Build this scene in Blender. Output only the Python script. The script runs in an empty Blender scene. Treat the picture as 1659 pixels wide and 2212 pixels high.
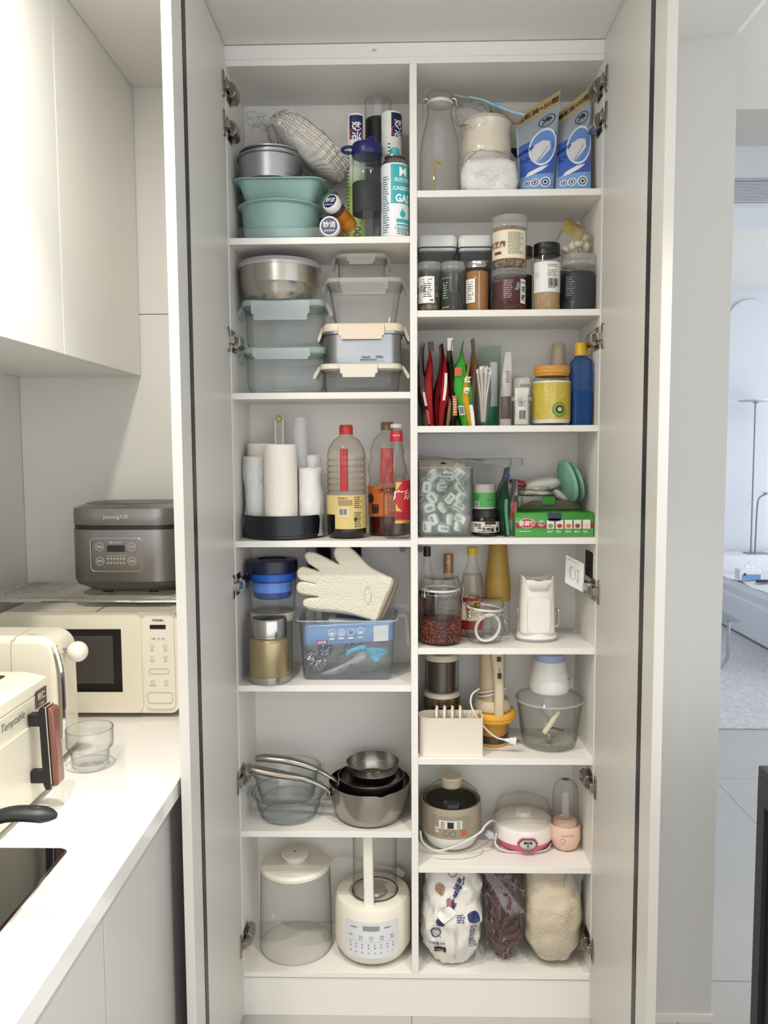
import bpy, bmesh, math, random
from math import sin, cos, pi, sqrt, radians, tan
from mathutils import Vector, Matrix, noise
scene = bpy.context.scene
C = scene.collection
# ------------------------------------------------------------------ camera
F, CX, CY = 1722.0, 829.5, 1106.0
CAM = Vector((-0.0322, -2.0427, 1.534))
PITCH, YAW, ROLL = radians(4.545), radians(1.272), radians(-0.313)
FW = Vector((-sin(YAW)*cos(PITCH), cos(YAW)*cos(PITCH), -sin(PITCH)))
RT0 = Vector((cos(YAW), sin(YAW), 0)); UP0 = RT0.cross(FW)
RT = RT0*cos(ROLL)+UP0*sin(ROLL); UP = UP0*cos(ROLL)-RT0*sin(ROLL)
cd = bpy.data.cameras.new('camera'); cam = bpy.data.objects.new('camera', cd); C.objects.link(cam)
cd.sensor_fit = 'VERTICAL'; cd.sensor_height = 36.0; cd.lens = F/2212*36; cd.clip_start = .05
m3 = Matrix((RT, UP, -FW)).transposed()
cam.matrix_world = Matrix.Translation(CAM) @ m3.to_4x4()
scene.camera = cam
# ------------------------------------------------------------------ world, lights, exposure
scene.view_settings.view_transform = 'Standard'; scene.view_settings.look = 'None'
scene.view_settings.gamma = 1; scene.view_settings.use_curve_mapping = False
scene.view_settings.exposure = 0.84
w = bpy.data.worlds.new('daylight'); scene.world = w; w.use_nodes = True
w.node_tree.nodes['Background'].inputs[0].default_value = (0.91, 0.955, 1.0, 1)
w.node_tree.nodes['Background'].inputs[1].default_value = 1.22
def downlight(x, y, power, col=(1, .945, .87), size=86, z=2.525, spill=0.0):
    l = bpy.data.lights.new('downlight', 'SPOT'); l.energy = power; l.color = col
    l.spot_size = radians(size); l.spot_blend = .55; l.shadow_soft_size = .03
    o = bpy.data.objects.new('downlight', l); C.objects.link(o); o.location = (x, y, z)
    if not spill: return
    l = bpy.data.lights.new('downlight_spill', 'AREA'); l.shape = 'DISK'; l.size = .08; l.energy = power*spill; l.color = col   # the same lamp's wide spill
    o = bpy.data.objects.new('downlight_spill', l); C.objects.link(o); o.location = (x, y, z-.01)
downlight(-.545, -.78, 27, spill=.14); downlight(-.53, -1.45, 27, spill=.14)
downlight(.42, -.95, 34); downlight(.42, -1.6, 26)
def window_light(x, y, z, sx, sy, power, rot, col):
    l = bpy.data.lights.new('window_daylight', 'AREA'); l.shape = 'RECTANGLE'; l.size = sx; l.size_y = sy; l.energy = power; l.color = col
    o = bpy.data.objects.new('window_daylight', l); C.objects.link(o); o.location = (x, y, z); o.rotation_euler = rot
window_light(4.7, 2.6, 1.5, 2.2, 4.2, 7, (0, radians(90), 0), (.86, .93, 1))
scene.cycles.transparent_max_bounces = 20
scene.cycles.use_adaptive_sampling = True; scene.cycles.caustics_reflective = False; scene.cycles.caustics_refractive = False; scene.cycles.adaptive_threshold = .03
scene.cycles.max_bounces = 6; scene.cycles.diffuse_bounces = 4; scene.cycles.glossy_bounces = 3
# ------------------------------------------------------------------ pixel -> world at a depth plane Y
def P(u, v, Y=0.0):
    d = FW + RT*((u-CX)/F) - UP*((v-CY)/F)
    t = (Y-CAM.y)/d.y
    return CAM + d*t
def fit(u0, u1, v0, v1, Y):
    """photo extents at depth Y -> centre x, width, top z, bottom z"""
    vm = (v0+v1)/2; a = P(u0, vm, Y); b = P(u1, vm, Y); um = (u0+u1)/2
    return (a.x+b.x)/2, b.x-a.x, P(um, v0, Y).z, P(um, v1, Y).z
# ------------------------------------------------------------------ materials
def lin(h):
    h = h.lstrip('#'); v = [int(h[i:i+2], 16)/255 for i in (0, 2, 4)]
    return tuple((c/12.92 if c <= .04045 else ((c+.055)/1.055)**2.4) for c in v)+(1,)
MC = {}
def _bs(m): return next(n for n in m.node_tree.nodes if n.type == 'BSDF_PRINCIPLED')
def mk(col, rough=.5, metal=0, bump=0, bscale=200, coat=0, var=0, vscale=6, spec=.5, trans=0, sub=0, stretch=None, name=None, kind='noise'):
    key = (col, rough, metal, bump, bscale, coat, var, vscale, spec, trans, sub, stretch, kind)
    if key in MC: return MC[key]
    m = bpy.data.materials.new(name or ('mat_'+col.strip('#'))); m.use_nodes = True; MC[key] = m
    nt = m.node_tree; b = _bs(m)
    b.inputs['Base Color'].default_value = lin(col); b.inputs['Roughness'].default_value = rough
    b.inputs['Metallic'].default_value = metal; b.inputs['Coat Weight'].default_value = coat
    b.inputs['Coat Roughness'].default_value = .05
    b.inputs['Specular IOR Level'].default_value = spec
    if trans: b.inputs['Transmission Weight'].default_value = trans
    if sub:
        b.inputs['Subsurface Weight'].default_value = sub; b.inputs['Subsurface Radius'].default_value = (.01, .008, .006)
    if bump or var:
        tc = nt.nodes.new('ShaderNodeTexCoord'); vec = tc.outputs['Object']
        if stretch:
            mp = nt.nodes.new('ShaderNodeMapping'); nt.links.new(vec, mp.inputs[0]); mp.inputs['Scale'].default_value = stretch; vec = mp.outputs[0]
    if var:
        n = nt.nodes.new('ShaderNodeTexNoise'); n.inputs['Scale'].default_value = vscale; n.inputs['Detail'].default_value = 2
        nt.links.new(vec, n.inputs['Vector'])
        mx = nt.nodes.new('ShaderNodeMix'); mx.data_type = 'RGBA'
        c = lin(col); mx.inputs[6].default_value = tuple(x*(1-var) for x in c[:3])+(1,); mx.inputs[7].default_value = tuple(min(1, x*(1+var)) for x in c[:3])+(1,)
        nt.links.new(n.outputs[0], mx.inputs[0]); nt.links.new(mx.outputs[2], b.inputs['Base Color'])
    if bump:
        if kind == 'noise':
            n = nt.nodes.new('ShaderNodeTexNoise'); n.inputs['Detail'].default_value = 3; out = n.outputs[0]
        else:
            n = nt.nodes.new('ShaderNodeTexVoronoi'); out = n.outputs['Distance']
        n.inputs['Scale'].default_value = bscale; nt.links.new(vec, n.inputs['Vector'])
        bp = nt.nodes.new('ShaderNodeBump'); bp.inputs['Strength'].default_value = bump; bp.inputs['Distance'].default_value = .002
        nt.links.new(out, bp.inputs['Height']); nt.links.new(bp.outputs[0], b.inputs['Normal'])
    return m
def ramp(m, cols, lo, hi, axis=2, soft=False):
    """colour bands along an object axis (flat print)"""
    nt = m.node_tree; b = _bs(m); tc = nt.nodes.new('ShaderNodeTexCoord'); sp = nt.nodes.new('ShaderNodeSeparateXYZ')
    nt.links.new(tc.outputs['Object'], sp.inputs[0]); mr = nt.nodes.new('ShaderNodeMapRange')
    mr.inputs[1].default_value = lo; mr.inputs[2].default_value = hi
    nt.links.new(sp.outputs[axis], mr.inputs[0]); cr = nt.nodes.new('ShaderNodeValToRGB')
    cr.color_ramp.interpolation = 'LINEAR' if soft else 'CONSTANT'
    e = cr.color_ramp.elements
    e[0].position = cols[0][0]; e[0].color = lin(cols[0][1]); e[1].position = cols[1][0]; e[1].color = lin(cols[1][1])
    for p_, c_ in cols[2:]:
        q = e.new(p_); q.color = lin(c_)
    nt.links.new(mr.outputs[0], cr.inputs[0]); nt.links.new(cr.outputs[0], b.inputs['Base Color'])
    return m
def bands(cols, lo, hi, rough=.35, axis=2, soft=False, name='print'):
    m = bpy.data.materials.new(name); m.use_nodes = True; _bs(m).inputs['Roughness'].default_value = rough
    return ramp(m, cols, lo, hi, axis, soft)
GC = {}
def gl(tint='#fafcfb', edge='#9fb0aa', rough=.02, milk=0.0, milkcol='#ffffff', bump=0, bscale=30):
    """thin clear wall: straight-through light, Fresnel gloss, a little darker where the wall is seen edge-on"""
    key = (tint, edge, rough, milk, milkcol, bump, bscale)
    if key in GC: return GC[key]
    m = bpy.data.materials.new('clear_'+tint.strip('#')); m.use_nodes = True; GC[key] = m
    nt = m.node_tree; nt.nodes.clear(); L = nt.links.new
    out = nt.nodes.new('ShaderNodeOutputMaterial'); tr = nt.nodes.new('ShaderNodeBsdfTransparent'); gs = nt.nodes.new('ShaderNodeBsdfGlossy')
    gs.inputs['Roughness'].default_value = rough
    lw = nt.nodes.new('ShaderNodeLayerWeight'); lw.inputs[0].default_value = .5
    pw = nt.nodes.new('ShaderNodeMath'); pw.operation = 'POWER'; pw.inputs[1].default_value = 4.0; L(lw.outputs['Facing'], pw.inputs[0])
    mc = nt.nodes.new('ShaderNodeMix'); mc.data_type = 'RGBA'; mc.inputs[6].default_value = tuple(.16*c+.84 for c in lin(tint)[:3])+(1,); mc.inputs[7].default_value = lin(edge)
    L(pw.outputs[0], mc.inputs[0]); L(mc.outputs[2], tr.inputs[0])
    p5 = nt.nodes.new('ShaderNodeMath'); p5.operation = 'POWER'; p5.inputs[1].default_value = 5.0; L(lw.outputs['Facing'], p5.inputs[0])
    fr = nt.nodes.new('ShaderNodeMath'); fr.operation = 'MULTIPLY_ADD'; fr.inputs[1].default_value = .7; fr.inputs[2].default_value = .035; L(p5.outputs[0], fr.inputs[0])
    mx = nt.nodes.new('ShaderNodeMixShader'); L(fr.outputs[0], mx.inputs[0]); L(tr.outputs[0], mx.inputs[1]); L(gs.outputs[0], mx.inputs[2])
    last = mx.outputs[0]
    if milk:
        df = nt.nodes.new('ShaderNodeBsdfDiffuse'); df.inputs[0].default_value = lin(milkcol)
        tl = nt.nodes.new('ShaderNodeBsdfTranslucent'); tl.inputs[0].default_value = lin(milkcol)
        md = nt.nodes.new('ShaderNodeMixShader'); md.inputs[0].default_value = .4; L(df.outputs[0], md.inputs[1]); L(tl.outputs[0], md.inputs[2])
        m2 = nt.nodes.new('ShaderNodeMixShader'); m2.inputs[0].default_value = milk; L(last, m2.inputs[1]); L(md.outputs[0], m2.inputs[2]); last = m2.outputs[0]
    if bump:
        tc = nt.nodes.new('ShaderNodeTexCoord'); n = nt.nodes.new('ShaderNodeTexNoise'); n.inputs['Scale'].default_value = bscale; n.inputs['Detail'].default_value = 3
        L(tc.outputs['Object'], n.inputs['Vector']); bp = nt.nodes.new('ShaderNodeBump'); bp.inputs['Strength'].default_value = bump; bp.inputs['Distance'].default_value = .01
        L(n.outputs[0], bp.inputs['Height']); L(bp.outputs[0], gs.inputs['Normal']); L(bp.outputs[0], lw.inputs['Normal'])
    L(last, out.inputs[0])
    return m
# ------------------------------------------------------------------ mesh building
def ring_rr(w, d, r, k=5):
    """rounded rectangle outline, counter-clockwise"""
    r = max(1e-5, min(r, w/2-1e-6, d/2-1e-6)); pts = []
    for cx, cy, a0 in ((w/2-r, d/2-r, 0), (-w/2+r, d/2-r, pi/2), (-w/2+r, -d/2+r, pi), (w/2-r, -d/2+r, 3*pi/2)):
        for i in range(k+1):
            a = a0+pi/2*i/k; pts.append((cx+r*cos(a), cy+r*sin(a)))
    return pts
def spline(pts, sub=6, closed=False):
    pts = [Vector(p) for p in pts]; n = len(pts); out = []
    rng = range(n if closed else n-1)
    for i in rng:
        if closed: p0, p1, p2, p3 = pts[i-1], pts[i], pts[(i+1) % n], pts[(i+2) % n]
        else: p0, p1, p2, p3 = pts[max(i-1, 0)], pts[i], pts[i+1], pts[min(i+2, n-1)]
        for j in range(sub):
            t = j/sub
            out.append(.5*((2*p1)+(-p0+p2)*t+(2*p0-5*p1+4*p2-p3)*t*t+(-p0+3*p1-3*p2+p3)*t**3))
    if not closed: out.append(pts[-1])
    return out
class G:
    def __init__(s): s.v = []; s.f = []
    def _rings(s, rings, cap0, cap1, closed=False):
        b = len(s.v); n = len(rings[0])
        for r in rings: s.v += [tuple(p) for p in r]
        R = len(rings)
        for i in range(R if closed else R-1):
            i2 = (i+1) % R
            for j in range(n):
                j2 = (j+1) % n
                s.f.append((b+i*n+j, b+i*n+j2, b+i2*n+j2, b+i2*n+j))
        if cap0: s.f.append(tuple(b+j for j in reversed(range(n))))
        if cap1: s.f.append(tuple(b+(R-1)*n+j for j in range(n)))
        return s
    def loft(s, secs, cap0=True, cap1=True, k=5):
        """secs: (z, w, d, r[, ox, oy])"""
        rings = []
        for q in secs:
            ox, oy = (q[4], q[5]) if len(q) > 4 else (0, 0)
            rings.append([(x+ox, y+oy, q[0]) for x, y in ring_rr(q[1], q[2], q[3], k)])
        return s._rings(rings, cap0, cap1)
    def lathe(s, prof, n=32, cap0=True, cap1=True, o=(0, 0), a=(1, 1)):
        rings = [[(o[0]+a[0]*max(r, 1e-5)*cos(2*pi*j/n), o[1]+a[1]*max(r, 1e-5)*sin(2*pi*j/n), z) for j in range(n)] for r, z in prof]
        return s._rings(rings, cap0, cap1)
    def box(s, x0, x1, y0, y1, z0, z1):
        b = len(s.v); s.v += [(x, y, z) for z in (z0, z1) for y in (y0, y1) for x in (x0, x1)]
        s.f += [tuple(b+i for i in q) for q in ((0, 2, 3, 1), (4, 5, 7, 6), (0, 1, 5, 4), (2, 6, 7, 3), (0, 4, 6, 2), (1, 3, 7, 5))]
        return s
    def tube(s, pts, r, n=8, closed=False, sub=0, rr=None):
        if sub: pts = spline(pts, sub, closed)
        pts = [Vector(p) for p in pts]; N = len(pts); rings = []; up = None
        for i, p in enumerate(pts):
            t = (pts[(i+1) % N]-pts[i-1]) if closed else (pts[min(i+1, N-1)]-pts[max(i-1, 0)])
            if t.length < 1e-9: t = Vector((0, 0, 1))
            t.normalize()
            if up is None: up = t.orthogonal().normalized()
            up = (up-t*up.dot(t))
            if up.length < 1e-6: up = t.orthogonal()
            up.normalize(); sd = t.cross(up)
            q = rr(i/(N-1)) if rr else r
            rings.append([p+(up*cos(2*pi*j/n)+sd*sin(2*pi*j/n))*q for j in range(n)])
        return s._rings(rings, not closed, not closed, closed)
    def prism(s, pts, y0, y1):
        """outline in x,z extruded along y"""
        b = len(s.v); n = len(pts)
        s.v += [(x, y0, z) for x, z in pts]+[(x, y1, z) for x, z in pts]
        s.f += [(b+i, b+(i+1) % n, b+n+(i+1) % n, b+n+i) for i in range(n)]
        s.f += [tuple(b+i for i in reversed(range(n))), tuple(b+n+i for i in range(n))]
        return s
    def sph(s, c, r, n=12, m=8, a=(1, 1, 1)):
        rings = [[(c[0]+a[0]*r*max(sin(pi*i/m), 1e-4)*cos(2*pi*j/n), c[1]+a[1]*r*max(sin(pi*i/m), 1e-4)*sin(2*pi*j/n), c[2]-a[2]*r*cos(pi*i/m)) for j in range(n)] for i in range(m+1)]
        return s._rings(rings, True, True)
    def grid(s, fn, nu, nv, wrap=False):
        b = len(s.v)
        for i in range(nv+1):
            for j in range(nu+(0 if wrap else 1)): s.v.append(tuple(fn(j/nu, i/nv)))
        st = nu if wrap else nu+1
        for i in range(nv):
            for j in range(nu): 
                j2 = (j+1) % st
                s.f.append((b+i*st+j, b+i*st+j2, b+(i+1)*st+j2, b+(i+1)*st+j))
        return s
    # -- prints laid on a surface: mp(x, z, off) -> point
    def patch(s, mp, x0, x1, z0, z1, off=.0006, nx=None, nz=1):
        nx = nx or max(1, int(abs(x1-x0)/.006))
        return s.grid(lambda u, v: mp(x0+(x1-x0)*u, z0+(z1-z0)*v, off), nx, nz)
    def disc(s, mp, cx, cz, r, off=.0008, n=20, rz=None, r0=0):
        rz = rz or r
        if r0:
            k = r0/r
            return s.grid(lambda u, v: mp(cx+r*(1-v*(1-k))*cos(2*pi*u), cz+rz*(1-v*(1-k))*sin(2*pi*u), off), n, 1, True)
        return s.poly(mp, [(cx+r*cos(2*pi*j/n), cz+rz*sin(2*pi*j/n)) for j in range(n)], off, 1 if r < .006 else 3)
    def poly(s, mp, pts, off=.0008, k=4):
        n = len(pts)
        if k > 1:                                   # finer outline so that large prints follow a curved surface
            q = []
            for i in range(n):
                for j in range(2): q.append(tuple(pts[i][c]+(pts[(i+1) % n][c]-pts[i][c])*j/2 for c in (0, 1)))
            pts = q; n = len(pts)
        cx, cz = sum(p[0] for p in pts)/n, sum(p[1] for p in pts)/n; b = len(s.v)
        for i in range(k):
            f = 1-i/k; s.v += [tuple(mp(cx+(x-cx)*f, cz+(z-cz)*f, off)) for x, z in pts]
        s.v.append(tuple(mp(cx, cz, off)))
        for i in range(k-1): s.f += [(b+i*n+j, b+i*n+(j+1) % n, b+(i+1)*n+(j+1) % n, b+(i+1)*n+j) for j in range(n)]
        s.f += [(b+(k-1)*n+j, b+(k-1)*n+(j+1) % n, b+k*n) for j in range(n)]; return s
    def text(s, mp, body, x, z, h, off=.0010, align='C', rot=0, sx=1.0, bold=0):
        vs, fs = text_geo(body, align, bold); b = len(s.v); c, q = cos(rot), sin(rot)
        for tx, ty in vs:
            tx, ty = tx*h*sx, (ty-.36)*h
            s.v.append(tuple(mp(x+tx*c-ty*q, z+tx*q+ty*c, off)))
        s.f += [tuple(b+i for i in f) for f in fs]; return s
    def fine(s, mp, x0, x1, z0, z1, rows, off=.0010, seed=1, fill=.45, cover=1.0):
        rnd = random.Random(seed); hgt = (z1-z0)/rows
        for i in range(rows):
            z = z1-hgt*(i+.5); x = x0; end = x0+(x1-x0)*(cover if i % 3 else 1)*rnd.uniform(.7, 1)
            while x < end:
                w_ = min(rnd.uniform(.8, 3)*hgt, end-x)
                if w_ > hgt*.2: s.patch(mp, x, x+w_, z-hgt*fill/2, z+hgt*fill/2, off, nx=1)
                x += w_+hgt*.35
        return s
    def barcode(s, mp, x0, x1, z0, z1, off=.0010, seed=3):
        rnd = random.Random(seed); x = x0
        while x < x1:
            w_ = rnd.choice((.012, .02, .035))*(x1-x0); s.patch(mp, x, min(x+w_, x1), z0, z1, off, nx=1); x += w_+rnd.choice((.014, .025, .035))*(x1-x0)
        return s
    def move(s, M, frm=0):
        for i in range(frm, len(s.v)): s.v[i] = tuple(M @ Vector(s.v[i]))
        return s
    def warp(s, fn, frm=0):
        for i in range(frm, len(s.v)): s.v[i] = tuple(fn(*s.v[i]))
        return s
TG = {}
def text_geo(body, align, bold=0):
    key = (body, align, bold)
    if key in TG: return TG[key]
    c = bpy.data.curves.new('t', 'FONT'); c.body = body; c.resolution_u = 2; c.offset = bold
    c.align_x = {'C': 'CENTER', 'L': 'LEFT', 'R': 'RIGHT'}[align]
    o = bpy.data.objects.new('t', c); C.objects.link(o); bpy.context.view_layer.update()
    me = bpy.data.meshes.new_from_object(o.evaluated_get(bpy.context.evaluated_depsgraph_get()))
    r = ([(v.co.x, v.co.y) for v in me.vertices], [tuple(p.vertices) for p in me.polygons])
    bpy.data.objects.remove(o); bpy.data.curves.remove(c); bpy.data.meshes.remove(me); TG[key] = r
    return r
def cyl(R, a0=0, cx=0, cy=0): return lambda x, z, o=0: Vector((cx+(R+o)*sin(x/R+a0), cy-(R+o)*cos(x/R+a0), z))
def flat(y): return lambda x, z, o=0: Vector((x, y-o, z))
def puff(outline, depth, bev, res=3, sub=4, closed_spline=True):
    """a flat outline (x,z) puffed up: rounded edges all round; lies in the xz plane"""
    c = bpy.data.curves.new('p', 'CURVE'); c.dimensions = '2D'; c.fill_mode = 'BOTH'; c.extrude = depth; c.bevel_depth = bev; c.bevel_resolution = res
    pts = spline([(x, z, 0) for x, z in outline], sub, True) if closed_spline else [Vector((x, z, 0)) for x, z in outline]
    ar = sum(a.x*b.y-b.x*a.y for a, b in zip(pts, pts[1:]+pts[:1])); n_ = len(pts); q = []
    for i in range(n_):
        t_ = (pts[(i+1) % n_]-pts[i-1]).normalized(); nn = Vector((-t_.y, t_.x, 0))*(1 if ar > 0 else -1); q.append(pts[i]+nn*bev)
    pts = q
    sp = c.splines.new('POLY'); sp.points.add(len(pts)-1); sp.use_cyclic_u = True
    for q, p in zip(sp.points, pts): q.co = (p.x, p.y, 0, 1)
    o = bpy.data.objects.new('p', c); C.objects.link(o); bpy.context.view_layer.update()
    me = bpy.data.meshes.new_from_object(o.evaluated_get(bpy.context.evaluated_depsgraph_get()))
    g = G(); g.v = [(v.co.x, -v.co.z, v.co.y) for v in me.vertices]; g.f = [tuple(p.vertices) for p in me.polygons]
    bpy.data.objects.remove(o); bpy.data.curves.remove(c); bpy.data.meshes.remove(me); return g
def mesh(g, name, mat, sharp=35):
    me = bpy.data.meshes.new(name); me.from_pydata(g.v, [], g.f); me.validate(); me.update()
    for p in me.polygons: p.use_smooth = True
    if sharp < 180: me.set_sharp_from_angle(angle=radians(sharp))
    me.materials.append(mat); return me
def fixn(me):
    b = bmesh.new(); b.from_mesh(me); bmesh.ops.remove_doubles(b, verts=b.verts, dist=1e-5); bmesh.ops.recalc_face_normals(b, faces=b.faces); b.to_mesh(me); b.free()
def part(name, g, mat, parent=None, sharp=35, solid=0, bev=0, sub=0, label=None, kind=None, fix=True, loc=None, seg=2):
    me = mesh(g, name, mat, 180) if not isinstance(g, bpy.types.Mesh) else g
    if fix and not isinstance(g, bpy.types.Mesh): fixn(me)
    if sharp < 180 and not isinstance(g, bpy.types.Mesh): me.set_sharp_from_angle(angle=radians(sharp))
    o = bpy.data.objects.new(name, me); C.objects.link(o); o.parent = parent
    if loc: o.location = loc
    if solid:
        md = o.modifiers.new('solid', 'SOLIDIFY'); md.thickness = solid; md.offset = -1
    if bev:
        md = o.modifiers.new('bevel', 'BEVEL'); md.width = bev; md.segments = seg; md.limit_method = 'ANGLE'; md.angle_limit = radians(40); md.harden_normals = False
    if sub:
        md = o.modifiers.new('sub', 'SUBSURF'); md.levels = sub; md.render_levels = sub
    if label: o['label'] = label
    if kind: o['kind'] = kind
    return o
def thing(name, label, cat, loc=(0, 0, 0), rz=0, group=None, rot=None):
    o = bpy.data.objects.new(name, None); C.objects.link(o); o.location = loc; o.rotation_euler = rot or (0, 0, rz); o.empty_display_size = .02
    o['label'] = label; o['category'] = cat
    if group: o['group'] = group
    return o
def tag(o, label, cat, group=None):
    o['label'] = label; o['category'] = cat
    if group: o['group'] = group
    return o
def struct(name, g, mat, **k): return part(name, g, mat, None, kind='structure', **k)
def copy_tree(o, parent=None):
    c = o.copy(); C.objects.link(c); c.parent = parent
    for ch in list(o.children): copy_tree(ch, c)
    return c
rnd = random.Random(7)
def nz(x, y=0, z=0): return noise.noise(Vector((x, y, z)))
# ------------------------------------------------------------------ shared materials
LAM = mk('#eae6df', .42, var=.012, vscale=3, name='laminate')
LAMD = mk('#d6d3cd', .38, var=.01, vscale=3, name='door_laminate')
EDGE = mk('#cdc9c2', .45, name='edge_band')
WHITE = mk('#efece6', .4); CREAM = mk('#efe6d2', .35); BLACK = mk('#141414', .35); DGREY = mk('#3a3a3c', .4)
INK = mk('#1d1d1f', .6); PAPER = mk('#f0eee8', .6); GREYINK = mk('#77777a', .6)
STEEL = mk('#b9b4ac', .24, 1, bump=.02, bscale=60, stretch=(1, 1, 40), name='brushed_steel'); CHROME = mk('#d8d8d8', .08, 1); DSTEEL = mk('#8c8881', .3, 1)
GLASS = gl(); CLEARP = gl('#f4f6f5', '#a9b2b0', .05, .03); FILM = gl('#f7f8f8', '#c4cac9', .12, .07, bump=.6, bscale=40)
FROST = gl('#e9eeee', '#b9c4c4', .25, .38)
# ================================================================== the setting
XL, XR, DEP, ZC = -.4633, .4667, .236, 2.531
S1, S2, S3, S4, S5, SF = 2.0638, 1.6777, 1.2973, .9157, .5193, .126
R1, R2, R3, R4, R5, R6, R7 = 2.1743, 1.8806, 1.591, 1.3035, 1.0152, .7197, .4231
TB = .0165
WALL = mk('#c6c3be', .7, var=.012, vscale=2, name='painted_wall')
TILEW = mk('#e8e5de', .3, var=.01, name='wall_tile'); FLOORM = mk('#b3b1ae', .35, var=.05, vscale=3, bump=.03, bscale=80, name='floor_tile')
GROUT = mk('#8d8a86', .8, name='grout'); CEILM = mk('#e6e3de', .75, name='ceiling_paint')
fl = struct('floor', G().box(-1.3, 4.6, -4, 5.6, -.08, -.004), GROUT)
y0 = P(1600, 1697, 0).y
tile_me = mesh(G().box(0, .708, 0, 1.417, -.012, 0), 'tile', FLOORM, 35)
YJ = 1.58
for i in range(-2, 7):
    for j in range(-4, 4):
        xx, yy = -.01+i*.71, YJ+j*1.42-1.42
        if yy > 5.5 or xx > 4.5: continue
        part('tile', tile_me, FLOORM, fl, loc=(xx+.001, yy+.001, 0))
struct('wall_left', G().box(-1.25, -1.12, -4, .34, 0, 2.9), TILEW)
wb = struct('wall_back', G().box(-1.12, .80, .240, .34, 0, 2.9), GROUT)
for z0, z1 in ((0, .714), (.716, 1.914), (1.916, 2.531)):
    part('tile', G().box(-1.119, -.482, .226, .241, z0, z1), TILEW, wb)
struct('ceiling', G().prism([(-1.12, ZC), (.78, ZC), (.815, ZC+.03), (.815, ZC+.2), (-1.12, ZC+.2)], -4, .225), CEILM)
struct('ceiling', G().box(.815, 4.6, -4, 5.6, 2.95, 3.05), CEILM)
xw = P(1566, 1106, 0).x
struct('wall_right', G().box(XR+.022, xw, 0, .33, 0, 2.95), WALL)
zl = P(1625, 236, .05).z
struct('wall_lintel', G().box(xw, 4.6, .05, .30, zl, 2.95), WALL)
struct('baseboard_right', G().box(XR+.03, xw+.004, -.008, 0, 0, .02), mk('#d9d4cc', .4))
LIVW = mk('#d6dbe2', .7, name='living_room_paint')
wf = struct('wall_far', G().box(.8, 4.7, 5.35, 5.5, 0, 2.95), LIVW)
ax0 = P(1612, 900, 5.35).x
arch = [(ax0+.20*cos(a)*1.0, 2.66+.20*sin(a)) for a in [pi*i/16 for i in range(17)]]
part('arch_panel', G().prism([(ax0+.20, .5)]+arch+[(ax0-.20, .5)], 5.325, 5.351), LIVW, wf, bev=.006)
sf0, sf1 = P(1620, 450, 1.75).z, 2.95
struct('trim_1', G().box(.8, 4.6, 1.75, 2.1, sf0, sf1), mk('#e3e6ea', .7))
vt = thing('air_vent', 'white slatted air vent across the living room bulkhead', 'vent', (0, 1.75, 0))
vz0, vz1 = P(1620, 438, 1.75).z, P(1620, 389, 1.75).z
part('frame', G().box(1.2, 3.2, -.006, .0, vz1-.006, vz1+.006), mk('#b9bcc4', .5), vt)
part('backing', G().box(1.2, 3.2, -.002, 0, vz0, vz1-.008), mk('#5c606c', .6), vt)
for i in range(14):
    z = vz0+(vz1-.01-vz0)*(i+.5)/14; part('slat', G().box(1.2, 3.2, -.010, -.003, z-.0018, z+.0018), mk('#e4e6ec', .5), vt)
struct('wall_living', G().box(.55, .65, .34, 5.4, 0, 2.95), LIVW)

# ---------------- pantry cabinet
pan = thing('pantry_cabinet', 'tall white built-in pantry cabinet with both doors open and two columns of shelves', 'cabinet', (0, 0, 0))
def bx(name, x0, x1, y0, y1, z0, z1, m=LAM, p=pan, bev=.0006, **k): return part(name, G().box(x0, x1, y0, y1, z0, z1), m, p, bev=bev, seg=1, **k)
bx('side_panel', XL-.018, XL, 0, DEP+.002, 0, 2.495); bx('side_panel', XR, XR+.018, 0, DEP+.002, 0, 2.495)
bx('back_panel', XL, XR, DEP-.004, DEP+.002, .1, 2.495)
bx('divider', -.009, .009, -.001, DEP-.004, SF, 2.478)
bx('top_panel', XL, XR, 0, DEP-.004, 2.478, 2.4935)
bx('filler_strip', XL-.018, XR+.018, .004, .022, 2.495, 2.529, mk('#eceae4', .4))
part('glue_mark', G().disc(flat(.004), P(808, 107, 0).x, P(808, 107, 0).z,   .007, n=7, rz=.004), mk('#cdbcae', .9), pan)
bx('floor_panel', XL, XR, 0, DEP-.004, SF-.0155, SF)
bx('plinth', XL-.018, XR+.018, .003, .02, 0, SF-.0185, mk('#e9e5dc', .4))
for z in (S1, S2, S3, S4, S5): bx('shelf', XL, -.009, .0005, DEP-.004, z-TB, z)
for z in (R1, R2, R3, R4, R5, R6, R7): bx('shelf', .009, XR, .0005, DEP-.004, z-TB, z)
for u in (869, 908):
    q = P(u, 1187, .205)
    g = G(); g.tube([(q.x, .217, q.z), (q.x, .200, q.z)], .008, 12)
    part('connector', g, mk('#8f9092', .4), pan)
DGR = mk('#e0ddd6', .36, name='door_face')
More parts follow.
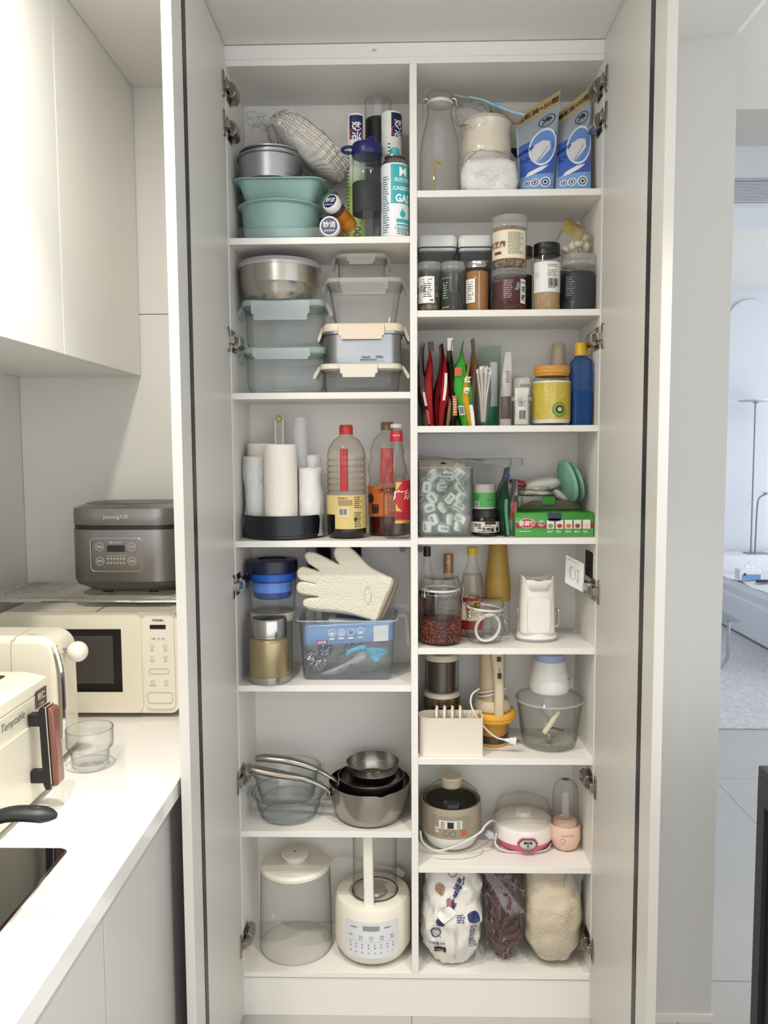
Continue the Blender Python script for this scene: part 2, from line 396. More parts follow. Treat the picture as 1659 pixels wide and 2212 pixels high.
def door(sgn, xin, plates):
    d = bx('door', min(xin, xin+sgn*.02), max(xin, xin+sgn*.02), -.470, -.005, .012, 2.526, LAMD, bev=.0008)
    x0, x1 = sorted((xin-sgn*.0012, xin+sgn*.006))
    part('straightener', G().box(x0, x1, -.398, -.372, .012, 2.526), mk('#1d2124', .4), d)
    part('edge_band', G().box(min(xin, xin+sgn*.02), max(xin, xin+sgn*.02), -.4712, -.470, .012, 2.526), EDGE, d)
    for u, v in plates:
        z = P(u, v, -.025).z; g = G()
        g.loft([(0, .020, .064, .009), (.0022, .020, .064, .009), (.003, .017, .061, .008)])
        g.move(Matrix(((0, 0, -sgn, xin), (1, 0, 0, -.026), (0, 1, 0, z), (0, 0, 0, 1))))
        s0 = len(g.v)
        g.box(-.011, .011, -.022, .012, -.009, .009); g.warp(lambda x, y, zz: (xin-sgn*(.008+x*.55+(y+.022)*.25), y, z+zz), s0)
        s0 = len(g.v)
        g.prism([(0, -.016), (.016, -.020), (.024, -.010), (.024, .010), (.014, .019), (0, .014)], .006, .062); g.warp(lambda x, y, zz: (xin-sgn*x, y, z+zz), s0)
        s0 = len(g.v)
        g.box(.0, .004, .0, .05, -.028, .028); g.warp(lambda x, y, zz: (xin-sgn*x, y, z+zz), s0)
        h = part('hinge', g, mk('#a39d95', .22, 1), d, bev=.0015, label='chrome cup hinge')
        g = G()
        for zz in (-.025, .025): g.tube([(xin-sgn*.003, -.026, z+zz), (xin-sgn*.0042, -.026, z+zz)], .004, 10)
        for yy in (.018, .042): g.tube([(xin-sgn*.024, yy, z), (xin-sgn*.0255, yy, z)], .0045, 10)
    return d
door(-1, XL-.002, [(490, 180), (493, 265), (502, 733), (512, 1268), (520, 1692), (524, 2045)])
door(1, XR+.002, [(1306, 170), (1305, 248), (1294, 726), (1288, 1280), (1284, 1702), (1280, 2055)])

# ---------------- kitchen run on the left
ct = part('countertop', G().box(-1.12, -.494, -2.4, .225, .818, .855), mk('#eae7e2', .12, coat=.4, var=.01, name='quartz'), None, bev=.002)
tag(ct, 'glossy white quartz countertop running along the left wall', 'countertop')
bc = thing('base_cabinet', 'grey handleless base cabinet under the white countertop', 'cabinet', (0, 0, 0))
GD = mk('#c9c6c1', .35, name='grey_front')
part('body', G().box(-1.11, -.545, -2.4, .2, .08, .816), mk('#9b9894', .5), bc)
part('filler', G().box(-.545, -.528, -.435, .2, .08, .785), GD, bc)
part('door', G().box(-.545, -.519, -.813, -.44, .10, .785), GD, bc, bev=.001)
part('door', G().box(-.545, -.519, -1.45, -.817, .10, .785), GD, bc, bev=.001)
part('door', G().box(-.545, -.519, -2.30, -1.454, .10, .785), GD, bc, bev=.001)
part('toe_kick', G().box(-1.1, -.56, -2.4, .2, 0, .08), mk('#b5b2ad', .5), bc)
uc = thing('wall_cabinet', 'white flat-front wall cabinet hanging above the countertop', 'cabinet', (0, 0, 0))
UD = mk('#efeee8', .3, name='wall_cabinet_front')
part('body', G().box(-1.118, -.789, -2.4, .222, 1.744, 2.529), UD, uc)
for a, b in ((-.289, .222), (-.98, -.293), (-1.7, -.984)):
    part('door', G().box(-.788, -.769, a, b, 1.744, 2.529), UD, uc, bev=.0008)
ck = thing('cooktop', 'black glass cooktop set into the countertop', 'cooktop', (0, 0, .855))
part('glass', G().loft([(0, .46, .66, .012, -.833, -1.081), (.006, .46, .66, .012, -.833, -1.081)]), mk('#0c0c0d', .06, coat=.5), ck)
part('rim', G().loft([(0, .468, .668, .015, -.833, -1.081), (.003, .468, .668, .015, -.833, -1.081)], cap1=True), CHROME, ck)
# ================================================================== helpers for goods
def X(u, v, Y): return P(u, v, Y).x
def Z(v, Y, u=830): return P(u, v, Y).z
def mpp(Y): return (Y-CAM.y)/F
def blob(sx, sy, sz, amp=.08, freq=3, seed=0, n=36, m=22, e=.8, flatb=0.0):
    """crumpled closed sack centred on the origin, half sizes sx, sy, sz"""
    def sg(a, p): return math.copysign(abs(a)**p, a)
    g = G(); rings = []
    for i in range(m+1):
        t = -pi/2+pi*i/m; r = []
        for j in range(n):
            a = 2*pi*j/n; x, y, z = sg(cos(t), e)*sg(cos(a), e), sg(cos(t), e)*sg(sin(a), e), sg(sin(t), e)
            k = 1+amp*noise.fractal(Vector((x*freq+seed, y*freq, z*freq)), 1.0, 2.0, 4)
            z2 = max(z*k, -1+flatb) if flatb else z*k
            r.append((x*k*sx, y*k*sy, z2*sz))
        rings.append(r)
    return g._rings(rings, True, True)
def sheet(fn, nu=24, nv=24): return G().grid(fn, nu, nv)
def pouch(w, h, t, seed=0, belly=.35, wr=.003, top=.12, nu=22, nv=30, flare=0.0, gusset=.5):
    """stand-up pouch, front towards -y, base on z=0; returns mesh and front-surface map"""
    def half(x, z):
        s = max(0, 1-(2*x/w)**2); v = z/h
        f = gusset+(1-gusset)*min(1, v/belly) if v < belly else max(0, 1-((v-belly)/(1-top-belly)))**.8 if v < 1-top else 0
        return t/2*f*(s**.45)+.0012
    def wn(x, z): return wr*noise.fractal(Vector((x*22+seed, z*16, seed*.7)), 1.0, 2.0, 3)*(1 if z < h*(1-top) else .3)
    def ww(z): return w*(1+flare*(z/h))
    g = G()
    def fn(u, v):
        u2 = (u*2 if u <= .5 else 2-u*2); x = (u2-.5)*w; z = v*h; side = -1 if u <= .5 else 1
        return (x*(ww(z)/w), side*half(x*.999, z)+wn(x, z), z)
    g.grid(fn, 2*nu, nv, wrap=True)
    n = 2*nu
    g.f.append(tuple(reversed(range(n))))
    def mp(x, z, o=0): return Vector((x*(ww(z)/w), -half(x*.999, z)+wn(x, z)-o-.0006, z))
    return g, mp
def ellipse_pts(a, b, n=24): return [(a*cos(2*pi*i/n), b*sin(2*pi*i/n)) for i in range(n)]
NAVY = mk('#1c2257', .35); MINT = mk('#8fb0aa', .5, bump=.03, bscale=300, name='mint_silicone')
# ================================================================== left column, top shelf
q = [X(512, 500, .02), X(737, 500, .02)]
t = thing('plastic_tray', 'shallow clear plastic tray under the round mint mould', 'tray', ((q[0]+q[1])/2, .11, S1))
w_ = q[1]-q[0]
part('tray_wall', G().loft([(.0015, w_-.012, .18, .015), (.026, w_, .195, .02), (.0265, w_+.004, .199, .02)], cap1=False), CLEARP, t, solid=.001)
xr_ = X(606, 440, .11)
t = thing('round_mould', 'round mint green silicone baking mould in the clear tray', 'baking mould', (xr_, .112, S1+.003))
zr = Z(428, .01)-S1-.003
part('bowl', G().lathe([(.001, .001), (.082, .001), (.088, .006), (.095, zr-.004), (.105, zr), (.105, zr+.003), (.094, zr+.002), (.086, .009), (.001, .004)], 40, False, False, a=(1.08, 1)), MINT, t)
t = thing('loaf_mould', 'rectangular mint green silicone mould on the round mould', 'baking mould', (X(598, 400, .06), .098, S1+.003+zr-.020))
hl = Z(384, .03)-(S1+.003+zr-.020)
part('pan', G().loft([(0, .150, .085, .018), (.004, .158, .092, .02), (hl-.004, .208, .128, .03), (hl, .212, .132, .03), (hl+.0008, .238, .150, .036), (hl+.0035, .238, .150, .036), (hl+.0025, .206, .126, .03), (.006, .150, .084, .018)]), MINT, t)
t = thing('oval_mould', 'round-ended mint green mould half hidden behind the rectangular mould', 'baking mould', (X(664, 400, .18), .190, S1+.003+zr+.001))
part('pan', G().loft([(0, .11, .034, .016), (hl-.012, .15, .046, .022), (hl-.010, .162, .052, .025), (hl-.007, .162, .052, .025), (hl-.012, .14, .042, .02), (.004, .10, .03, .014)]), MINT, t)
zt = S1+.003+zr-.020+hl+.004
ALU = mk('#a9abae', .38, .9, bump=.02, bscale=50, stretch=(1, 1, 30), name='aluminium')
xa = X(583, 345, .09)
for k, (nm, rr, dz, lb) in enumerate((('cake_pan', .081, 0, 'grey aluminium cake pan sitting on the mint moulds'), ('cake_pan', .0795, .012, 'second aluminium cake pan nested in the grey pan, rim above it'))):
    t = thing(nm, lb, 'cake pan', (xa+k*.004, .100, zt+dz*1.0), group='nested cake pans')
    hp = Z(320, .02)-zt
    part('pan', G().lathe([(.001, .0), (rr-.008, .0), (rr-.003, .004), (rr, hp-.004), (rr+.006, hp-.002), (rr+.006, hp+.002), (rr-.001, hp+.001), (rr-.006, .004), (.001, .002)], 48, False, False), ALU, t)
# paper plates in their bag
FOAM = mk('#efe9df', .7, sub=.1)
g = G(); NF = 128
pr = [(.001, 0), (.058, 0), (.086, .016), (.098, .020), (.0985, .0215), (.086, .018), (.058, .002), (.001, .002)]
rings = []
for r, z in pr: rings.append([((r+(.0042*cos(j/NF*2*pi*32) if r > .08 else (.002*cos(j/NF*2*pi*32) if r > .06 else 0)))*cos(2*pi*j/NF)*1.12, (r+(.0042*cos(j/NF*2*pi*32) if r > .08 else (.002*cos(j/NF*2*pi*32) if r > .06 else 0)))*sin(2*pi*j/NF)*.92, z) for j in range(NF)])
g._rings(rings, False, False); plate_me = mesh(g, 'paper_plate', FOAM, 50); fixn(plate_me)
px, pz = X(662, 330, .11), Z(326, .11)
ang = radians(38)
for i in range(9):
    o = part('paper_plate', plate_me, FOAM); o.rotation_euler = (0, ang, 0)
    d_ = (i-4.5)*.0052; o.location = (px+d_*sin(ang)+.0015*(i % 3), .112, pz+d_*cos(ang))
    tag(o, 'white fluted paper plate in the tilted stack inside a clear bag', 'plate', 'paper plates in the clear bag')
g = blob(.108, .096, .056, .22, 2.2, 3, n=44, m=26, e=.75); g.move(Matrix.Rotation(ang, 4, 'Y'))
s0 = len(g.v)
gt = sheet(lambda u, v: (-.10-.055*v+.012*nz(u*5, v*5), (u-.5)*.13*(1-.3*v)+.01*nz(v*6, u*4, 2), .075+.008*v+.016*nz(u*7, v*5, 5)), 16, 12)
g.f += [tuple(i+s0 for i in f) for f in gt.f]; g.v += gt.v
tag(part('plate_bag', g, FILM, None, loc=(px, .112, pz), fix=False), 'clear crumpled plastic bag around the white paper plates', 'plastic bag')
# food wrap canisters
def wrap_cap(t, r, l, labm):
    part('cap', G().lathe([(r*.97, -.020), (r, -.017), (r, -.004), (r*.9, 0), (.001, 0)], 32, False, False), mk('#ecebea', .35), t)
    mp = lambda x, z, o=0: Vector((x, z, o+.0002))
    part('cap_print', G().disc(mp, 0, 0, r*.80, .0004, 28), NAVY, t)
    part('lettering', G().text(mp, '妙洁', 0, .004, r*.62, .001, bold=.02).text(mp, '食品保鲜袋', 0, -r*.42, r*.22, .001), mk('#f2f2f5', .5), t)
    part('tube', G().lathe([(r*.93, -.020), (r*.93, -l), (.001, -l)], 28, True, False), labm, t)
orange = bands([(0, '#e9dfc6'), (.35, '#e8a23c'), (.6, '#d9822b'), (.85, '#5b4a3a')], -.14, -.02, .3, name='orange_print')
t = thing('bag_canister', 'tilted white-capped orange food bag canister, upper of two', 'canister', (X(712, 430, .02), .03, Z(431, .02)), rot=(radians(66), radians(8), radians(-33)))
wrap_cap(t, .0235, .12, orange)
t = thing('bag_canister', 'white-capped food bag canister lying at the front of the tray', 'canister', (X(712, 489, .02), .012, S1+.0295), rot=(radians(90), 0, radians(-4)))
wrap_cap(t, .0262, .13, orange)
def roll_tube(u0, u1, vt, Y, lb, turn):
    x, w2, z1, _ = fit(u0, u1, vt, 508, Y); r = w2/2; h = z1-S1
    t = thing('wrap_tube', lb, 'tube', (x, Y, S1), turn)
    part('tube', G().lathe([(.001, 0), (r, 0), (r, h-.002), (r-.002, h), (.001, h)], 32, False, False), bands([(0, '#7fae3a'), (.1, '#a9c95a'), (.25, '#cfe08a'), (.45, '#8cba4a'), (.62, '#eef0e6'), (.99, '#eef0e6')], 0, h, .3, soft=True, name='green_print'), t)
    mp = cyl(r)
    part('navy_panel', G().patch(mp, -r*.75, r*.75, h-.066, h-.006, .0005, nz=4), NAVY, t)
    part('red_swoosh', G().disc(mp, 0, h-.052, r*.75, .0007, 24, rz=.017, r0=r*.66), mk('#d8535a', .4), t)
    g = G().text(mp, '妙洁', 0, h-.048, .026, .0012, rot=-pi/2, bold=.02)
    part('lettering', g, mk('#f4f4f6', .5), t)
    g = G().text(mp, '100', 0, .045, .030, .001, rot=-pi/2, bold=.01).fine(mp, -r*1.1, -r*.8, .02, h-.08, 26, seed=4, fill=.3)
    part('small_print', g, mk('#39412a', .6), t)
    return t
roll_tube(749, 790, 252, .125, 'green and white wrap tube with navy emblem behind the shaker bottle', .1)
roll_tube(824, 868, 247, .12, 'white wrap tube with navy emblem behind the gas can', .75)
# bottle standing on its head behind
x, w2, z1, _ = fit(787, 846, 213, 300, .175); r = w2/2; h = z1-S1
t = thing('clear_bottle', 'clear bottle standing upside down behind the navy-lidded shaker', 'bottle', (x, .178, S1))
part('bottle_wall', G().lathe([(r*.9, .01), (r*.95, .02), (r*.95, h-.02), (r, h-.016), (r*.98, h-.008), (r*.86, h), (r*.5, h+.001), (.001, h-.002)], 36, True, False), GLASS, t)
part('black_sleeve', G().lathe([(r*.97, .12), (r*.97, h-.058), (r*.9, h-.055)], 32, False, False), mk('#16181c', .5), t)
# shaker
x, w2, z1, _ = fit(762, 825, 336, 508, .055); r = w2/2; h = z1-S1
t = thing('shaker_bottle', 'clear shaker bottle with navy flip lid and black grip band', 'bottle', (x, .055, S1))
part('bottle_wall', G().lathe([(.001, .002), (r*.8, .002), (r*.86, .008), (r*.9, .05), (r, .06), (r, h-.01), (r*.97, h)], 36, False, False), gl('#e9eef0', '#7d8588', .03, .02), t)
part('grip_band', G().lathe([(r*1.01, .068), (r*1.03, .07), (r*1.03, .142), (r*1.01, .144)], 36, False, False), mk('#2b2d31', .6), t)
ld = part('lid', G().lathe([(r*1.02, h-.004), (r*1.06, h), (r*1.06, h+.020), (r*.98, h+.026), (.001, h+.027)], 36, True, False), mk('#141b5e', .35), t)
part('spout', G().loft([(h+.024, .03, .03, .012, .006, 0), (h+.042, .022, .022, .01, .012, 0), (h+.046, .016, .016, .008, .014, 0)]), mk('#141b5e', .35), ld)
part('carry_loop', G().tube([(-r*1.0+.018*cos(a)-.008, -.004+.004*sin(a), h+.013+.009*sin(a)) for a in [2*pi*i/16 for i in range(16)]], .004, 8, True), mk('#141b5e', .35), ld)
g = G(); mp = cyl(r)
g.text(mp, 'BOTTLE', 0, h-.045, .011, .0012, sx=.9)
part('lettering', g, mk('#9a9c98', .5), t)
# gas can
x, w2, z1, _ = fit(826, 887, 362, 508, .05); r = w2/2; h = z1-S1
t = thing('gas_can', 'teal and white cassette gas can beside the divider', 'gas can', (x, .052, S1))
part('can', G().lathe([(.001, 0), (r*.95, 0), (r, .003), (r, h-.003), (r*.97, h), (r*.97, h+.001)], 40, False, True), mk('#eceef0', .3), t)
part('shoulder', G().lathe([(r*.95, h), (r*.86, h+.010), (r*.60, h+.020), (r*.72, h+.021), (r*.72, h+.025), (r*.5, h+.026), (.001, h+.026)], 36, True, False), mk('#8d8c88', .3, .8), t)
part('cap', G().lathe([(r*.34, h+.024), (r*.34, h+.043), (r*.28, h+.046), (.001, h+.046)], 24, True, False), mk('#3fb2b4', .4), t)
mp = cyl(r); T_ = mk('#39aeb2', .35)
part('teal_print', G().patch(mp, -.010, .060, h*.46, h-.003, .0005, nz=2).patch(mp, .004, .050, .038, .047, .0006).poly(mp, [(.021, .050), (.028, .054), (.030, .061), (.027, .067), (.024, .064), (.022, .074), (.016, .066), (.013, .059), (.015, .053)], .0006).patch(mp, .004, .05, .030, .034, .0006), T_, t)
g = G().text(mp, 'CASSETTE', .024, h*.665, .0125, .0012, bold=.03).text(mp, 'GAS', .022, h*.665-.024, .026, .0012, bold=.04, sx=.85).text(mp, 'M', .022, h*.89, .030, .0012, bold=.02).text(mp, '美厨燃料', .022, h*.775, .012, .0012)
part('lettering', g, mk('#f5f7f7', .5), t)
g = G().fine(mp, -.034, -.014, .012, h-.03, 24, seed=5, fill=.4).text(mp, '丁烷气体 BUTANE', .026, .024, .007, .001).fine(mp, .006, .045, .008, .022, 3, seed=8)
part('small_print', g, mk('#3c6d78', .6), t)
# ================================================================== left column, second shelf
def lunchbox(name, lb, cat, u0, u1, v0, v1, ub0, ub1, Y, zb, d, lidh, body, lidm, clipm, clip, flare=.012, liftlid=0, rimw=0, sides=True, group=None, rad=.02, openclip=False):
    """v0 lid top, v1 bottom of body (photo); ub0-ub1 width at the foot"""
    x, w2, zt_, _ = fit(u0, u1, v0, v1, Y); wb = (ub1-ub0)*mpp(Y); h = zt_-zb
    t = thing(name, lb, cat, (x, Y, zb), group=group)
    hb = h-lidh; dk = d-(w2-wb)*.6
    wt_, dt_ = w2-.012, d-.010
    if w2-wb < .034: secs = [(.0015, wb-.016, dk-.016, rad*.7), (.004, wb-.004, dk-.004, rad), (.011, wb+(wt_-wb)*.45, dk+(dt_-dk)*.45, rad*1.1), (.024, wb+(wt_-wb)*.75, dk+(dt_-dk)*.75, rad*1.15)]
    else: secs = [(.0015, wb-.010, dk-.010, rad*.7), (.0045, wb-.002, dk-.002, rad)]
    secs += [(hb-.008, wt_, dt_, rad*1.2), (hb-.006, w2-.004, d-.002, rad*1.1), (hb+.001, w2-.004, d-.002, rad*1.1)]
    part('body', G().loft(secs, cap1=False), body, t)
    if body.name.startswith('clear'):
        part('foot_edge', G().tube([(p_[0], p_[1], .004) for p_ in ring_rr(wb-.004, dk-.004, rad, 5)], .0016, 6, True), gl('#b9c9c4', '#5d6f69', .02), t)
        part('rim_bead', G().tube([(p_[0], p_[1], hb-.003) for p_ in ring_rr(w2-.006, d-.004, rad*1.1, 5)], .0018, 6, True), body, t)
    l = part('lid', G().loft([(hb, w2-.006, d-.004, rad*1.1), (hb+.001, w2, d, rad*1.1), (hb+lidh*.75, w2, d, rad*1.1), (hb+lidh, w2-.006, d-.006, rad), (hb+lidh, w2-.03, d-.03, rad*.8), (hb+lidh-.002, w2-.036, d-.036, rad*.7)]), lidm, t)
    if clip:
        c0, c1, cv = clip; ca, cb = X(c0, v0, Y)-x, X(c1, v0, Y)-x; cz = Z(cv, Y-d/2)-zb
        part('clip', G().prism([(ca, hb+lidh*.8), (cb, hb+lidh*.8), (cb, (cz*.55+hb*.45)), (cb-.005, (cz*.55+hb*.45)), (cb-.007, cz), (ca+.007, cz), (ca+.005, (cz*.55+hb*.45)), (ca, (cz*.55+hb*.45))], -d/2-.0065, -d/2-.0035), clipm, l, bev=.0012)
        if sides:
            for s in (-1, 1):
                g = G().prism([(0, hb+lidh*.8), (s*.005, hb+lidh*.8), (s*(.006+flare), hb-.012), (s*(.005+flare*1.1), hb-.022), (s*(.002+flare*.9), hb-.021), (s*(.002+flare*.4), hb-.01), (0, hb+lidh*.2)], -.03, .03)
                g.warp(lambda a, b, c: (a+s*w2/2, b, c)); part('clip', g, clipm, l, bev=.001)
    return t, hb, w2, x
MG = gl('#eaf1ef', '#7f918c', .02); MINTL = gl('#cfe6e2', '#8db3ad', .2, .6, '#cfe4e0'); CLIPW = gl('#e6ebec', '#b4bfc2', .2, .4, '#eef2f4')
t, hb, w2, xx = lunchbox('glass_container', 'glass food container with mint lid at the bottom of its stack', 'container', 524, 697, 757, 846, 540, 686, .11, S2, .15, .016, MG, MINTL, CLIPW, (546, 667, 775), openclip=True, group='glass containers with mint lids')
z2 = Z(752, .035)
part('lid_panel', G().loft([(hb+.015, w2-.03, .12, .02), (z2-S2-.0012, w2-.034, .115, .02)]), gl('#dfe6e8', '#a8b4b8', .25, .45), t)
t, hb, w2, xx = lunchbox('glass_container', 'glass food container with mint lid under the steel bowl', 'container', 524, 697, 658, 752, 541, 687, .11, z2, .15, .016, MG, MINTL, CLIPW, (545, 667, 690), group='glass containers with mint lids')
z3 = Z(651, .035)
part('lid_panel', G().loft([(hb+.015, w2-.03, .12, .02), (z3-z2-.0012, w2-.034, .115, .02)]), gl('#dfe6e8', '#a8b4b8', .25, .45), t)
# steel bowl with clear lid
x, w2, z1, _ = fit(520, 690, 583, 651, .11); r = w2/2; h = z1-z3+.004
t = thing('steel_bowl', 'round stainless steel bowl with translucent lid on the mint-lid containers', 'bowl', (x, .108, z3))
part('bowl', G().lathe([(.001, .001), (r*.68, .001), (r*.82, .010), (r*.93, h*.28), (r*.95, h*.44), (r, h*.50), (r, h), (r*.97, h), (r*.96, h*.5), (r*.9, h*.3), (r*.66, .004), (.001, .004)], 56, False, False, a=(1, .98)), STEEL, t)
part('lid', G().lathe([(r*1.04, h-.008), (r*1.05, h+.002), (r*.98, h+.010), (r*.5, h+.012), (.001, h+.012)], 48, False, False, a=(1, .98)), FROST, t)
part('valve', G().lathe([(.006, h+.010), (.006, h+.020), (.004, h+.023), (.001, h+.023)], 14, True, False, o=(-.056, .02)), mk('#b3202c', .4), t)
# right stack
CRL = mk('#e6d5bd', .45); CRL2 = mk('#e4dccb', .45)
t, hb, w2, xx = lunchbox('glass_container', 'flat glass container with cream clip lid at the foot of its stack', 'container', 703, 876, 791, 846, 715, 866, .105, S2, .15, .014, gl('#eeefec', '#8d908c', .02), CRL2, CRL2, (747, 825, 815), flare=.014, rad=.03)
zz1 = Z(790, .03)
z4 = zz1
t, hb, w2, xx = lunchbox('steel_container', 'steel food container with peach cream lid marked with its capacity', 'container', 707, 877, 707, 790, 715, 870, .105, z4, .148, .020, mk('#a4a5a7', .34, .95), CRL, CRL, (741, 837, 733), flare=.010, rad=.032)
mp = flat(-.070)
cx_, cz_ = X(803, 775, .03)-xx, Z(770, .03)-z4
part('lettering', G().text(mp, 'Capacity', cx_-.008, cz_, .0068, .0055, align='C', bold=.02).text(mp, '1900ml', cx_+.026, cz_, .0068, .0055, bold=.02).patch(mp, cx_-.024, cx_+.04, cz_-.0052, cz_-.0047, .0055).fine(mp, cx_-.024, cx_+.035, cz_-.010, cz_-.006, 1, .0055).patch(mp, cx_-.024, cx_+.04, cz_-.0116, cz_-.0111, .0055), INK, t)
z5 = Z(706, .03)
t, hb, w2, xx = lunchbox('glass_container', 'deep tapered glass container with clear lid on the steel container', 'container', 709, 870, 611, 705, 729, 853, .105, z5, .145, .012, gl('#eff1ee', '#6f7774', .02), gl('#eeeae2', '#b5b2aa', .2, .45, '#efe9e0'), gl('#f2f1ee', '#b5b5b0', .1, .15), (739, 839, 636), sides=True, flare=.008)
z6 = Z(611, .03)
t, hb, w2, xx = lunchbox('glass_container', 'small glass container with clear lid on top of its stack', 'container', 727, 836, 556, 610, 736, 831, .10, z6, .10, .011, gl('#eff1ee', '#7b827f', .02), gl('#eeeae2', '#b5b2aa', .2, .45, '#efe9e0'), gl('#f2f1ee', '#b5b5b0', .1, .15), (752, 812, 571), sides=True, flare=.004)
# ================================================================== left column, third shelf
x, w2, z1, _ = fit(523, 705, 1107, 1164, .11); r = .103
t = thing('round_tray', 'black round deep tray holding the paper and bag rolls', 'tray', (x, .110, S3)); hz = .062
part('wall', G().lathe([(.001, .001), (r*.96, .001), (r*.985, .004), (r*.985, .010), (r, .012), (r, hz), (r*.985, hz+.001), (r*.965, hz), (r*.96, .005), (.001, .005)], 56, False, False, a=(1.06, 1)), mk('#0d0f15', .3), t)
zb = S3+.0055
def roll(name, lb, cat, u0, u1, vt, Y, mat, core=True, wav=0, bagm=None, k=0):
    x, w2, z1, _ = fit(u0, u1, vt, 1110, Y); r = w2/2; h = z1-zb
    t = thing(name, lb, cat, (x, Y, zb))
    part('roll', G().lathe([(.008, 0), (r, 0), (r, h-.002), (r-.002, h), (.012, h), (.012, h-.03), (.001, h-.03)], 40, False, False), mat, t)
    if bagm:
        def fn(u, v):
            a = 2*pi*u; rr = r*1.03+.004*nz(cos(a)*2+k, sin(a)*2, v*5)+(.010*max(0, cos(a-pi*(1 if k % 2 else 0)))**6)*max(0, nz(v*3, k)+.6)
            return (rr*cos(a), rr*sin(a), h*1.015*v)
        part('loose_film', G().grid(fn, 40, 24, True), bagm, t)
    return t, r, h
TOWEL = mk('#eee7dc', .9, bump=.9, bscale=260, stretch=(1, 1, .45), name='paper_towel'); BAGR = gl('#f2f2f2', '#d8dadb', .25, .55); ROLLW = mk('#e9e7e4', .6)
roll('paper_towel_roll', 'embossed white paper towel roll standing at the tray front', 'paper towel', 571, 642, 960, .055, TOWEL)
roll('paper_towel_roll', 'paper towel roll behind, partly hidden at the back of the tray', 'paper towel', 536, 600, 958, .142, TOWEL)
roll('bag_roll', 'roll of thin plastic bags at the left of the paper towel', 'bag roll', 533, 576, 988, .095, ROLLW, bagm=BAGR, k=1)
roll('bag_roll', 'plastic bag roll right of the paper towel, its film loose', 'bag roll', 645, 692, 1012, .085, ROLLW, bagm=BAGR, k=2)
roll('bag_roll', 'taller plastic bag roll behind the loose-film roll', 'bag roll', 661, 688, 985, .140, ROLLW, bagm=BAGR, k=4)
t, r, h = roll('cling_film_roll', 'tall cling film roll sticking up from the tray', 'film roll', 633, 665, 901, .130, gl('#e9e9ea', '#c2c4c6', .12, .55), core=True)
part('wound_film', G().lathe([(r*1.07, .0), (r*1.07, h*.62), (r, h*.62)], 36, False, False), gl('#f0f0f4', '#c6c8d0', .1, .3), t)
# peg
x, w2, z1, _ = fit(592, 613, 894, 960, .165); h = z1-zb
t = thing('silicone_spatula', 'white flat handle with olive ring standing up behind the rolls', 'utensil', (x, .172, zb))
hw = w2/2
ol = [(-hw, 0), (hw, 0), (hw, h-hw)]+[(hw*cos(a), h-hw+hw*sin(a)) for a in [pi*i/8 for i in range(1, 8)]]+[(-hw, h-hw)]
part('handle', G().prism(ol, -.004, .004), mk('#e6e4de', .4), t, bev=.0012)
part('ring', G().tube([(hw*.62*cos(2*pi*i/20), -.0045, h-hw+hw*.62*sin(2*pi*i/20)) for i in range(20)], .0022, 8, True), mk('#a9a545', .4), t)
part('hole', G().disc(flat(-.004), 0, h-hw, hw*.5, .0008), mk('#c9c3b6', .7), t)
part('groove', G().patch(flat(-.004), -hw*.62, hw*.62, h-.085, h-.022, .0006, nx=1).disc(flat(-.004), 0, h-.055, hw*.2, .0012, 12, rz=.005), mk('#bdb9ad', .5), t)
# big soy sauce jug
x, w2, z1, _ = fit(706, 791, 918, 1153, .085); r = w2/2; H = z1-S3
t = thing('soy_sauce_jug', 'large ribbed soy sauce jug with red cap and yellow label', 'bottle', (x, .085, S3))
AMB = gl('#e9d2a6', '#8a744c', .04)
pr = [(.001, .002), (r*.9, .002), (r*.98, .010), (r, .02), (r, H*.36)]
for i in range(6):
    zq = H*(.40+.055*i); pr += [(r*.985, zq), (r*.985, zq+H*.010), (r*.93, zq+H*.016), (r*.93, zq+H*.020), (r*.985, zq+H*.026)]
pr += [(r*.97, H*.745), (r*.86, H*.81), (r*.66, H*.865), (r*.42, H*.895), (r*.33, H*.905), (r*.33, H*.93)]
part('bottle_wall', G().lathe(pr, 44, False, False), AMB, t)
part('soy_sauce', G().lathe([(.001, .004), (r*.88, .004), (r*.955, .012), (r*.965, H*.215), (.001, H*.215)], 40, False, False), mk('#0b0604', .1), t)
part('cap', G().lathe([(r*.345, H*.915), (r*.345, H*.985), (r*.30, H), (.001, H)], 28, True, False), mk('#b8302c', .4), t)
hd = part('handle', G().loft([(H*.42, .020, .014, .004, -.003, -r*.90), (H*.79, .020, .014, .004, -.003, -r*.80)]), mk('#b4282a', .45), t)
part('handle_rib', G().box(-.010, -.006, -r*.97, -r*.88, H*.43, H*.78).box(-.001, .001, -r*.97, -r*.88, H*.43, H*.78), mk('#c9403e', .4), hd)
mp = cyl(r); LAB = mk('#d8c07c', .45)
part('label_paper', G().patch(mp, -r*.55, r*1.35, H*.09, H*.385, .0006, nx=20).patch(mp, -r*1.35, -r*.55, H*.215, H*.385, .0006, nx=12), LAB, t)
part('label_bands', G().patch(mp, -r*.35, r*.35, H*.295, H*.345, .0010), mk('#a58d5e', .5), t)
part('barcode_panel', G().patch(mp, -r*.36, r*.14, H*.205, H*.272, .0010), PAPER, t)
g = G().barcode(mp, -r*.33, r*.11, H*.212, H*.268, .0014).fine(mp, r*.45, r*.85, H*.27, H*.375, 6, .0012, 4, .4).fine(mp, r*.45, r*.85, H*.10, H*.24, 9, .0012, 6, .4)
g.text(mp, '酿造酱油', -r*.14, H*.36, .006, .0012).disc(mp, r*.52, H*.175, .005, .0012)
part('small_print', g, mk('#3a2a18', .6), t)
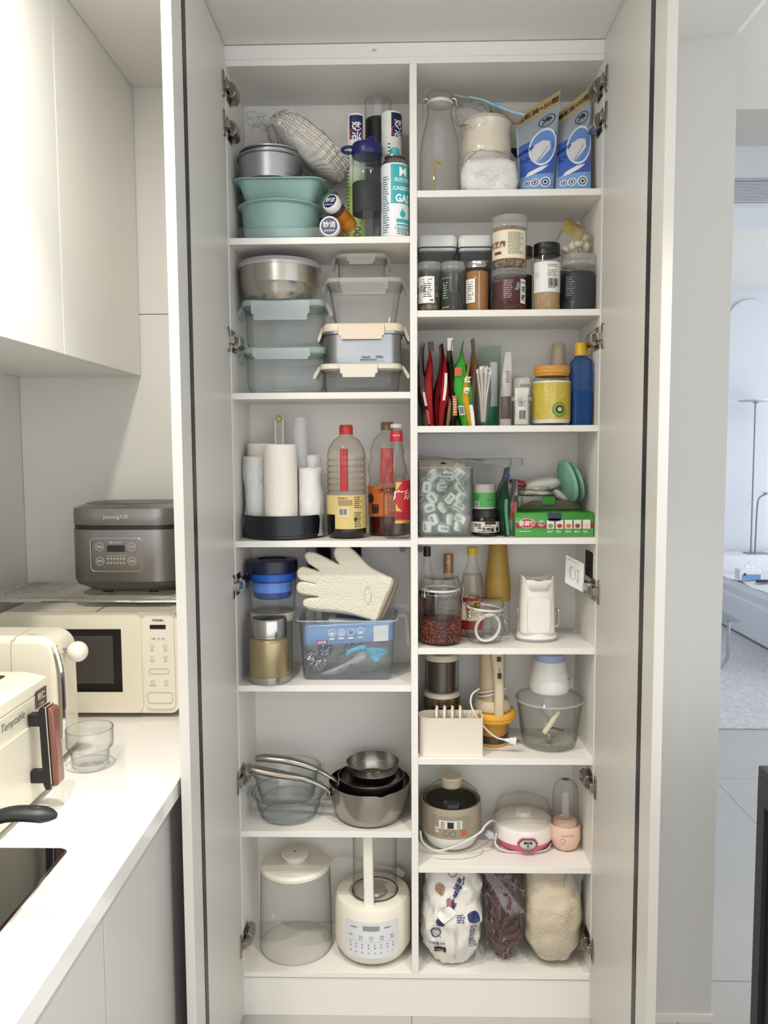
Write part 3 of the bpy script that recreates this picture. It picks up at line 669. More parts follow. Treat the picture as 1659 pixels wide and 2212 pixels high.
# vinegar with orange label
x, w2, z1, _ = fit(794, 879, 912, 1152, .145); r = w2/2; H = z1-S3
t = thing('vinegar_bottle', 'waisted vinegar bottle with gold cap and orange label', 'bottle', (x, .148, S3))
pr = [(.001, .002), (r*.9, .002), (r*.97, .01), (r*.97, H*.4), (r*.96, H*.45), (r*.88, H*.50), (r*.98, H*.56), (r*.98, H*.60), (r*.86, H*.66), (r*.84, H*.70), (r*.88, H*.74), (r*.74, H*.83), (r*.45, H*.895), (r*.3, H*.91), (r*.3, H*.95)]
part('bottle_wall', G().lathe(pr, 40, False, False), gl('#f0ece8', '#a5a09c', .04), t)
part('vinegar', G().lathe([(.001, .004), (r*.9, .004), (r*.94, .012), (r*.945, H*.17), (.001, H*.17)], 36, False, False), mk('#4a1612', .12), t)
part('cap', G().lathe([(r*.32, H*.93), (r*.32, H*.99), (r*.28, H), (.001, H)], 28, True, False), mk('#8c744a', .35, .3), t)
part('handle', G().loft([(H*.46, .036, .012, .004, 0, -r*.62), (H*.77, .032, .012, .004, 0, -r*.6)]), mk('#c23431', .45), t)
mp = cyl(r*.975)
part('label_paper', G().patch(mp, -r*1.45, r*1.45, H*.18, H*.44, .0006, nx=24), mk('#c8692c', .45), t)
part('lettering', G().text(mp, '大口酿', r*.08, H*.405, .017, .0012, bold=.02).text(mp, '醋', -r*.65, H*.24, .028, .0012, bold=.02).text(mp, '风味', -r*.32, H*.405, .008, .0012).disc(mp, -r*.98, H*.33, .014, .0012), mk('#2a1a14', .6), t)
part('small_print', G().fine(mp, -r*.1, r*.02, H*.2, H*.36, 16, .0012, 3, .4).fine(mp, r*.1, r*.6, H*.22, H*.36, 10, .0012, 5, .3), mk('#ecd6b8', .6), t)
# clear glass bottle with red labels
x, w2, z1, _ = fit(828, 886, 916, 1158, .045); r = w2/2; H = z1-S3
t = thing('sauce_bottle', 'empty clear glass bottle with red neck and body labels', 'bottle', (x, .048, S3))
pr = [(.001, .004), (r*.85, .002), (r*.97, .006), (r, .014), (r, H*.48), (r*.96, H*.54), (r*.72, H*.63), (r*.5, H*.72), (r*.42, H*.80), (r*.39, H*.95), (r*.42, H*.955), (r*.42, H*.97)]
part('bottle_wall', G().lathe(pr, 40, False, False), gl('#eef0ee', '#8b908e', .02), t)
part('cap', G().lathe([(r*.43, H*.965), (r*.45, H*.97), (r*.45, H*.995), (r*.4, H), (.001, H)], 28, True, False), mk('#cfcac3', .4), t)
part('neck_label', G().lathe([(r*.50, H*.85), (r*.44, H*.943)], 32, False, False), mk('#bf2230', .4), t)
mp = cyl(r); RED = mk('#b81e26', .4)
part('body_label', G().patch(mp, -r*.1, r*1.4, H*.155, H*.515, .0006, nx=14), RED, t)
part('gold_band', G().patch(mp, -r*.1, r*1.4, H*.145, H*.17, .0008, nx=10), mk('#c2a44e', .35, .5), t)
part('gold_trim', G().poly(mp, [(-r*.05, H*.50), (r*.42, H*.50), (r*.12, H*.45), (-r*.05, H*.42)], .001).poly(mp, [(-r*.05, H*.25), (-r*.05, H*.32), (r*.12, H*.28), (r*.40, H*.25)], .001), mk('#c2a44e', .35, .5), t)
part('lettering', G().text(mp, '广东', r*.52, H*.39, .027, .0012, bold=.02), mk('#f2e8dc', .5), t); part('neck_lettering', G().text(cyl(r*.47), '老字号', 0, H*.90, .006, .0025), mk('#f2e8dc', .5), t)
part('small_print', G().fine(mp, 0, r*.7, H*.185, H*.24, 5, .0012, 3, .4), mk('#4a0c10', .6), t)
# ================================================================== left column, fourth shelf
CL2 = gl('#f6f8f8', '#98a2a2', .03, .02)
# tall clear jar with beige lid, at the back; blue-lidded box on it
x, w2, z1, zb_ = fit(543, 637, 1318, 1450, .13); r = w2/2; H = z1-S4
t = thing('storage_jar', 'tall clear jar with ribbed beige lid behind the gold food flask', 'jar', (x, .128, S4))
part('jar_wall', G().lathe([(.001, .002), (r*.84, .002), (r*.88, .008), (r*.9, H*.5), (r*.9, H-.02)], 40, False, False), CL2, t)
g = G()
rings = [[(rr*(1+(.012 if j % 2 else 0))*cos(2*pi*j/96), rr*(1+(.012 if j % 2 else 0))*sin(2*pi*j/96), z) for j in range(96)] for rr, z in ((r*.96, H-.024), (r*.985, H-.022), (r*.985, H-.003), (r*.95, H))]
part('lid', g._rings(rings, True, True), mk('#d8cbb5', .5), t, sharp=20)
zj = S4+H+.001
x, w2, z1, _ = fit(536, 641, 1206, 1320, .115); r = w2/2; H = z1-zj
t = thing('snack_canister', 'clear canister with dark navy lid and blue inner cup', 'canister', (x, .115, zj))
part('canister_wall', G().lathe([(.001, .001), (r*.86, .001), (r*.92, .006), (r*.97, H*.7), (r*.98, H-.026)], 44, False, False), CL2, t)
ld = part('lid', G().lathe([(r*.98, H-.036), (r*1.03, H-.034), (r*1.04, H-.012), (r*1.0, H-.002), (r*.6, H), (r*.58, H-.004), (.001, H-.004)], 44, True, False), mk('#0f1533', .3), t)
part('latch', G().prism([(-.012, H-.012), (.004, H-.012), (.002, H-.052), (-.009, H-.052)], -.004, 0).move(Matrix.Translation((-r*.72, -r*.73, 0)) @ Matrix.Rotation(radians(-42), 4, 'Z')), mk('#0f1533', .3), ld, bev=.001)
part('inner_cup', G().lathe([(.001, H*.27), (r*.70, H*.27), (r*.77, H*.30), (r*.80, H*.5), (r*.82, H-.034)], 40, False, False), gl('#9fb8f0', '#3c5fc0', .05, .55, '#3f6fd8'), t)
part('blue_band', G().lathe([(r*.815, H*.40), (r*.82, H*.58)], 40, False, False), mk('#5f8fe6', .35), t)
part('lid_collar', G().lathe([(r*.985, H-.055), (r*.99, H-.036)], 40, False, False), mk('#1d58b8', .3), t)
# gold food flask
x, w2, z1, _ = fit(538, 627, 1335, 1479, .045); r = w2/2; z0 = S4; H = Z(1331, .05)-z0
t = thing('food_flask', 'champagne gold insulated food flask with steel lid', 'flask', (x, .048, z0))
GOLD = mk('#a99a78', .34, .75, bump=.01, bscale=400, name='champagne_gold')
part('body', G().lathe([(r*.985, .019), (r, .021), (r, H*.63), (r*.97, H*.66), (r*.88, H*.695), (r*.84, H*.70)], 48, False, False), GOLD, t)
part('base_band', G().lathe([(.001, 0), (r*.96, 0), (r*.99, .003), (r*.99, .019)], 48, False, False), STEEL, t)
part('neck', G().lathe([(r*.83, H*.69), (r*.83, H*.735)], 40, False, False), STEEL, t)
part('lid', G().lathe([(r*.80, H*.735), (r*.845, H*.74), (r*.85, H*.95), (r*.80, H*.985), (.001, H)], 48, True, False), mk('#b9b6b0', .18, 1), t)
# clear bin
x, w2, z1, _ = fit(642, 858, 1343, 1456, .06); wb = (850-653)*mpp(.04); H = Z(1346, .02)-S4; D_ = .165
xb, yb_ = x, .125
t = thing('plastic_bin', 'clear plastic storage bin holding wipes, scourers and cutlery', 'bin', (xb, yb_, S4))
BIN = gl('#eef3f5', '#9aa6ac', .06, .06, '#dfe8ee')
part('bin_wall', G().loft([(.001, wb-.01, D_-.02, .012), (.004, wb, D_-.012, .016), (H-.004, w2-.012, D_-.004, .018), (H-.003, w2, D_+.002, .02), (H, w2, D_+.002, .02)], cap1=False), BIN, t, solid=.0012)
part('rim', G().tube([(a, b, H) for a, b in ring_rr(w2, D_+.002, .02, 6)], .0022, 6, True), gl('#e8edf0', '#b8c2c6', .08, .35), t)
part('handle', G().tube([(w2/2, 0, H-.004), (w2/2+.022, 0, H-.003), (w2/2+.026, 0, H-.02), (w2/2+.030, 0, H-.085)], .005, 8, sub=4), gl('#eef2f4', '#c0cacd', .08, .2), t)
# bin contents
y1_ = yb_-D_/2
u0, u1 = 655, 846
x, w3, zt_, zb_ = fit(655, 850, 1346, 1388, y1_+.02)
g = G().loft([(0, w3-.01, .030, .012), (.006, w3, .036, .016), (zt_-zb_-.006, w3, .036, .016), (zt_-zb_, w3-.012, .028, .012)], k=4); hh = zt_-zb_
g.warp(lambda a, b, c: (a+.002*nz(a*40, c*30), b+.003*nz(a*30, c*50, 2), c+a*.06))
t = thing('wipes_pack', 'blue pack of wet wipes with four round pictures in the bin', 'wipes', (x, y1_+.026, zb_))
part('wrapper', g, mk('#7d9fcf', .3, bump=.25, bscale=60), t)
mp = lambda a, c, o=0: Vector((a, -.0195-o+.003*nz(a*30, c*50, 2), c+a*.06))
part('picture', G().disc(mp, -.043, hh*.60, .0105), mk('#dfe9f2', .4), t)
for i in range(4):
    cx_ = -.043+i*.0255
    if i: part('picture', G().disc(mp, cx_, hh*.60, .0105), mk('#dfe9f2', .4), t)
    part('picture_scene', G().disc(mp, cx_, hh*.60-.0, .0085, .0014), mk(('#8fb0d6', '#b9cfe4', '#7fb0dd', '#6d9fd0')[i], .4), t)
    part('picture_object', G().patch(mp, cx_-.005, cx_+.005, hh*.5, hh*.62, .0018, nx=2), mk(('#f0efe8', '#d9d2c6', '#5b86bd', '#e8e6e2')[i], .5), t)
part('caption_bars', G().patch(mp, -.0505, -.036, hh*.26, hh*.345, .0012).patch(mp, -.025, -.0105, hh*.26, hh*.345, .0012).patch(mp, .0005, .015, hh*.26, hh*.345, .0012).patch(mp, .026, .0405, hh*.26, hh*.345, .0012), PAPER, t, kind='stuff')
part('red_badge', G().patch(mp, -.086, -.054, hh*.08, hh*.24, .0012), mk('#b8353c', .4), t)
part('lettering', G().text(mp, '60片装', -.070, hh*.16, .0075, .002, bold=.02), mk('#f5f0f0', .5), t)
part('white_panel', G().patch(mp, .068, .108, hh*.05, hh*.85, .0012, nz=6), mk('#e4e2e0', .4), t)
x, w3, zt_, zb_ = fit(716, 800, 1333, 1346, y1_+.06)
t = thing('wipes_pack', 'white flat wipes pack lying on top of the blue pack', 'wipes', (x, y1_+.075, Z(1347, y1_+.05)), rot=(radians(4), radians(4), radians(-5)))
part('wrapper', G().loft([(0, .11, .065, .012), (.006, .125, .07, .014), (.012, .12, .066, .012)]), mk('#e9e9ec', .35, bump=.3, bscale=40), t)
part('print_panel', G().loft([(.0121, .085, .03, .004), (.0125, .085, .03, .004)]), mk('#5e7f9c', .4), t)
for nm, u, v, rr, Yq in (('steel_scourer', 672, 1420, .020, .055), ('steel_scourer', 702, 1403, .020, .075), ('steel_scourer', 752, 1392, .018, .085), ('steel_scourer', 690, 1432, .018, .06)):
    lab = {672: 'steel wool scourer at the lower left of the bin', 702: 'steel wool scourer in the middle of the bin heap', 752: 'steel wool scourer under the blue wipes pack', 690: 'steel wool scourer at the bottom of the bin'}[u]
    p_ = P(u, v, Yq); g = G(); rn = random.Random(u)
    for k in range(16):
        ax = Vector((rn.gauss(0, 1), rn.gauss(0, 1), rn.gauss(0, 1))).normalized(); b = ax.orthogonal().normalized(); c = ax.cross(b); q = rn.uniform(.5, 1)*rr
        g.tube([tuple((b*cos(a)+c*sin(a))*q*(1+.12*sin(5*a+k))+ax*rr*.3*sin(3*a+k)) for a in [2*pi*i/14 for i in range(14)]], .0016, 4, True)
    tag(part(nm, g, mk('#b5b8bc', .25, .9), None, loc=tuple(p_), fix=False), lab, 'scourer', 'scourers in the bin')
p_ = P(805, 1400, .05)
g = sheet(lambda u, v: ((u-.5)*.055+.012*v, .004*nz(u*6, v*5)+.01*v, -.045*v*(1-abs(u-.45)*1.3)+.004*nz(u*5, v*7, 3)), 12, 10)
tag(part('paper_tag', g, mk('#5fb4cf', .5), None, loc=tuple(p_), solid=.0008), 'light blue pointed paper tag among the scourers', 'tag')
g = sheet(lambda u, v: (-.052*u, .003*nz(u*8, v*3), .012*(v-.5)-.018*u*u+.003*nz(u*9, 1)), 14, 4); p_ = P(790, 1398, .048)
tag(part('blue_ribbon', g, mk('#5fb4cf', .5), None, loc=tuple(p_), solid=.0008), 'light blue ribbon end lying across the scourers', 'ribbon')
CUT = gl('#eceff2', '#a9b0b6', .08, .25)
for i in range(6):
    a = radians(22+i*5); p_ = P(735+i*6, 1440-i*3, .07+.008*i)
    g = G().loft([(-.055, .007, .0025, .001), (.03, .006, .0025, .001), (.045, .016, .003, .0014), (.062, .018, .003, .0014), (.072, .010, .003, .0013)])
    g.move(Matrix.Rotation(pi/2-a, 4, 'Y'))
    tag(part('plastic_spoon', g, CUT, None, loc=tuple(p_)), 'clear disposable plastic spoon in the bag inside the bin', 'spoon', 'plastic cutlery in the bin')
g = blob(.075, .045, .036, .30, 2.4, 9, 30, 18); g.move(Matrix.Rotation(radians(-18), 4, 'Y'))
p_ = P(785, 1422, .1)
tag(part('cutlery_bag', g, FILM, None, loc=tuple(p_), fix=False), 'crumpled clear bag around the plastic cutlery in the bin', 'plastic bag')
# oven gloves
def gp(u, v): return (490+u/4.046, 1160+v/4.046)
OL = [(690, 190), (680, 160), (700, 135), (745, 130), (830, 160), (985, 240), (955, 200), (935, 140), (950, 92), (1000, 75), (1050, 78), (1090, 100), (1170, 180), (1260, 265), (1450, 365), (1440, 420), (1370, 570), (1310, 722), (1240, 715), (1100, 670), (960, 645), (740, 625), (680, 605), (665, 575), (680, 545), (730, 530), (815, 522), (740, 510), (640, 490), (612, 460), (612, 420), (635, 393), (690, 388), (800, 412), (700, 388), (640, 370), (615, 330), (618, 290), (650, 262), (700, 265), (820, 300), (720, 235)]
def glove(name, lb, Yg, du, dv, sc=1):
    pts = []
    for u, v in OL:
        a = P(*gp(u*sc+du, v*sc+dv), Yg); pts.append((a.x, a.z))
    cx_ = sum(a for a, b in pts)/len(pts); cz_ = sum(b for a, b in pts)/len(pts)
    g = puff([(a-cx_, b-cz_) for a, b in pts], .003, .0065, 4, 4)
    t = thing(name, lb, 'oven glove', (cx_, Yg, cz_), group='silicone oven gloves')
    part('palm', g, mk('#e2dbc6', .5, bump=.8, bscale=150, kind='vor', name='quilted_silicone'), t, sharp=60)
    e = [P(*gp(u*sc+du, v*sc+dv), Yg) for u, v in ((1452, 362), (1440, 425), (1372, 572), (1312, 724))]
    e2 = [P(*gp(u*sc+du, v*sc+dv), Yg) for u, v in ((1475, 385), (1462, 430), (1395, 590), (1330, 728))]
    g = G().grid(lambda u, v: (lambda a, b: (a.x+(b.x-a.x)*v-cx_, (-.010+.012*v), a.z+(b.z-a.z)*v-cz_))(spline([tuple(q) for q in e], 4)[int(round(u*12))], spline([tuple(q) for q in e2], 4)[int(round(u*12))]), 12, 2)
    part('cuff_binding', g, mk('#b9a692', .8), t, solid=.003)
    c = P(*gp(1232, 505), Yg-.01)
    part('oval_badge', G().disc(flat(-.0105), c.x-cx_, c.z-cz_, .0095, .0012, 24, rz=.024, r0=.0083), mk('#d9d4b4', .5), t, solid=.001)
    return t
glove('oven_glove', 'cream quilted silicone oven glove lying on the plastic bin', .062, 0, 0)
t = glove('oven_glove', 'second cream oven glove tucked behind the front glove', .092, 26, 18)
for u0, u1, v1, lb in ((662, 715, 1212, 'black panel standing behind the oven glove thumb'), (752, 781, 1209, 'black panel behind the oven glove cuff side')):
    x, w3, zt_, zb_ = fit(u0, u1, 1180, v1, .19)
    t = thing('back_plate', lb, 'panel', (x, .195, S4)); hh = S3-TB-S4-.01
    part('plate', G().box(-w3/2, w3/2, -.006, .006, hh-.075, hh), mk('#0c0e18', .15), t, bev=.002)
    part('foot', G().box(-.008, .008, -.006, .012, 0, hh-.07), mk('#d8d4cc', .5), t)
# ================================================================== left column, fifth shelf
BG = gl('#f6faf9', '#8fa6ad', .02)
def casserole(lb, x, Y, z, r, h, tilt=0):
    t = thing('glass_bowl', lb, 'bowl', (x, Y, z), rot=(0, tilt, 0), group='nested glass bowls')
    part('bowl_wall', G().lathe([(.001, .002), (r*.72, .001), (r*.78, .004), (r*.86, h*.4), (r*.93, h*.9), (r*1.0, h*.94), (r*1.01, h), (r*.94, h), (r*.84, h*.4), (r*.74, .008), (.001, .007)], 56, False, False, a=(1, .98)), BG, t)
    part('rim', G().tube([(r*1.0*cos(2*pi*i/48), r*.98*sin(2*pi*i/48), h) for i in range(48)], .0028, 6, True), gl('#cfe0e4', '#6f8f9a', .02), t)
    part('foot_ring', G().tube([(r*.73*cos(2*pi*i/40), r*.72*sin(2*pi*i/40), .003) for i in range(40)], .0022, 6, True), gl('#c4d9de', '#6f8f9a', .02), t)
    for s in (-1, 1):
        part('handle_tab', G().loft([(h*.93, .014, .07, .006, s*(r*1.03), 0), (h, .016, .07, .007, s*(r*1.03), 0)]), BG, t)
x, w3, zt_, _ = fit(534, 697, 1712, 1776, .105); r = w3/2*.98
casserole('round glass bowl standing on the shelf beside the saucepans', x, .105, S5, r*.98, Z(1707, .105)-S5)
casserole('second glass bowl nested in the glass bowl under the pan handles', x+.006, .107, S5+.045, r*.92, .085, radians(-2))
POT = mk('#a8a39c', .22, 1, bump=.02, bscale=40, stretch=(1, 1, 25), name='pot_steel')
xP, w3, zt_, _ = fit(708, 889, 1688, 1777, .1); r = w3/2*.97; hP = Z(1684, .1)-S5
def saucepan(lb, x, Y, z, r, h, hpts, spout=0):
    t = thing('saucepan', lb, 'saucepan', (x, Y, z), group='nested saucepans')
    pr = [(.001, .001), (r*.70, .001), (r*.80, .006), (r*.92, h*.35), (r*.985, h*.7), (r, h), (r*.985, h), (r*.97, h*.7), (r*.9, h*.35), (r*.7, .005), (.001, .004)]
    g = G().lathe(pr, 64, False, False)
    if spout:
        def wf(a, b, c):
            an = math.atan2(b, a); k = math.exp(-((an-spout)/.10)**2)*max(0, (c/h-.75)/.25)
            return (a*(1+.07*k), b*(1+.07*k), c-.002*k)
        g.warp(wf)
    part('pot', g, POT, t)
    pts = [Vector(q)-Vector((x, Y, z)) for q in hpts]
    pp = spline(pts, 6); N = len(pp)
    def wd(k): return .0075+.0085*min(1, max(0, (k-.25)/.35))*(1-.55*max(0, (k-.75)/.25))
    g = G(); rings = []
    for i, p_ in enumerate(pp):
        k = i/(N-1); tg = (pp[min(i+1, N-1)]-pp[max(i-1, 0)]).normalized(); sd = Vector((0, 0, 1)).cross(tg).normalized(); up = tg.cross(sd)
        rings.append([p_+sd*wd(k)*1.0*cos(a)+up*(.0055+.0055*min(1, max(0, (k-.2)/.4))*(1-.6*max(0, (k-.8)/.2)))*sin(a) for a in [2*pi*j/12 for j in range(12)]])
    g._rings(rings, True, True); h_ = part('handle', g, mk('#a29d96', .25, 1), t)
    d0 = pts[0]
    part('bracket', G().sph((0, 0, 0), .013, 14, 10, (.35, 1, .85)).move(Matrix.Translation(d0+Vector((-.001, 0, 0)))), mk('#8e8982', .2, 1), t)
    part('rivet', G().sph((0, 0, 0), .005, 10, 8).move(Matrix.Translation(d0+Vector((-.004, -.008, -.001)))), mk('#6a4a34', .35, .8), h_)
    return t
hq = [P(713, 1713, .062), P(700, 1700, .058), P(660, 1683, .055), P(600, 1672, .055), P(555, 1663, .055), P(538, 1659, .055)]
saucepan('large steel saucepan with pouring lip at the bottom of the nest', xP, .103, S5, r, hP, [tuple(q) for q in hq], spout=-1.25)
r2 = (876-726)*mpp(.1)/2
hq = [P(733, 1693, .10), P(716, 1680, .098), P(680, 1660, .097), P(625, 1643, .097), P(575, 1637, .097), P(553, 1638, .097)]
zi = Z(1673, .1)-.085
saucepan('middle steel saucepan nested in the large saucepan', X(801, 1675, .1), .104, zi, r2*.98, .085, [tuple(q) for q in hq])
x, w3, zt_, _ = fit(748, 862, 1645, 1690, .1); r3 = w3/2; h3 = .05
t = thing('steel_bowl', 'small round steel bowl on top of the saucepans', 'bowl', (x, .105, zt_-h3))
part('bowl', G().lathe([(.001, .001), (r3*.82, .001), (r3*.9, .008), (r3*.93, h3*.5), (r3*.96, h3*.55), (r3*.98, h3-.004), (r3*1.01, h3), (r3*.98, h3+.001), (r3*.94, h3*.5), (r3*.8, .005), (.001, .004)], 56, False, False), POT, t)
# ================================================================== left column, cabinet floor
x, w3, zt_, _ = fit(557, 719, 1870, 2040, .11); r = w3/2*.97; H = Z(1868, .11)-SF
t = thing('glass_canister', 'large clear canister with cream lid and knob on the cabinet floor', 'canister', (x, .124, SF))
part('canister_wall', G().lathe([(.001, .003), (r*.95, .002), (r, .006), (r*1.0, .02), (r*.955, H-.012), (r*.945, H-.002)], 60, False, False), gl('#f7f8f5', '#8d8f88', .02), t)
part('foot_ring', G().tube([(r*.99*cos(2*pi*i/56), r*.99*sin(2*pi*i/56), .004) for i in range(56)], .0016, 6, True), gl('#c8cac4', '#7d807a', .02), t)
ld = part('lid', G().lathe([(r*.90, H-.016), (r*.955, H-.010), (r*.955, H-.003), (r*.90, H+.004), (r*.35, H+.009), (.001, H+.009)], 56, True, False), mk('#ece5d6', .4), t)
part('knob', G().lathe([(r*.30, H+.006), (r*.30, H+.018), (r*.375, H+.022), (r*.375, H+.027), (r*.33, H+.030), (.001, H+.0305)], 40, True, False), mk('#ece5d6', .4), ld)
part('vent_hole', G().lathe([(.004, H+.0306), (.001, H+.031)], 10, True, True), mk('#7a6a58', .6), ld)
# soy milk maker
x, w3, zt_, _ = fit(723, 889, 1915, 2060, .11); r = w3/2*.985; H = Z(1925, .10)-SF
t = thing('soy_milk_maker', 'cream soy milk maker with glass jug and touch panel', 'appliance', (x, .108, SF))
MK = mk('#ece6d6', .4)
part('base', G().lathe([(.001, .004), (r*.72, .004), (r*.86, .012), (r*.99, .035), (r, .05), (r*.985, H-.014), (r*.94, H-.003), (r*.88, H), (r*.62, H), (r*.61, H-.008), (.001, H-.008)], 64, False, False), MK, t)
part('feet', G().lathe([(r*.7, 0), (r*.75, .005)], 40, True, False), mk('#5a564e', .6), t)
rj = (856-757)*mpp(.11)/2; zt2 = S5-TB-SF-.004
part('jug', G().lathe([(.001, H-.004), (rj*.9, H-.004), (rj, H+.004), (rj*.985, zt2-.012), (rj*1.02, zt2-.01)], 48, False, False, o=(.006, .0)), gl('#f6f5f0', '#908d84', .02), t)
part('jug_collar', G().tube([(.006+rj*1.03*cos(2*pi*i/48), rj*1.03*sin(2*pi*i/48), H+.001) for i in range(48)], .0022, 6, True), mk('#4a4640', .5), t)
part('jug_lid', G().lathe([(rj*1.02, zt2-.012), (rj*1.03, zt2-.002), (.001, zt2)], 40, True, False, o=(.006, 0)), mk('#e8d9c8', .4), t)
part('blade_hub', G().lathe([(rj*.55, H-.003), (rj*.5, H+.004), (.001, H+.008)], 32, True, False, o=(.006, 0)), mk('#b9b3a6', .3, .6), t)
part('jug_handle', G().loft([(H-.012, .028, .016, .005, -.008, -rj-.014), (H+.02, .027, .016, .005, -.008, -rj-.013), (zt2-.02, .027, .016, .005, -.010, -rj-.012), (zt2-.004, .028, .03, .005, -.010, -rj-.006)]), mk('#ece7da', .35), t)
mp = cyl(r*.995)
part('touch_panel', G().patch(mp, -r*.72, r*.72, H*.22, H*.80, .0008, nx=24, nz=4), mk('#dedfe0', .25), t)
part('display', G().patch(mp, -r*.22, r*.20, H*.67, H*.75, .0014, nx=8), mk('#8f9298', .3), t)
g = G()
for i, s in enumerate(('预约', '豆浆', '五谷', '米糊', '清洗')): g.text(mp, s, (-.55+i*.27)*r, H*.57, .0062, .0014).text(mp, s[::-1] if i else '', (-.55+i*.27)*r, H*.53, .0055, .0014)
for i in range(8):
    for k, ch in enumerate(('豆', '浆')): g.text(mp, '营养破壁轻音静煮'[(i+k*3) % 8], (-.56+i*.16)*r, H*(.44-.05*k), .0055, .0014)
    g.text(mp, '果蔬奶昔玉米汁沙'[i], (-.56+i*.16)*r, H*.31, .0055, .0014)
g.fine(mp, -r*.55, -r*.32, H*.69, H*.73, 1, .0014).fine(mp, r*.32, r*.55, H*.69, H*.73, 1, .0014).patch(mp, -r*.6, r*.6, H*.487, H*.489, .0014)
part('small_print', g, mk('#77787a', .5), t)
part('power_cord', G().tube([tuple(P(u, v, Y)-Vector((x, .108, SF))) for u, v, Y in ((721, 1975, .20), (712, 1915, .205), (706, 1880, .205), (720, 1855, .205), (755, 1850, .205), (800, 1868, .205), (850, 1878, .205), (868, 1885, .20))], .0022, 6, sub=5), mk('#d9d3c6', .5), t)
part('power_plug', G().loft([(0, .018, .016, .004), (.022, .022, .016, .004), (.03, .014, .012, .003)]).move(Matrix.Translation(P(872, 1889, .19)-Vector((x, .108, SF))) @ Matrix.Rotation(radians(-60), 4, 'Y')), mk('#cfc8b6', .5), t)
# ================================================================== right column, top shelf
def bail(t, r, z, s, m=CHROME, k=1.0):
    """wire clamp on one side of a swing-top"""
    part('wire_clamp', G().tube([(s*r*.9, -.012*k, z+.012), (s*(r+.006), -.010*k, z+.010), (s*(r+.009), -.004*k, z-.008), (s*(r+.004), .0, z-.022*k), (s*(r+.013), .004, z-.034*k), (s*(r+.006), .008, z-.02*k), (s*(r+.008), .008, z+.006), (s*r*.9, .01*k, z+.012)], .0013, 6, sub=4), m, t)
x, w3, zt_, _ = fit(905, 991, 186, 408, .08); r = w3/2; H = Z(190, .05)-R1
t = thing('swing_top_bottle', 'clear glass swing-top bottle beside the cream crock', 'bottle', (x+.002, .082, R1))
part('bottle_wall', G().lathe([(.001, .006), (r*.9, .002), (r*.985, .008), (r, .02), (r, H*.42), (r*.95, H*.52), (r*.80, H*.64), (r*.66, H*.74), (r*.60, H*.80), (r*.64, H*.84), (r*.66, H*.86), (r*.60, H*.875)], 48, False, False), GLASS, t)
part('gasket', G().lathe([(r*.58, H*.875), (r*.66, H*.88), (r*.67, H*.905), (r*.62, H*.915)], 40, True, False), mk('#d9d6cc', .5), t)
part('glass_lid', G().lathe([(r*.63, H*.915), (r*.67, H*.925), (r*.67, H*.955), (r*.60, H*.985), (r*.40, H), (.001, H)], 40, True, False), GLASS, t)
bail(t, r*.68, H*.88, 1); bail(t, r*.68, H*.88, -1)
part('yellow_ring', G().tube([(-.018+.006*sin(i/9*3), -.012, .02+.010*i) for i in range(8)]+[(-.006, -.008, .095), (.004, -.004, .088)], .0028, 6, sub=4), mk('#b8a23c', .5), t)
# crock on a bowl
x, w3, zt_, _ = fit(994, 1107, 271, 350, .13); r = w3/2*.97; z0 = R1; H = Z(272, .10)-R1
t = thing('ceramic_crock', 'cream ceramic lidded crock behind the bag of white granules', 'crock', (x, .128, z0))
CER = mk('#e4d8c6', .16, coat=.5, name='cream_glaze')
zb2 = max(.0, Z(346, .1)-R1-.03)
part('pot', G().lathe([(.001, zb2), (r*.72, zb2), (r*.88, zb2+.012), (r*.985, zb2+.05), (r*.98, H*.78), (r*.93, H*.87), (r*.96, H*.95), (r*.99, H)], 48, False, False), CER, t)
if zb2 > .01: part('stand_ring', G().lathe([(r*.7, 0), (r*.74, .003), (r*.74, zb2)], 40, True, False), CER, t)
ld = part('lid', G().lathe([(r*1.0, H), (r*1.02, H+.004), (r*.9, H+.016), (r*.5, H+.026), (r*.2, H+.029)], 48, True, False), CER, t)
part('knob', G().sph((0, 0, H+.036), .013, 18, 12, (1, 1, .7)), CER, ld)
# bag of granules
x, w3, zt_, _ = fit(992, 1121, 338, 408, .045)
t0 = thing('granule_bag', 'clear bag of coarse white granules in front of the crock', 'plastic bag', (x, .045, R1))
h = zt_-R1
g = blob(w3/2*.98, .040, h*.62, .14, 2.0, 4, 36, 20, .7); g.warp(lambda a, b, c: (a, b, max(.001, c+h*.5)))
part('film', g, gl('#f0f1f1', '#c8cbcb', .15, .14, bump=.5), t0, fix=False)
g = blob(w3/2*.93, .036, h*.50, .10, 1.8, 11, 40, 26, .62); rn = random.Random(2)
g.warp(lambda a, b, c: (a+rn.uniform(-1, 1)*.0008, b+rn.uniform(-1, 1)*.0008, max(.002, c+h*.40)+rn.uniform(0, 1)*.001))
s0 = len(g.v)
for i in range(700):
    a = rn.uniform(-1, 1); b = rn.uniform(-1, .4); k = sqrt(max(0, 1-a*a*.9)); 
    zz = h*(.40+.47*k)*rn.uniform(.55, 1.02) if rn.random() < .6 else rn.uniform(.01, h*.8)
    g.sph((a*w3/2*.86, -.0375*sqrt(max(0, 1-a*a*.8))*sqrt(max(.05, 1-((zz-h*.4)/(h*.5))**2))*1.0, max(.004, min(zz, h*.86))), rn.uniform(.0018, .0034), 5, 3)
part('granules', g, mk('#ececea', .7, bump=1, bscale=380, var=.08, vscale=300), t0, fix=False, sharp=180, kind='stuff')
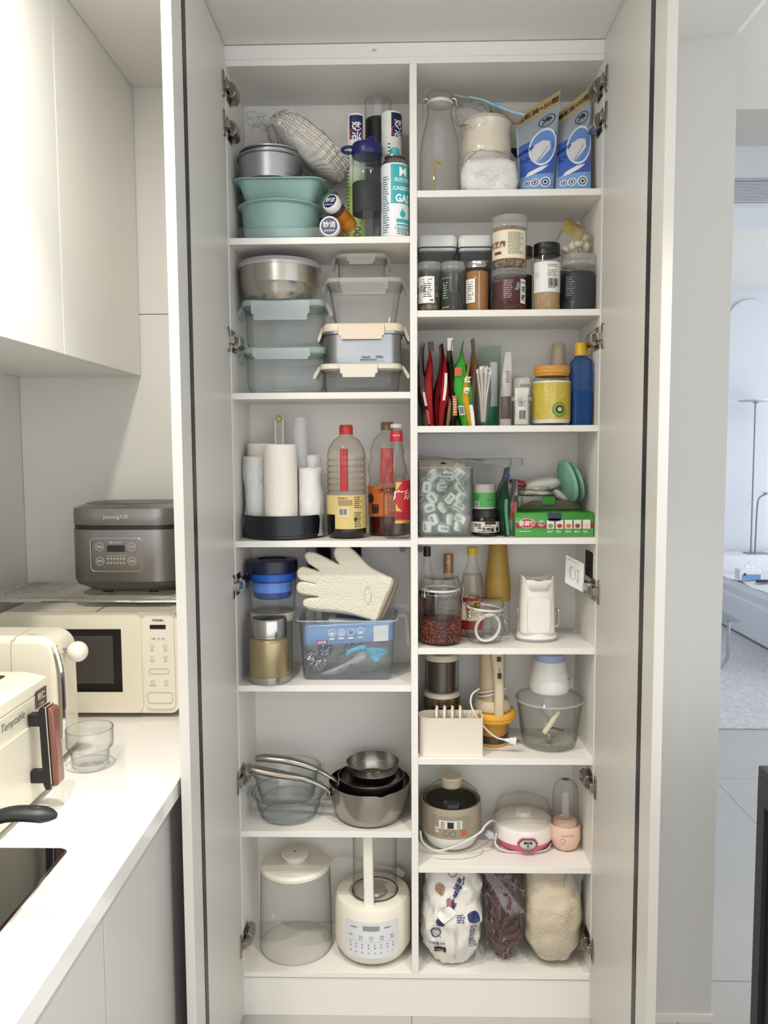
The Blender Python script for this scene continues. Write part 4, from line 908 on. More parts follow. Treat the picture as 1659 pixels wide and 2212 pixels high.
# zip pouch lying on top
a, b = P(975, 212, .12), P(1131, 250, .05)
def zp(u, v):
    p_ = Vector(a).lerp(Vector(b), u); return (p_.x, p_.y-.02+.09*v, p_.z+.006*sin(u*5)+.012*v+.003*nz(u*8, v*6)+.010*sin(pi*u)*sin(pi*v))
t = thing('zip_bag', 'pale zip bag with blue slider lying across bottle and crock', 'plastic bag')
part('film', sheet(zp, 30, 14), gl('#e6e6e2', '#cfcfca', .2, .55, '#e8e6e0'), t, solid=.003)
part('zip_track', G().tube([Vector(zp(i/20, -.02))+Vector((0, -.002, -.001)) for i in range(5, 21)], .0022, 6), mk('#8fc6de', .4), t)
sp_ = Vector(zp(.62, -.02)); part('slider', G().box(-.008, .008, -.004, .003, -.004, .005).move(Matrix.Translation(sp_) @ Matrix.Rotation(radians(10), 4, 'Y')), mk('#5aa9d8', .4), t, bev=.001)
p_ = P(1022, 252, .09)
g = blob(.045, .03, .032, .35, 2.5, 21, 28, 16)
tag(part('crumpled_bag', g, FILM, None, loc=(p_.x+.0, .085, p_.z), fix=False), 'crumpled clear film over the left of the crock lid', 'plastic bag')
# dishwasher tablet pouches
GOLDP = '#b49a68'
def tab_pouch(lb, tl, tr, bl, br, Y, seed):
    zt1, zt2 = Z(tl[1], Y), Z(tr[1], Y); x0, x1 = X(bl, 405, Y), X(br, 405, Y); w = x1-x0; H = (zt2-R1); cx_ = (x0+x1)/2
    xt0, xt1 = X(tl[0], tl[1], Y), X(tr[0], tr[1], Y)
    t = thing('tablet_pouch', lb, 'pouch', (cx_, Y, R1), group='blue tablet pouches')
    g, mp0 = pouch(w, H, .048, seed, belly=.3, wr=.0025, top=.16)
    wt = xt1-xt0; ct = (xt0+xt1)/2-cx_; drop = zt2-zt1
    def sh(p_):
        a_, b_, c_ = p_; k = c_/H; s = 1+(wt/w-1)*k
        return Vector((a_*s+ct*k, b_+.035*k*(1-(a_/w+.5)*.0)+.03*(.5-a_/w)*k, c_-(drop*(.5-a_/w))*k))
    g.warp(lambda a_, b_, c_: tuple(sh((a_, b_, c_))))
    mp = lambda a_, c_, o=0: sh(mp0(a_, c_, o))
    part('pouch_body', g, mk('#9fb2cc', .28, bump=.15, bscale=30), t)
    part('blue_print', G().patch(mp, -w*.46, w*.46, H*.20, H*.60, .0006, nx=14, nz=10), mk('#3f63b8', .3), t)
    part('sky_print', G().patch(mp, -w*.47, w*.47, .004, H*.20, .0008, nx=14, nz=6), mk('#7ba6d6', .3), t)
    part('silver_print', G().patch(mp, -w*.46, w*.46, H*.60, H*.86, .0006, nx=14, nz=8), mk('#aeb6c2', .25, .4), t)
    part('gold_band', G().patch(mp, -w*.49, w*.49, H*.86, H*.995, .0007, nx=12, nz=3), mk(GOLDP, .4), t)
    part('lettering', G().text(mp, '量贩装×50颗', 0, H*.925, .0175, .0014, sx=.82, bold=.02).text(mp, '净', w*.22, H*.755, .022, .0016, bold=.02).disc(mp, w*.22, H*.755, .017, .0014, 24, r0=.0152), INK, t)
    part('white_swirl', G().disc(mp, w*.12, H*.48, w*.36, .0010, 30, rz=H*.20, r0=w*.32), mk('#dfe7f4', .4), t)
    part('pale_disc', G().disc(mp, w*.12, H*.48, w*.32, .0010, 30, rz=H*.178), mk('#6a8fd0', .4), t)
    part('tablet_picture', G().poly(mp, [(w*q, H*v) for q, v in ((-.18, .36), (-.20, .46), (-.10, .53), (.12, .55), (.30, .52), (.32, .44), (.22, .40), (.02, .33), (-.06, .33))], .0016), mk('#d9d9dc', .6, bump=.4, bscale=500), t)
    part('tablet_edge', G().poly(mp, [(w*q, H*v) for q, v in ((-.06, .335), (.24, .475), (.26, .465), (-.02, .325))], .0020), mk('#a9a9ae', .6), t)
    part('spoon_picture', G().poly(mp, [(w*q, H*v) for q, v in ((-.36, .19), (-.25, .235), (.05, .27), (.30, .275), (.12, .235), (-.15, .20))], .0018), mk('#e9eaee', .3), t)
    part('side_lettering', G().text(mp, '洗碗块', -w*.30, H*.50, .0125, .0016, rot=.25, bold=.02).fine(mp, -w*.44, -w*.2, H*.36, H*.43, 3, .0014, seed), mk('#14224f', .5), t)
    for i, q in enumerate((-.30, -.08, .22)):
        rr = (.010, .0115, .014)[i]
        ic = part('icon', G().disc(mp, w*q, H*.115, rr, .0012, 22), mk('#e8edf5', .4), t)
        part('icon_mark', G().disc(mp, w*q, H*.115, rr*.72, .0018, 18, r0=rr*.52).disc(mp, w*q, H*.115, rr*.28, .0018, 12), mk('#33406a', .5), ic)
    part('small_print', G().fine(mp, w*.08, w*.36, H*.03, H*.05, 1, .0014).fine(mp, -w*.2, 0, H*.03, H*.05, 1, .0014), mk('#24345f', .5), t)
    return t
tab_pouch('blue dishwasher tablet pouch with gold top, left of the pair', (1120, 238), (1217, 187), 1122, 1194, .055, 1)
tab_pouch('blue dishwasher tablet pouch with gold top, right of the pair', (1212, 232), (1284, 180), 1200, 1276, .055, 5)
g, mp = pouch(.05, .16, .02, 9, wr=.003); p_ = P(1122, 330, .16)
t = thing('dark_sachet', 'dark blue sachet with red tab squeezed behind the tablet pouch', 'sachet', (p_.x, .175, R1), .2)
part('sachet', g, mk('#2a3658', .3), t); part('red_tab', G().patch(mp, -.02, .02, .10, .125, .001, nz=3), mk('#b02a2e', .4), t)
# ================================================================== right column, second shelf
for u0, u1, lb in ((902, 985, 'grey clear canister with white push lid at the left back'), (988, 1062, 'grey clear canister with white push lid behind the silver-lid jar')):
    x, w3, zt_, _ = fit(u0, u1, 517, 600, .15); H = zt_-R2
    t = thing('push_lid_canister', lb, 'canister', (max(x, .012+w3/2), .158, R2), group='white-lidded canisters')
    part('body', G().loft([(.002, w3*.90, .10, .012), (H*.86, w3*.94, .104, .014)], cap1=False), gl('#c9cacc', '#85888b', .04, .12, '#8e9093'), t)
    part('contents', G().loft([(.003, w3*.85, .094, .01), (H*.60, w3*.87, .095, .012)]), mk('#4f4b47', .8, bump=.8, bscale=90), t)
    part('seal', G().loft([(H*.80, w3*.90, .1, .012), (H*.815, w3*.97, .108, .014), (H*.84, w3*.97, .108, .014)]), mk('#c9cbce', .35), t)
    part('lid', G().loft([(H*.86, w3*.98, .108, .014), (H*.87, w3, .11, .016), (H*.965, w3, .11, .016), (H, w3*.94, .10, .014)]), mk('#e6e5e3', .3), t)
CJ = gl('#f1f1ef', '#9c9c98', .04, .03)
def jar(name, lb, u0, u1, vt, Y, zb, lidm, lidh=.018, lidr=1.0, wall=CJ, neck=.0, cat='jar', vb=668, dy=0):
    x, w3, zt_, _ = fit(u0, u1, vt, vb, Y); r = w3/2; H = Z(vt, Y-r*.6)-zb
    t = thing(name, lb, cat, (x, Y, zb))
    part('jar_wall', G().lathe([(.001, .003), (r*.88, .001), (r*.965, .006), (r*.97, H-lidh-neck-.012), (r*.90, H-lidh-.003), (r*.90, H-lidh)], 40, False, False), wall, t)
    part('lid', G().lathe([(r*.95*lidr, H-lidh), (r*lidr, H-lidh+.001), (r*lidr, H-lidh*.55), (r*.985*lidr, H-lidh*.5), (r*lidr, H-lidh*.45), (r*lidr, H-.002), (r*.95*lidr, H), (r*.8*lidr, H-.001), (.001, H-.001)], 40, True, False), lidm, t)
    return t, r, H, x
LIDC = gl('#e9e9e7', '#a9a9a6', .1, .25)
t, r, H, x = jar('spice_jar', 'spice jar of nutmegs with white label by the divider', 902, 952, 567, .045, R2, LIDC)
xj, yj = x, .045
mp = cyl(r*.98)
part('label_paper', G().patch(mp, -r*1.2, r*.42, H*.17, H*.70, .0006), PAPER, t)
part('small_print', G().fine(mp, -r*.55, r*.2, H*.28, H*.66, 9, .0012, 2, .4).disc(mp, r*.1, H*.225, .002, .0012).disc(mp, r*.24, H*.225, .002, .0012).text(mp, '豆蔻', -r*.9, H*.45, .02, .0012), INK, t)
NUT = mk('#8d7963', .7, bump=.8, bscale=120, var=.2, vscale=60)
nut_me = mesh(G().sph((0, 0, 0), .0095, 12, 9, (1, 1, 1.25)), 'nutmeg', NUT, 180)
rn = random.Random(5)
for i in range(17):
    lv = i//4; a = rn.uniform(0, 6.28) if i else 0; a = (i % 4)*pi/2+lv*.7
    o = part('nutmeg', nut_me, NUT, None, loc=(xj+(r-.0135)*.78*cos(a), yj+(r-.0135)*.78*sin(a), R2+.014+lv*.0155)); o.rotation_euler = (rn.uniform(0, 3), rn.uniform(0, 3), 0)
    tag(o, 'brown nutmeg seed inside the white-labelled spice jar', 'nutmeg', 'nutmegs in the spice jar')
def fill(t, r, z0, z1, col, name='contents', bump=.9, bs=180, var=.35, rough=.85, kind='noise', top=True):
    g = G().lathe([(.001, z0), (r*.90, z0), (r*.93, z0+.004), (r*.935, z1-.002), (r*.9, z1), (r*.4, z1+.002), (.001, z1+.002)], 36, False, False)
    return part(name, g, mk(col, rough, bump=bump, bscale=bs, var=var, vscale=bs, kind=kind), t)
def seeds(t, r, z0, z1, col, n, size, name='grains', seed=1, front=True, rough=.5):
    g = G(); rn = random.Random(seed)
    for i in range(n):
        a = rn.uniform(-pi*.62, pi*.62)-pi/2; z = rn.uniform(z0+size, z1)
        g.sph((r*.948*cos(a), r*.948*sin(a), z), size*rn.uniform(.7, 1.1), 5, 3, (1, 1, rn.uniform(.8, 1.3)))
    return part(name, g, mk(col, rough, var=.3, vscale=300), t, sharp=180, fix=False, kind='stuff')
t, r, H, x = jar('spice_jar', 'spice jar with dark green label and black peppercorns', 953, 1004, 567, .045, R2, LIDC)
fill(t, r, .004, H*.36, '#2f2f2c'); seeds(t, r, .004, H*.38, '#45453f', 320, .0022, 'peppercorns', 3)
mp = cyl(r*.98); GRN = mk('#2c3a2a', .45)
part('label_paper', G().patch(mp, -r*1.4, -r*.38, H*.10, H*.66, .0006), GRN, t)
part('label_paper', G().patch(mp, r*.86, r*1.5, H*.10, H*.66, .0006), GRN, t)
part('label_edge', G().patch(mp, -r*1.4, -r*.38, H*.075, H*.10, .0006), mk('#b39a78', .5), t); part('label_edge', G().patch(mp, -r*1.4, -r*.38, H*.66, H*.675, .0006), mk('#b39a78', .5), t)
part('small_print', G().fine(mp, -r*1.0, -r*.5, H*.25, H*.6, 7, .0012, 6, .35), mk('#c9cbbd', .5), t)
t, r, H, x = jar('spice_jar', 'spice jar of orange brown powder with silver lid', 1006, 1056, 566, .045, R2, mk('#bdbcb9', .22, 1))
fill(t, r, .003, H*.80, '#9a6a2c', bump=.2, bs=60, var=.12)
mp = cyl(r*.98)
part('label_paper', G().patch(mp, -r*1.4, -r*.28, H*.17, H*.64, .0006), PAPER, t); part('small_print', G().fine(mp, -r*1.0, -r*.4, H*.22, H*.6, 9, .0012, 2, .35), INK, t)
part('seam', G().patch(mp, 0, r*.12, H*.02, H*.78, .0006), gl('#e9e2d2', '#c4b89a', .2, .4), t)
# stacked jars
t, r, H, x = jar('jar', 'jar of sichuan pepper with maroon label under the taller jar', 1062, 1136, 583, .05, R2, LIDC, .016)
fill(t, r, .003, H*.70, '#4a2622'); seeds(t, r, .003, H*.25, '#5a2a26', 260, .0026, 'peppercorns', 8)
mp = cyl(r*.98)
part('label_paper', G().patch(mp, -r*.55, r*1.3, H*.22, H*.76, .0006, nx=16), mk('#4a1f26', .5), t)
part('white_panel', G().patch(mp, r*.58, r*1.1, H*.17, H*.74, .0010), PAPER, t)
part('lettering', G().text(mp, '花', r*.83, H*.50, .0165, .0016, bold=.02).text(mp, '椒', r*.83, H*.31, .0165, .0016, bold=.02).text(mp, '淳御堂', r*.83, H*.66, .0075, .0016), INK, t)
part('small_print', G().fine(mp, -r*.42, r*.12, H*.28, H*.72, 10, .0012, 2, .3), mk('#c9b2b0', .5), t)
part('leaf_print', G().disc(mp, r*.42, H*.58, .005, .0012, 10, rz=.009).disc(mp, r*.34, H*.50, .006, .0012, 10, rz=.004), mk('#6f8f94', .5), t)
zj = R2+H+.001
t, r, H, x = jar('jar', 'tall jar of dried mushroom slices with cream label on top of another', 1063, 1139, 468, .05, zj, LIDC, .03, vb=580)
fill(t, r*.9, .003, H*.66, '#6d5c48'); g = G(); rn = random.Random(9)
for i in range(60):
    a = rn.uniform(-2.6, -.5); rr = r*.88; z = rn.uniform(.006, H*.72) if i % 3 else rn.uniform(.006, H*.2); s0 = len(g.v); q = rn.uniform(.007, .013)
    g.grid(lambda u, v: (q*cos(pi*u)*(1-.35*v), .002*v+.001*sin(u*6), q*sin(pi*u)*(1-.35*v)), 8, 1)
    g.move(Matrix.Translation((rr*cos(a), rr*sin(a), z)) @ Matrix.Rotation(a+pi/2, 4, 'Z') @ Matrix.Rotation(rn.uniform(0, 6), 4, 'Y'), s0)
part('mushroom_slices', g, mk('#9b8668', .8, var=.4, vscale=80), t, fix=False, kind='stuff')
mp = cyl(r*.98)
part('label_paper', G().patch(mp, -r*1.5, r*.95, H*.165, H*.70, .0006, nx=24), mk('#e6dcc4', .5), t)
part('label_edge', G().patch(mp, -r*1.5, r*.95, H*.155, H*.17, .0008, nx=24).patch(mp, -r*1.5, r*.95, H*.695, H*.71, .0008, nx=24), mk('#c98a4e', .5), t, kind='stuff')
part('lettering', G().text(mp, '白芝麻', -r*.92, H*.435, .0175, .0014, bold=.02).patch(mp, -r*1.1, -r*.6, H*.25, H*.30, .0012), mk('#7a3c1c', .5), t)
part('small_print', G().fine(mp, -r*.22, r*.72, H*.24, H*.66, 15, .0012, 4, .35), mk('#4c4238', .5), t)
# dark jar behind
t, r, H, x = jar('jar', 'narrow jar with dark cap half hidden behind the pepper jar', 1112, 1150, 535, .14, R2, mk('#3a2e1c', .3), .028)
fill(t, r, .003, H*.6, '#1c1a18')
# white sesame
t, r, H, x = jar('jar', 'white sesame jar with black cap and barcode label', 1151, 1210, 528, .05, R2, mk('#131417', .35), .030, .97, neck=.004)
fill(t, r, .003, H*.30, '#b99f78', bs=300); seeds(t, r, .003, H*.31, '#c2a47a', 700, .0013, 'sesame_seeds', 2)
mp = cyl(r*.98)
part('label_paper', G().patch(mp, -r*1.3, r*1.25, H*.27, H*.715, .0006, nx=22), mk('#e6e6e4', .5), t)
part('small_print', G().barcode(mp, -r*.05, r*.75, H*.35, H*.47, .0012).fine(mp, -r*.05, r*.72, H*.325, H*.345, 1, .0012), INK, t)
part('brown_print', G().fine(mp, -r*.1, r*.75, H*.49, H*.60, 5, .0012, 3, .4).fine(mp, -r*.1, r*.8, H*.63, H*.68, 2, .0012, 5, .4), mk('#8f6f52', .5), t)
part('flower_print', G().disc(mp, -r*.92, H*.53, .007, .0012, 8, rz=.010), mk('#d6cfc6', .5), t)
# black sesame
t, r, H, x = jar('jar', 'wide jar of black sesame with clear lid on the right', 1219, 1291, 553, .058, R2, LIDC, .026)
fill(t, r, .003, H*.70, '#17181b', bs=300); seeds(t, r, .003, H*.72, '#3b3c40', 160, .0009, 'sesame_seeds', 4)
mp = cyl(r*.98)
part('label_paper', G().patch(mp, -r*1.4, -r*.22, H*.19, H*.66, .0006), mk('#1a1d29', .5), t); part('small_print', G().fine(mp, -r*.95, -r*.4, H*.25, H*.6, 9, .0012, 4, .3), mk('#a09880', .5), t)
x0_ = X(1212, 600, .15)
t = thing('spice_tin', 'small dark blue tin behind the two sesame jars', 'tin', (x0_, .165, R2))
part('tin', G().lathe([(.001, 0), (.022, 0), (.022, .11), (.001, .11)], 28, False, False), mk('#2b3348', .35), t); part('lid', G().lathe([(.0225, .11), (.0225, .125), (.001, .126)], 28, True, False), mk('#3c4668', .3), t)
# garlic bag
zt2 = R2+H
p_ = P(1252, 520, .075)
t = thing('garlic_bag', 'clear bag of garlic cloves with yellow header on the black sesame jar', 'plastic bag', (p_.x, .09, p_.z-.004), rot=(0, radians(30), 0))
g = blob(.046, .040, .040, .20, 2.2, 31, 30, 18, .8)
part('film', g, gl('#f3f1ea', '#cfcabd', .12, .12, bump=.5), t, fix=False)
part('header_card', sheet(lambda u, v: ((u-.5)*.056-.020, -.040+.030*v*v-.003*sin(u*6), .002+.044*v+.004*nz(u*5, v*5)), 12, 10), gl('#e6d68c', '#b59c48', .2, .6, '#d0ba68'), t, solid=.0008)
GAR = mk('#d8c8ae', .5, var=.12, vscale=40)
gar_me = mesh(G().lathe([(.001, -.011), (.006, -.009), (.0095, -.002), (.008, .006), (.003, .012), (.001, .014)], 14, False, False), 'garlic_clove', GAR, 180)
for i, (du, dv, dy) in enumerate(((-16, 12, -.02), (-2, 6, -.024), (-30, 20, -.012), (10, -6, -.02), (-12, 24, -.005), (14, 12, -.015), (0, 18, 0))):
    q = P(1252+du, 520+dv, .09+dy); o = part('garlic_clove', gar_me, GAR, None, loc=tuple(q)); o.rotation_euler = (i*.7, i*1.3, i)
    tag(o, 'pale garlic clove in the bag with the yellow header', 'garlic', 'garlic cloves in the bag')
# ================================================================== right column, third shelf
def packet(lb, u0, u1, vt, Y, col, th, seed, lean=0, cols=None, dpt=.12, patches=(), bend=.006, top='flat', z0=R3, cat='packet', vb=917):
    """soft packet standing on edge, its broad side along the cabinet depth"""
    x, w3, zt_, _ = fit(u0, u1, vt, vb, Y); H = zt_-z0
    g, mp0 = pouch(dpt, H, max(th, .006)*1.75, seed, belly=.42, wr=.003, top=.14, nu=16, nv=26, gusset=.35)
    def sh(p_): # turn: broad side -> depth, thickness -> x
        a, b, c = p_; k = c/H
        return Vector((b*1.0+lean*k+bend*sin(k*5+seed), -a*.98+.010*nz(k*3, seed), c*(1+.06*(a/dpt)*sin(seed))))
    g.warp(lambda a, b, c: tuple(sh((a, b, c))))
    t = thing('seasoning_packet', lb, cat, (x, Y, z0))
    part('packet_body', g, cols or mk(col, .32, bump=.2, bscale=40), t)
    return t, H, w3
def edge_print(t, H, v0, v1, z0_, z1_, col, w, lean=0, bend=.006, seed=0, dpt=.12, nm='print_panel', dx=0):
    def mp(a, c, o=0): k = c/H; return Vector((a+dx+lean*k+bend*sin(k*5+seed), -dpt/2*1.0-.003-o, c))
    return part(nm, G().patch(mp, -w/2, w/2, H*z0_, H*z1_, .001, nx=3, nz=8), mk(col, .4), t), mp
t, H, w3 = packet('beige and black seasoning packet tight against the divider', 903, 914, 748, .10, '#8f8467', .014, 1, -.004); edge_print(t, H, 0, 0, .45, .96, '#1f1a1c', .008, -.004, seed=1)
t, H, w3 = packet('dark maroon seasoning packet, second from the divider', 915, 925, 752, .10, '#4a1a1c', .016, 2, -.012); edge_print(t, H, 0, 0, .25, .42, '#d9d4cf', .006, -.012, seed=2); edge_print(t, H, 0, 0, .02, .2, '#a8242c', .008, -.012, seed=2)
t, H, w3 = packet('bright red seasoning packet with folded dark tip', 925, 938, 744, .09, '#a3222a', .018, 3, -.010); edge_print(t, H, 0, 0, .88, .99, '#3a1216', .016, -.010, seed=3)
t, H, w3 = packet('thin dark red seasoning packet between two red ones', 941, 950, 746, .10, '#6b1a20', .012, 4, .004)
t, H, w3 = packet('red seasoning packet with white strip down its edge', 948, 960, 743, .09, '#b0242c', .016, 5, .003); edge_print(t, H, 0, 0, .30, .62, '#ddd8d2', .007, .003, seed=5)
t, H, w3 = packet('beige seasoning packet with a pale folded top', 960, 972, 736, .10, '#b59f7c', .014, 6, .010); edge_print(t, H, 0, 0, .85, .99, '#cfc9c4', .014, .010, seed=6)
t, H, w3 = packet('black seasoning packet with orange panel near its foot', 966, 982, 745, .09, '#171414', .020, 7, .004)
pn, mp = edge_print(t, H, 0, 0, .12, .36, '#b0682c', .011, .004, seed=7); part('small_print', G().fine(mp, -.004, .004, H*.15, H*.33, 6, .002), mk('#e0c69a', .5), pn)
t, H, w3 = packet('large bright green snack packet with barcode', 982, 1019, 746, .08, '#3fa33a', .040, 8, -.006, dpt=.11); edge_print(t, H, 0, 0, .60, .70, '#c45a2c', .018, -.006, seed=8, dpt=.11, dx=-.008)
pn, mp = edge_print(t, H, 0, 0, .13, .24, '#e4e6e0', .014, -.006, seed=8, dpt=.11, dx=-.010); part('barcode', G().barcode(mp, -.006, .006, H*.14, H*.23, .002), INK, pn)
edge_print(t, H, 0, 0, .0, .25, '#e4e2de', .012, -.006, seed=8, dpt=.11, dx=.014, nm='white_corner')
t, H, w3 = packet('yellow seasoning packet with white lettering against the green one', 1006, 1018, 786, .055, '#d9a52c', .012, 9, -.010, dpt=.08)
mp = lambda a, c, o=0: Vector((a-.010*c/H+.006*sin(c/H*5+9)+.001, -.046-o, c)); part('lettering', G().text(mp, '红', 0, H*.72, .017, .002, bold=.02).text(mp, '枣', 0, H*.55, .017, .002, bold=.02), mk('#f4efe4', .5), t)
t, H, w3 = packet('brown hang-tab seasoning packet leaning right of the green one', 1010, 1034, 733, .095, '#8a5a3a', .016, 10, -.006, dpt=.10); edge_print(t, H, 0, 0, .02, .18, '#c4742c', .010, -.006, seed=10, dpt=.10); edge_print(t, H, 0, 0, .25, .6, '#4a3628', .006, -.006, seed=10, dpt=.1)
# cotton swabs
xs, w3, zt_, _ = fit(1028, 1060, 795, 917, .06); H = zt_-R3
t = thing('swab_bundle', 'bundle of white cotton swabs fanned out in its bag', 'cotton swabs', (xs, .065, R3)); rn = random.Random(3)
g = G(); g2 = G()
for i in range(46):
    a = rn.uniform(-1, 1); b = rn.uniform(-1, 1); hq = H*rn.uniform(.92, 1.02)*(1-.06*abs(a)); bot = Vector((a*.004, b*.012, .004)); topp = Vector((a*.019, b*.028-.006, hq-.006)); mid = bot.lerp(topp, .5)+Vector((a*-.003, 0, 0))
    g.tube([bot, mid, topp], .0012, 5); g2.sph(tuple(topp), .0026, 6, 4, (1, 1, 1.7))
part('sticks', g, mk('#e6ddd4', .7), t, fix=False, kind='stuff'); part('cotton_tips', g2, mk('#efece6', .9), t, fix=False, kind='stuff')
g = blob(.021, .036, H*.52, .12, 2.0, 14, 24, 18, .7); g.warp(lambda a, b, c: (a*(.75+.35*(c/H+.5)), b, c+H*.5)); part('film', g, FILM, t, fix=False)
# green bag behind
x, w3, zt_, _ = fit(1028, 1078, 747, 917, .14); H = zt_-R3
g, mp = pouch(w3, H, .035, 12, wr=.004, top=.12); g.warp(lambda a, b, c: (a+.006*c/H, b, c+(.10*a)*c/H))
t = thing('green_bag', 'translucent green bag standing behind the cotton swabs', 'bag', (x, .15, R3)); part('bag_body', g, gl('#cfe0d2', '#8fb09a', .15, .5, '#a9c4b0'), t)
part('green_panel', G().patch(mp, -w3*.3, w3*.42, 0.004, H*.7, .001, nx=8, nz=8), mk('#2f8a5c', .4), t)
part('white_panel', G().patch(mp, w3*.12, w3*.42, H*.25, H*.8, .002, nx=6, nz=8), mk('#dfe4e0', .4), t)
# grey sachet
x, w3, zt_, _ = fit(1079, 1106, 761, 915, .10); H = zt_-R3
g, mp = pouch(w3, H, .03, 15, wr=.004, top=.25, belly=.3); g.warp(lambda a, b, c: (a*(1-.55*max(0, c/H-.45)/.55)+.010*max(0, c/H-.4), b, c))
t = thing('grey_sachet', 'pale grey sachet with a pointed top beside the small jar', 'sachet', (x, .10, R3), -.15); part('sachet', g, mk('#c4c1bd', .35, bump=.2, bscale=40), t)
part('seed_window', G().patch(mp, -w3*.4, w3*.4, H*.10, H*.40, .001, nx=8, nz=6), mk('#6a6155', .5, bump=.7, bscale=150), t)
part('small_print', G().fine(mp, 0, w3*.38, H*.58, H*.75, 6, .0014, 3, .4), GREYINK, t)
# paper packet + small jar
x, w3, zt_, _ = fit(1105, 1148, 812, 915, .13); H = zt_-R3
t = thing('paper_packet', 'white paper packet with printed text behind the small glass jar', 'packet', (x, .145, R3)); g = G().loft([(0, w3*.9, .05, .006), (H*.8, w3, .05, .008), (H*.95, w3*.95, .04, .008), (H, w3*.85, .01, .004)])
g.warp(lambda a, b, c: (a+.002*nz(c*40, b*30), b+.003*nz(a*40, c*30), c)); part('packet_body', g, mk('#dedad2', .6, bump=.3, bscale=40), t)
mp = flat(-.027); part('small_print', G().fine(mp, -w3*.2, w3*.45, H*.45, H*.66, 8, .001, 3, .5).text(mp, '茯苓块', w3*.12, H*.80, .0085, .001), INK, t)
x, w3, zt_, _ = fit(1104, 1149, 857, 915, .05); r = w3/2; H = zt_-R3
t = thing('small_glass_jar', 'small clear glass jar holding a paper sachet', 'jar', (x, .05, R3))
part('jar_wall', G().lathe([(.001, .003), (r*.9, .001), (r*.98, .005), (r*.97, H*.8), (r*.92, H*.86), (r*.92, H)], 36, False, False), GLASS, t); part('rim', G().lathe([(r*.95, H-.012), (r*1.0, H-.011), (r*1.0, H-.001), (r*.93, H)], 36, False, False), gl('#e6e6e4', '#a9aaa8', .1, .3), t)
t = thing('paper_sachet', 'white sachet with a barcode inside the small glass jar', 'sachet', (x, .05, R3+.004)); g, mp = pouch(r*1.3, H*1.25, .022, 17, wr=.003)
part('sachet', g, mk('#d9d6d0', .5), t); part('barcode', G().barcode(mp, -r*.3, r*.35, H*.18, H*.48, .001), INK, t); part('small_print', G().fine(mp, -r*.4, r*.4, H*.6, H*.95, 5, .001), GREYINK, t)
# kiwi jar
x, w3, zt_, _ = fit(1150, 1234, 792, 915, .06); r = w3/2; H = zt_-R3
t = thing('fruit_jar', 'yellow glass jar with kiwi picture and wooden lid', 'jar', (x, .062, R3))
part('jar_wall', G().lathe([(.001, .004), (r*.88, .001), (r*.97, .006), (r, .016), (r, H*.72), (r*.95, H*.79), (r*.86, H*.83), (r*.86, H*.88)], 44, False, False), GLASS, t)
part('yellow_coat', G().lathe([(r*.985, H*.105), (r*.985, H*.715)], 44, False, False), mk('#cdb441', .35), t)
part('white_coat', G().lathe([(.001, .006), (r*.93, .006), (r*.975, .014), (r*.975, H*.105)], 40, False, False), mk('#e4e0d0', .4), t)
part('white_rim', G().lathe([(r*.978, H*.715), (r*.972, H*.745)], 40, False, False), mk('#e4e0d0', .4), t)
WD = mk('#cf9442', .5, var=.15, vscale=30, stretch=(1, 1, 6), name='lid_wood')
part('lid', G().lathe([(r*.86, H*.83), (r*.90, H*.875), (r*.93, H*.88), (r*.945, H*.90), (r*.92, H*.925), (r*.945, H*.95), (r*.94, H*.98), (r*.88, H), (.001, H)], 44, True, False), WD, t)
mp = cyl(r); kx, kz = r*.22, H*.265
for rr, col, of in ((.0185, '#4a3a1a', .0008), (.0172, '#86a238', .0012), (.0085, '#2a2c14', .0018), (.0055, '#c4cf86', .0022)): part('kiwi_picture', G().disc(mp, kx, kz, rr, of, 26), mk(col, .4), t)
g = G(); rn = random.Random(4)
for i in range(20):
    a = 2*pi*i/20; g.disc(mp, kx+.0098*cos(a), kz+.0098*sin(a), .0011, .0024, 6, rz=.0014)
part('kiwi_seeds', g, mk('#1a1a10', .4), t, kind='stuff')
g = G()
for i in range(70): 
    a = rn.uniform(-1.3, 1.3); g.disc(mp, a*r*.9, H*(.13+.5*rn.random()**(1.2 if abs(a) < .5 else 2.4)), rn.uniform(.0006, .0016), .0010, 7)
part('white_dots', g, mk('#f1ecd4', .5), t, kind='stuff')
# rolling pin and blue bottle
x, w3, zt_, _ = fit(1191, 1222, 742, 915, .16); r = w3/2; H = zt_-R3
t = thing('rolling_pin', 'beige rolling pin end standing behind the kiwi jar', 'rolling pin', (x, .165, R3)); part('pin', G().lathe([(.001, 0), (r*1.15, 0), (r*1.05, H*.6), (r*.9, H-.008), (r*.75, H), (.001, H)], 32, False, False), mk('#c4b89f', .5), t)
part('grip_ring', G().lathe([(r*1.16, H*.3), (r*1.18, H*.31), (r*1.16, H*.32)], 32, False, False), mk('#a99c82', .5), t)
x, w3, zt_, _ = fit(1234, 1281, 741, 913, .06); r = w3/2; H = zt_-R3
t = thing('detergent_bottle', 'blue faceted bottle with yellow cap beside the kiwi jar', 'bottle', (min(x, XR-.032), .062, R3)); BLU = gl('#3f74c4', '#123a78', .05, .55, '#2a66b0')
g = G(); rings = []
for i in range(15):
    z = .002+(H*.78-.002)*i/14; wv = 1+(.06 if i % 2 and 1 < i < 13 else 0); rings.append([(a*wv if abs(a) > w3*.3 else a, b*wv, z) for a, b in ring_rr(w3*.92, .050, .010, 3)])
rings.append([(a, b, H*.815) for a, b in ring_rr(w3*.66, .036, .015, 3)]); rings.append([(a, b, H*.85) for a, b in ring_rr(w3*.55, .028, .013, 3)])
part('bottle_wall', g._rings(rings, True, True), BLU, t, sharp=12)
part('liquid', G().loft([(.004, w3*.84, .043, .008), (H*.42, w3*.84, .043, .008)]), mk('#122e66', .2), t)
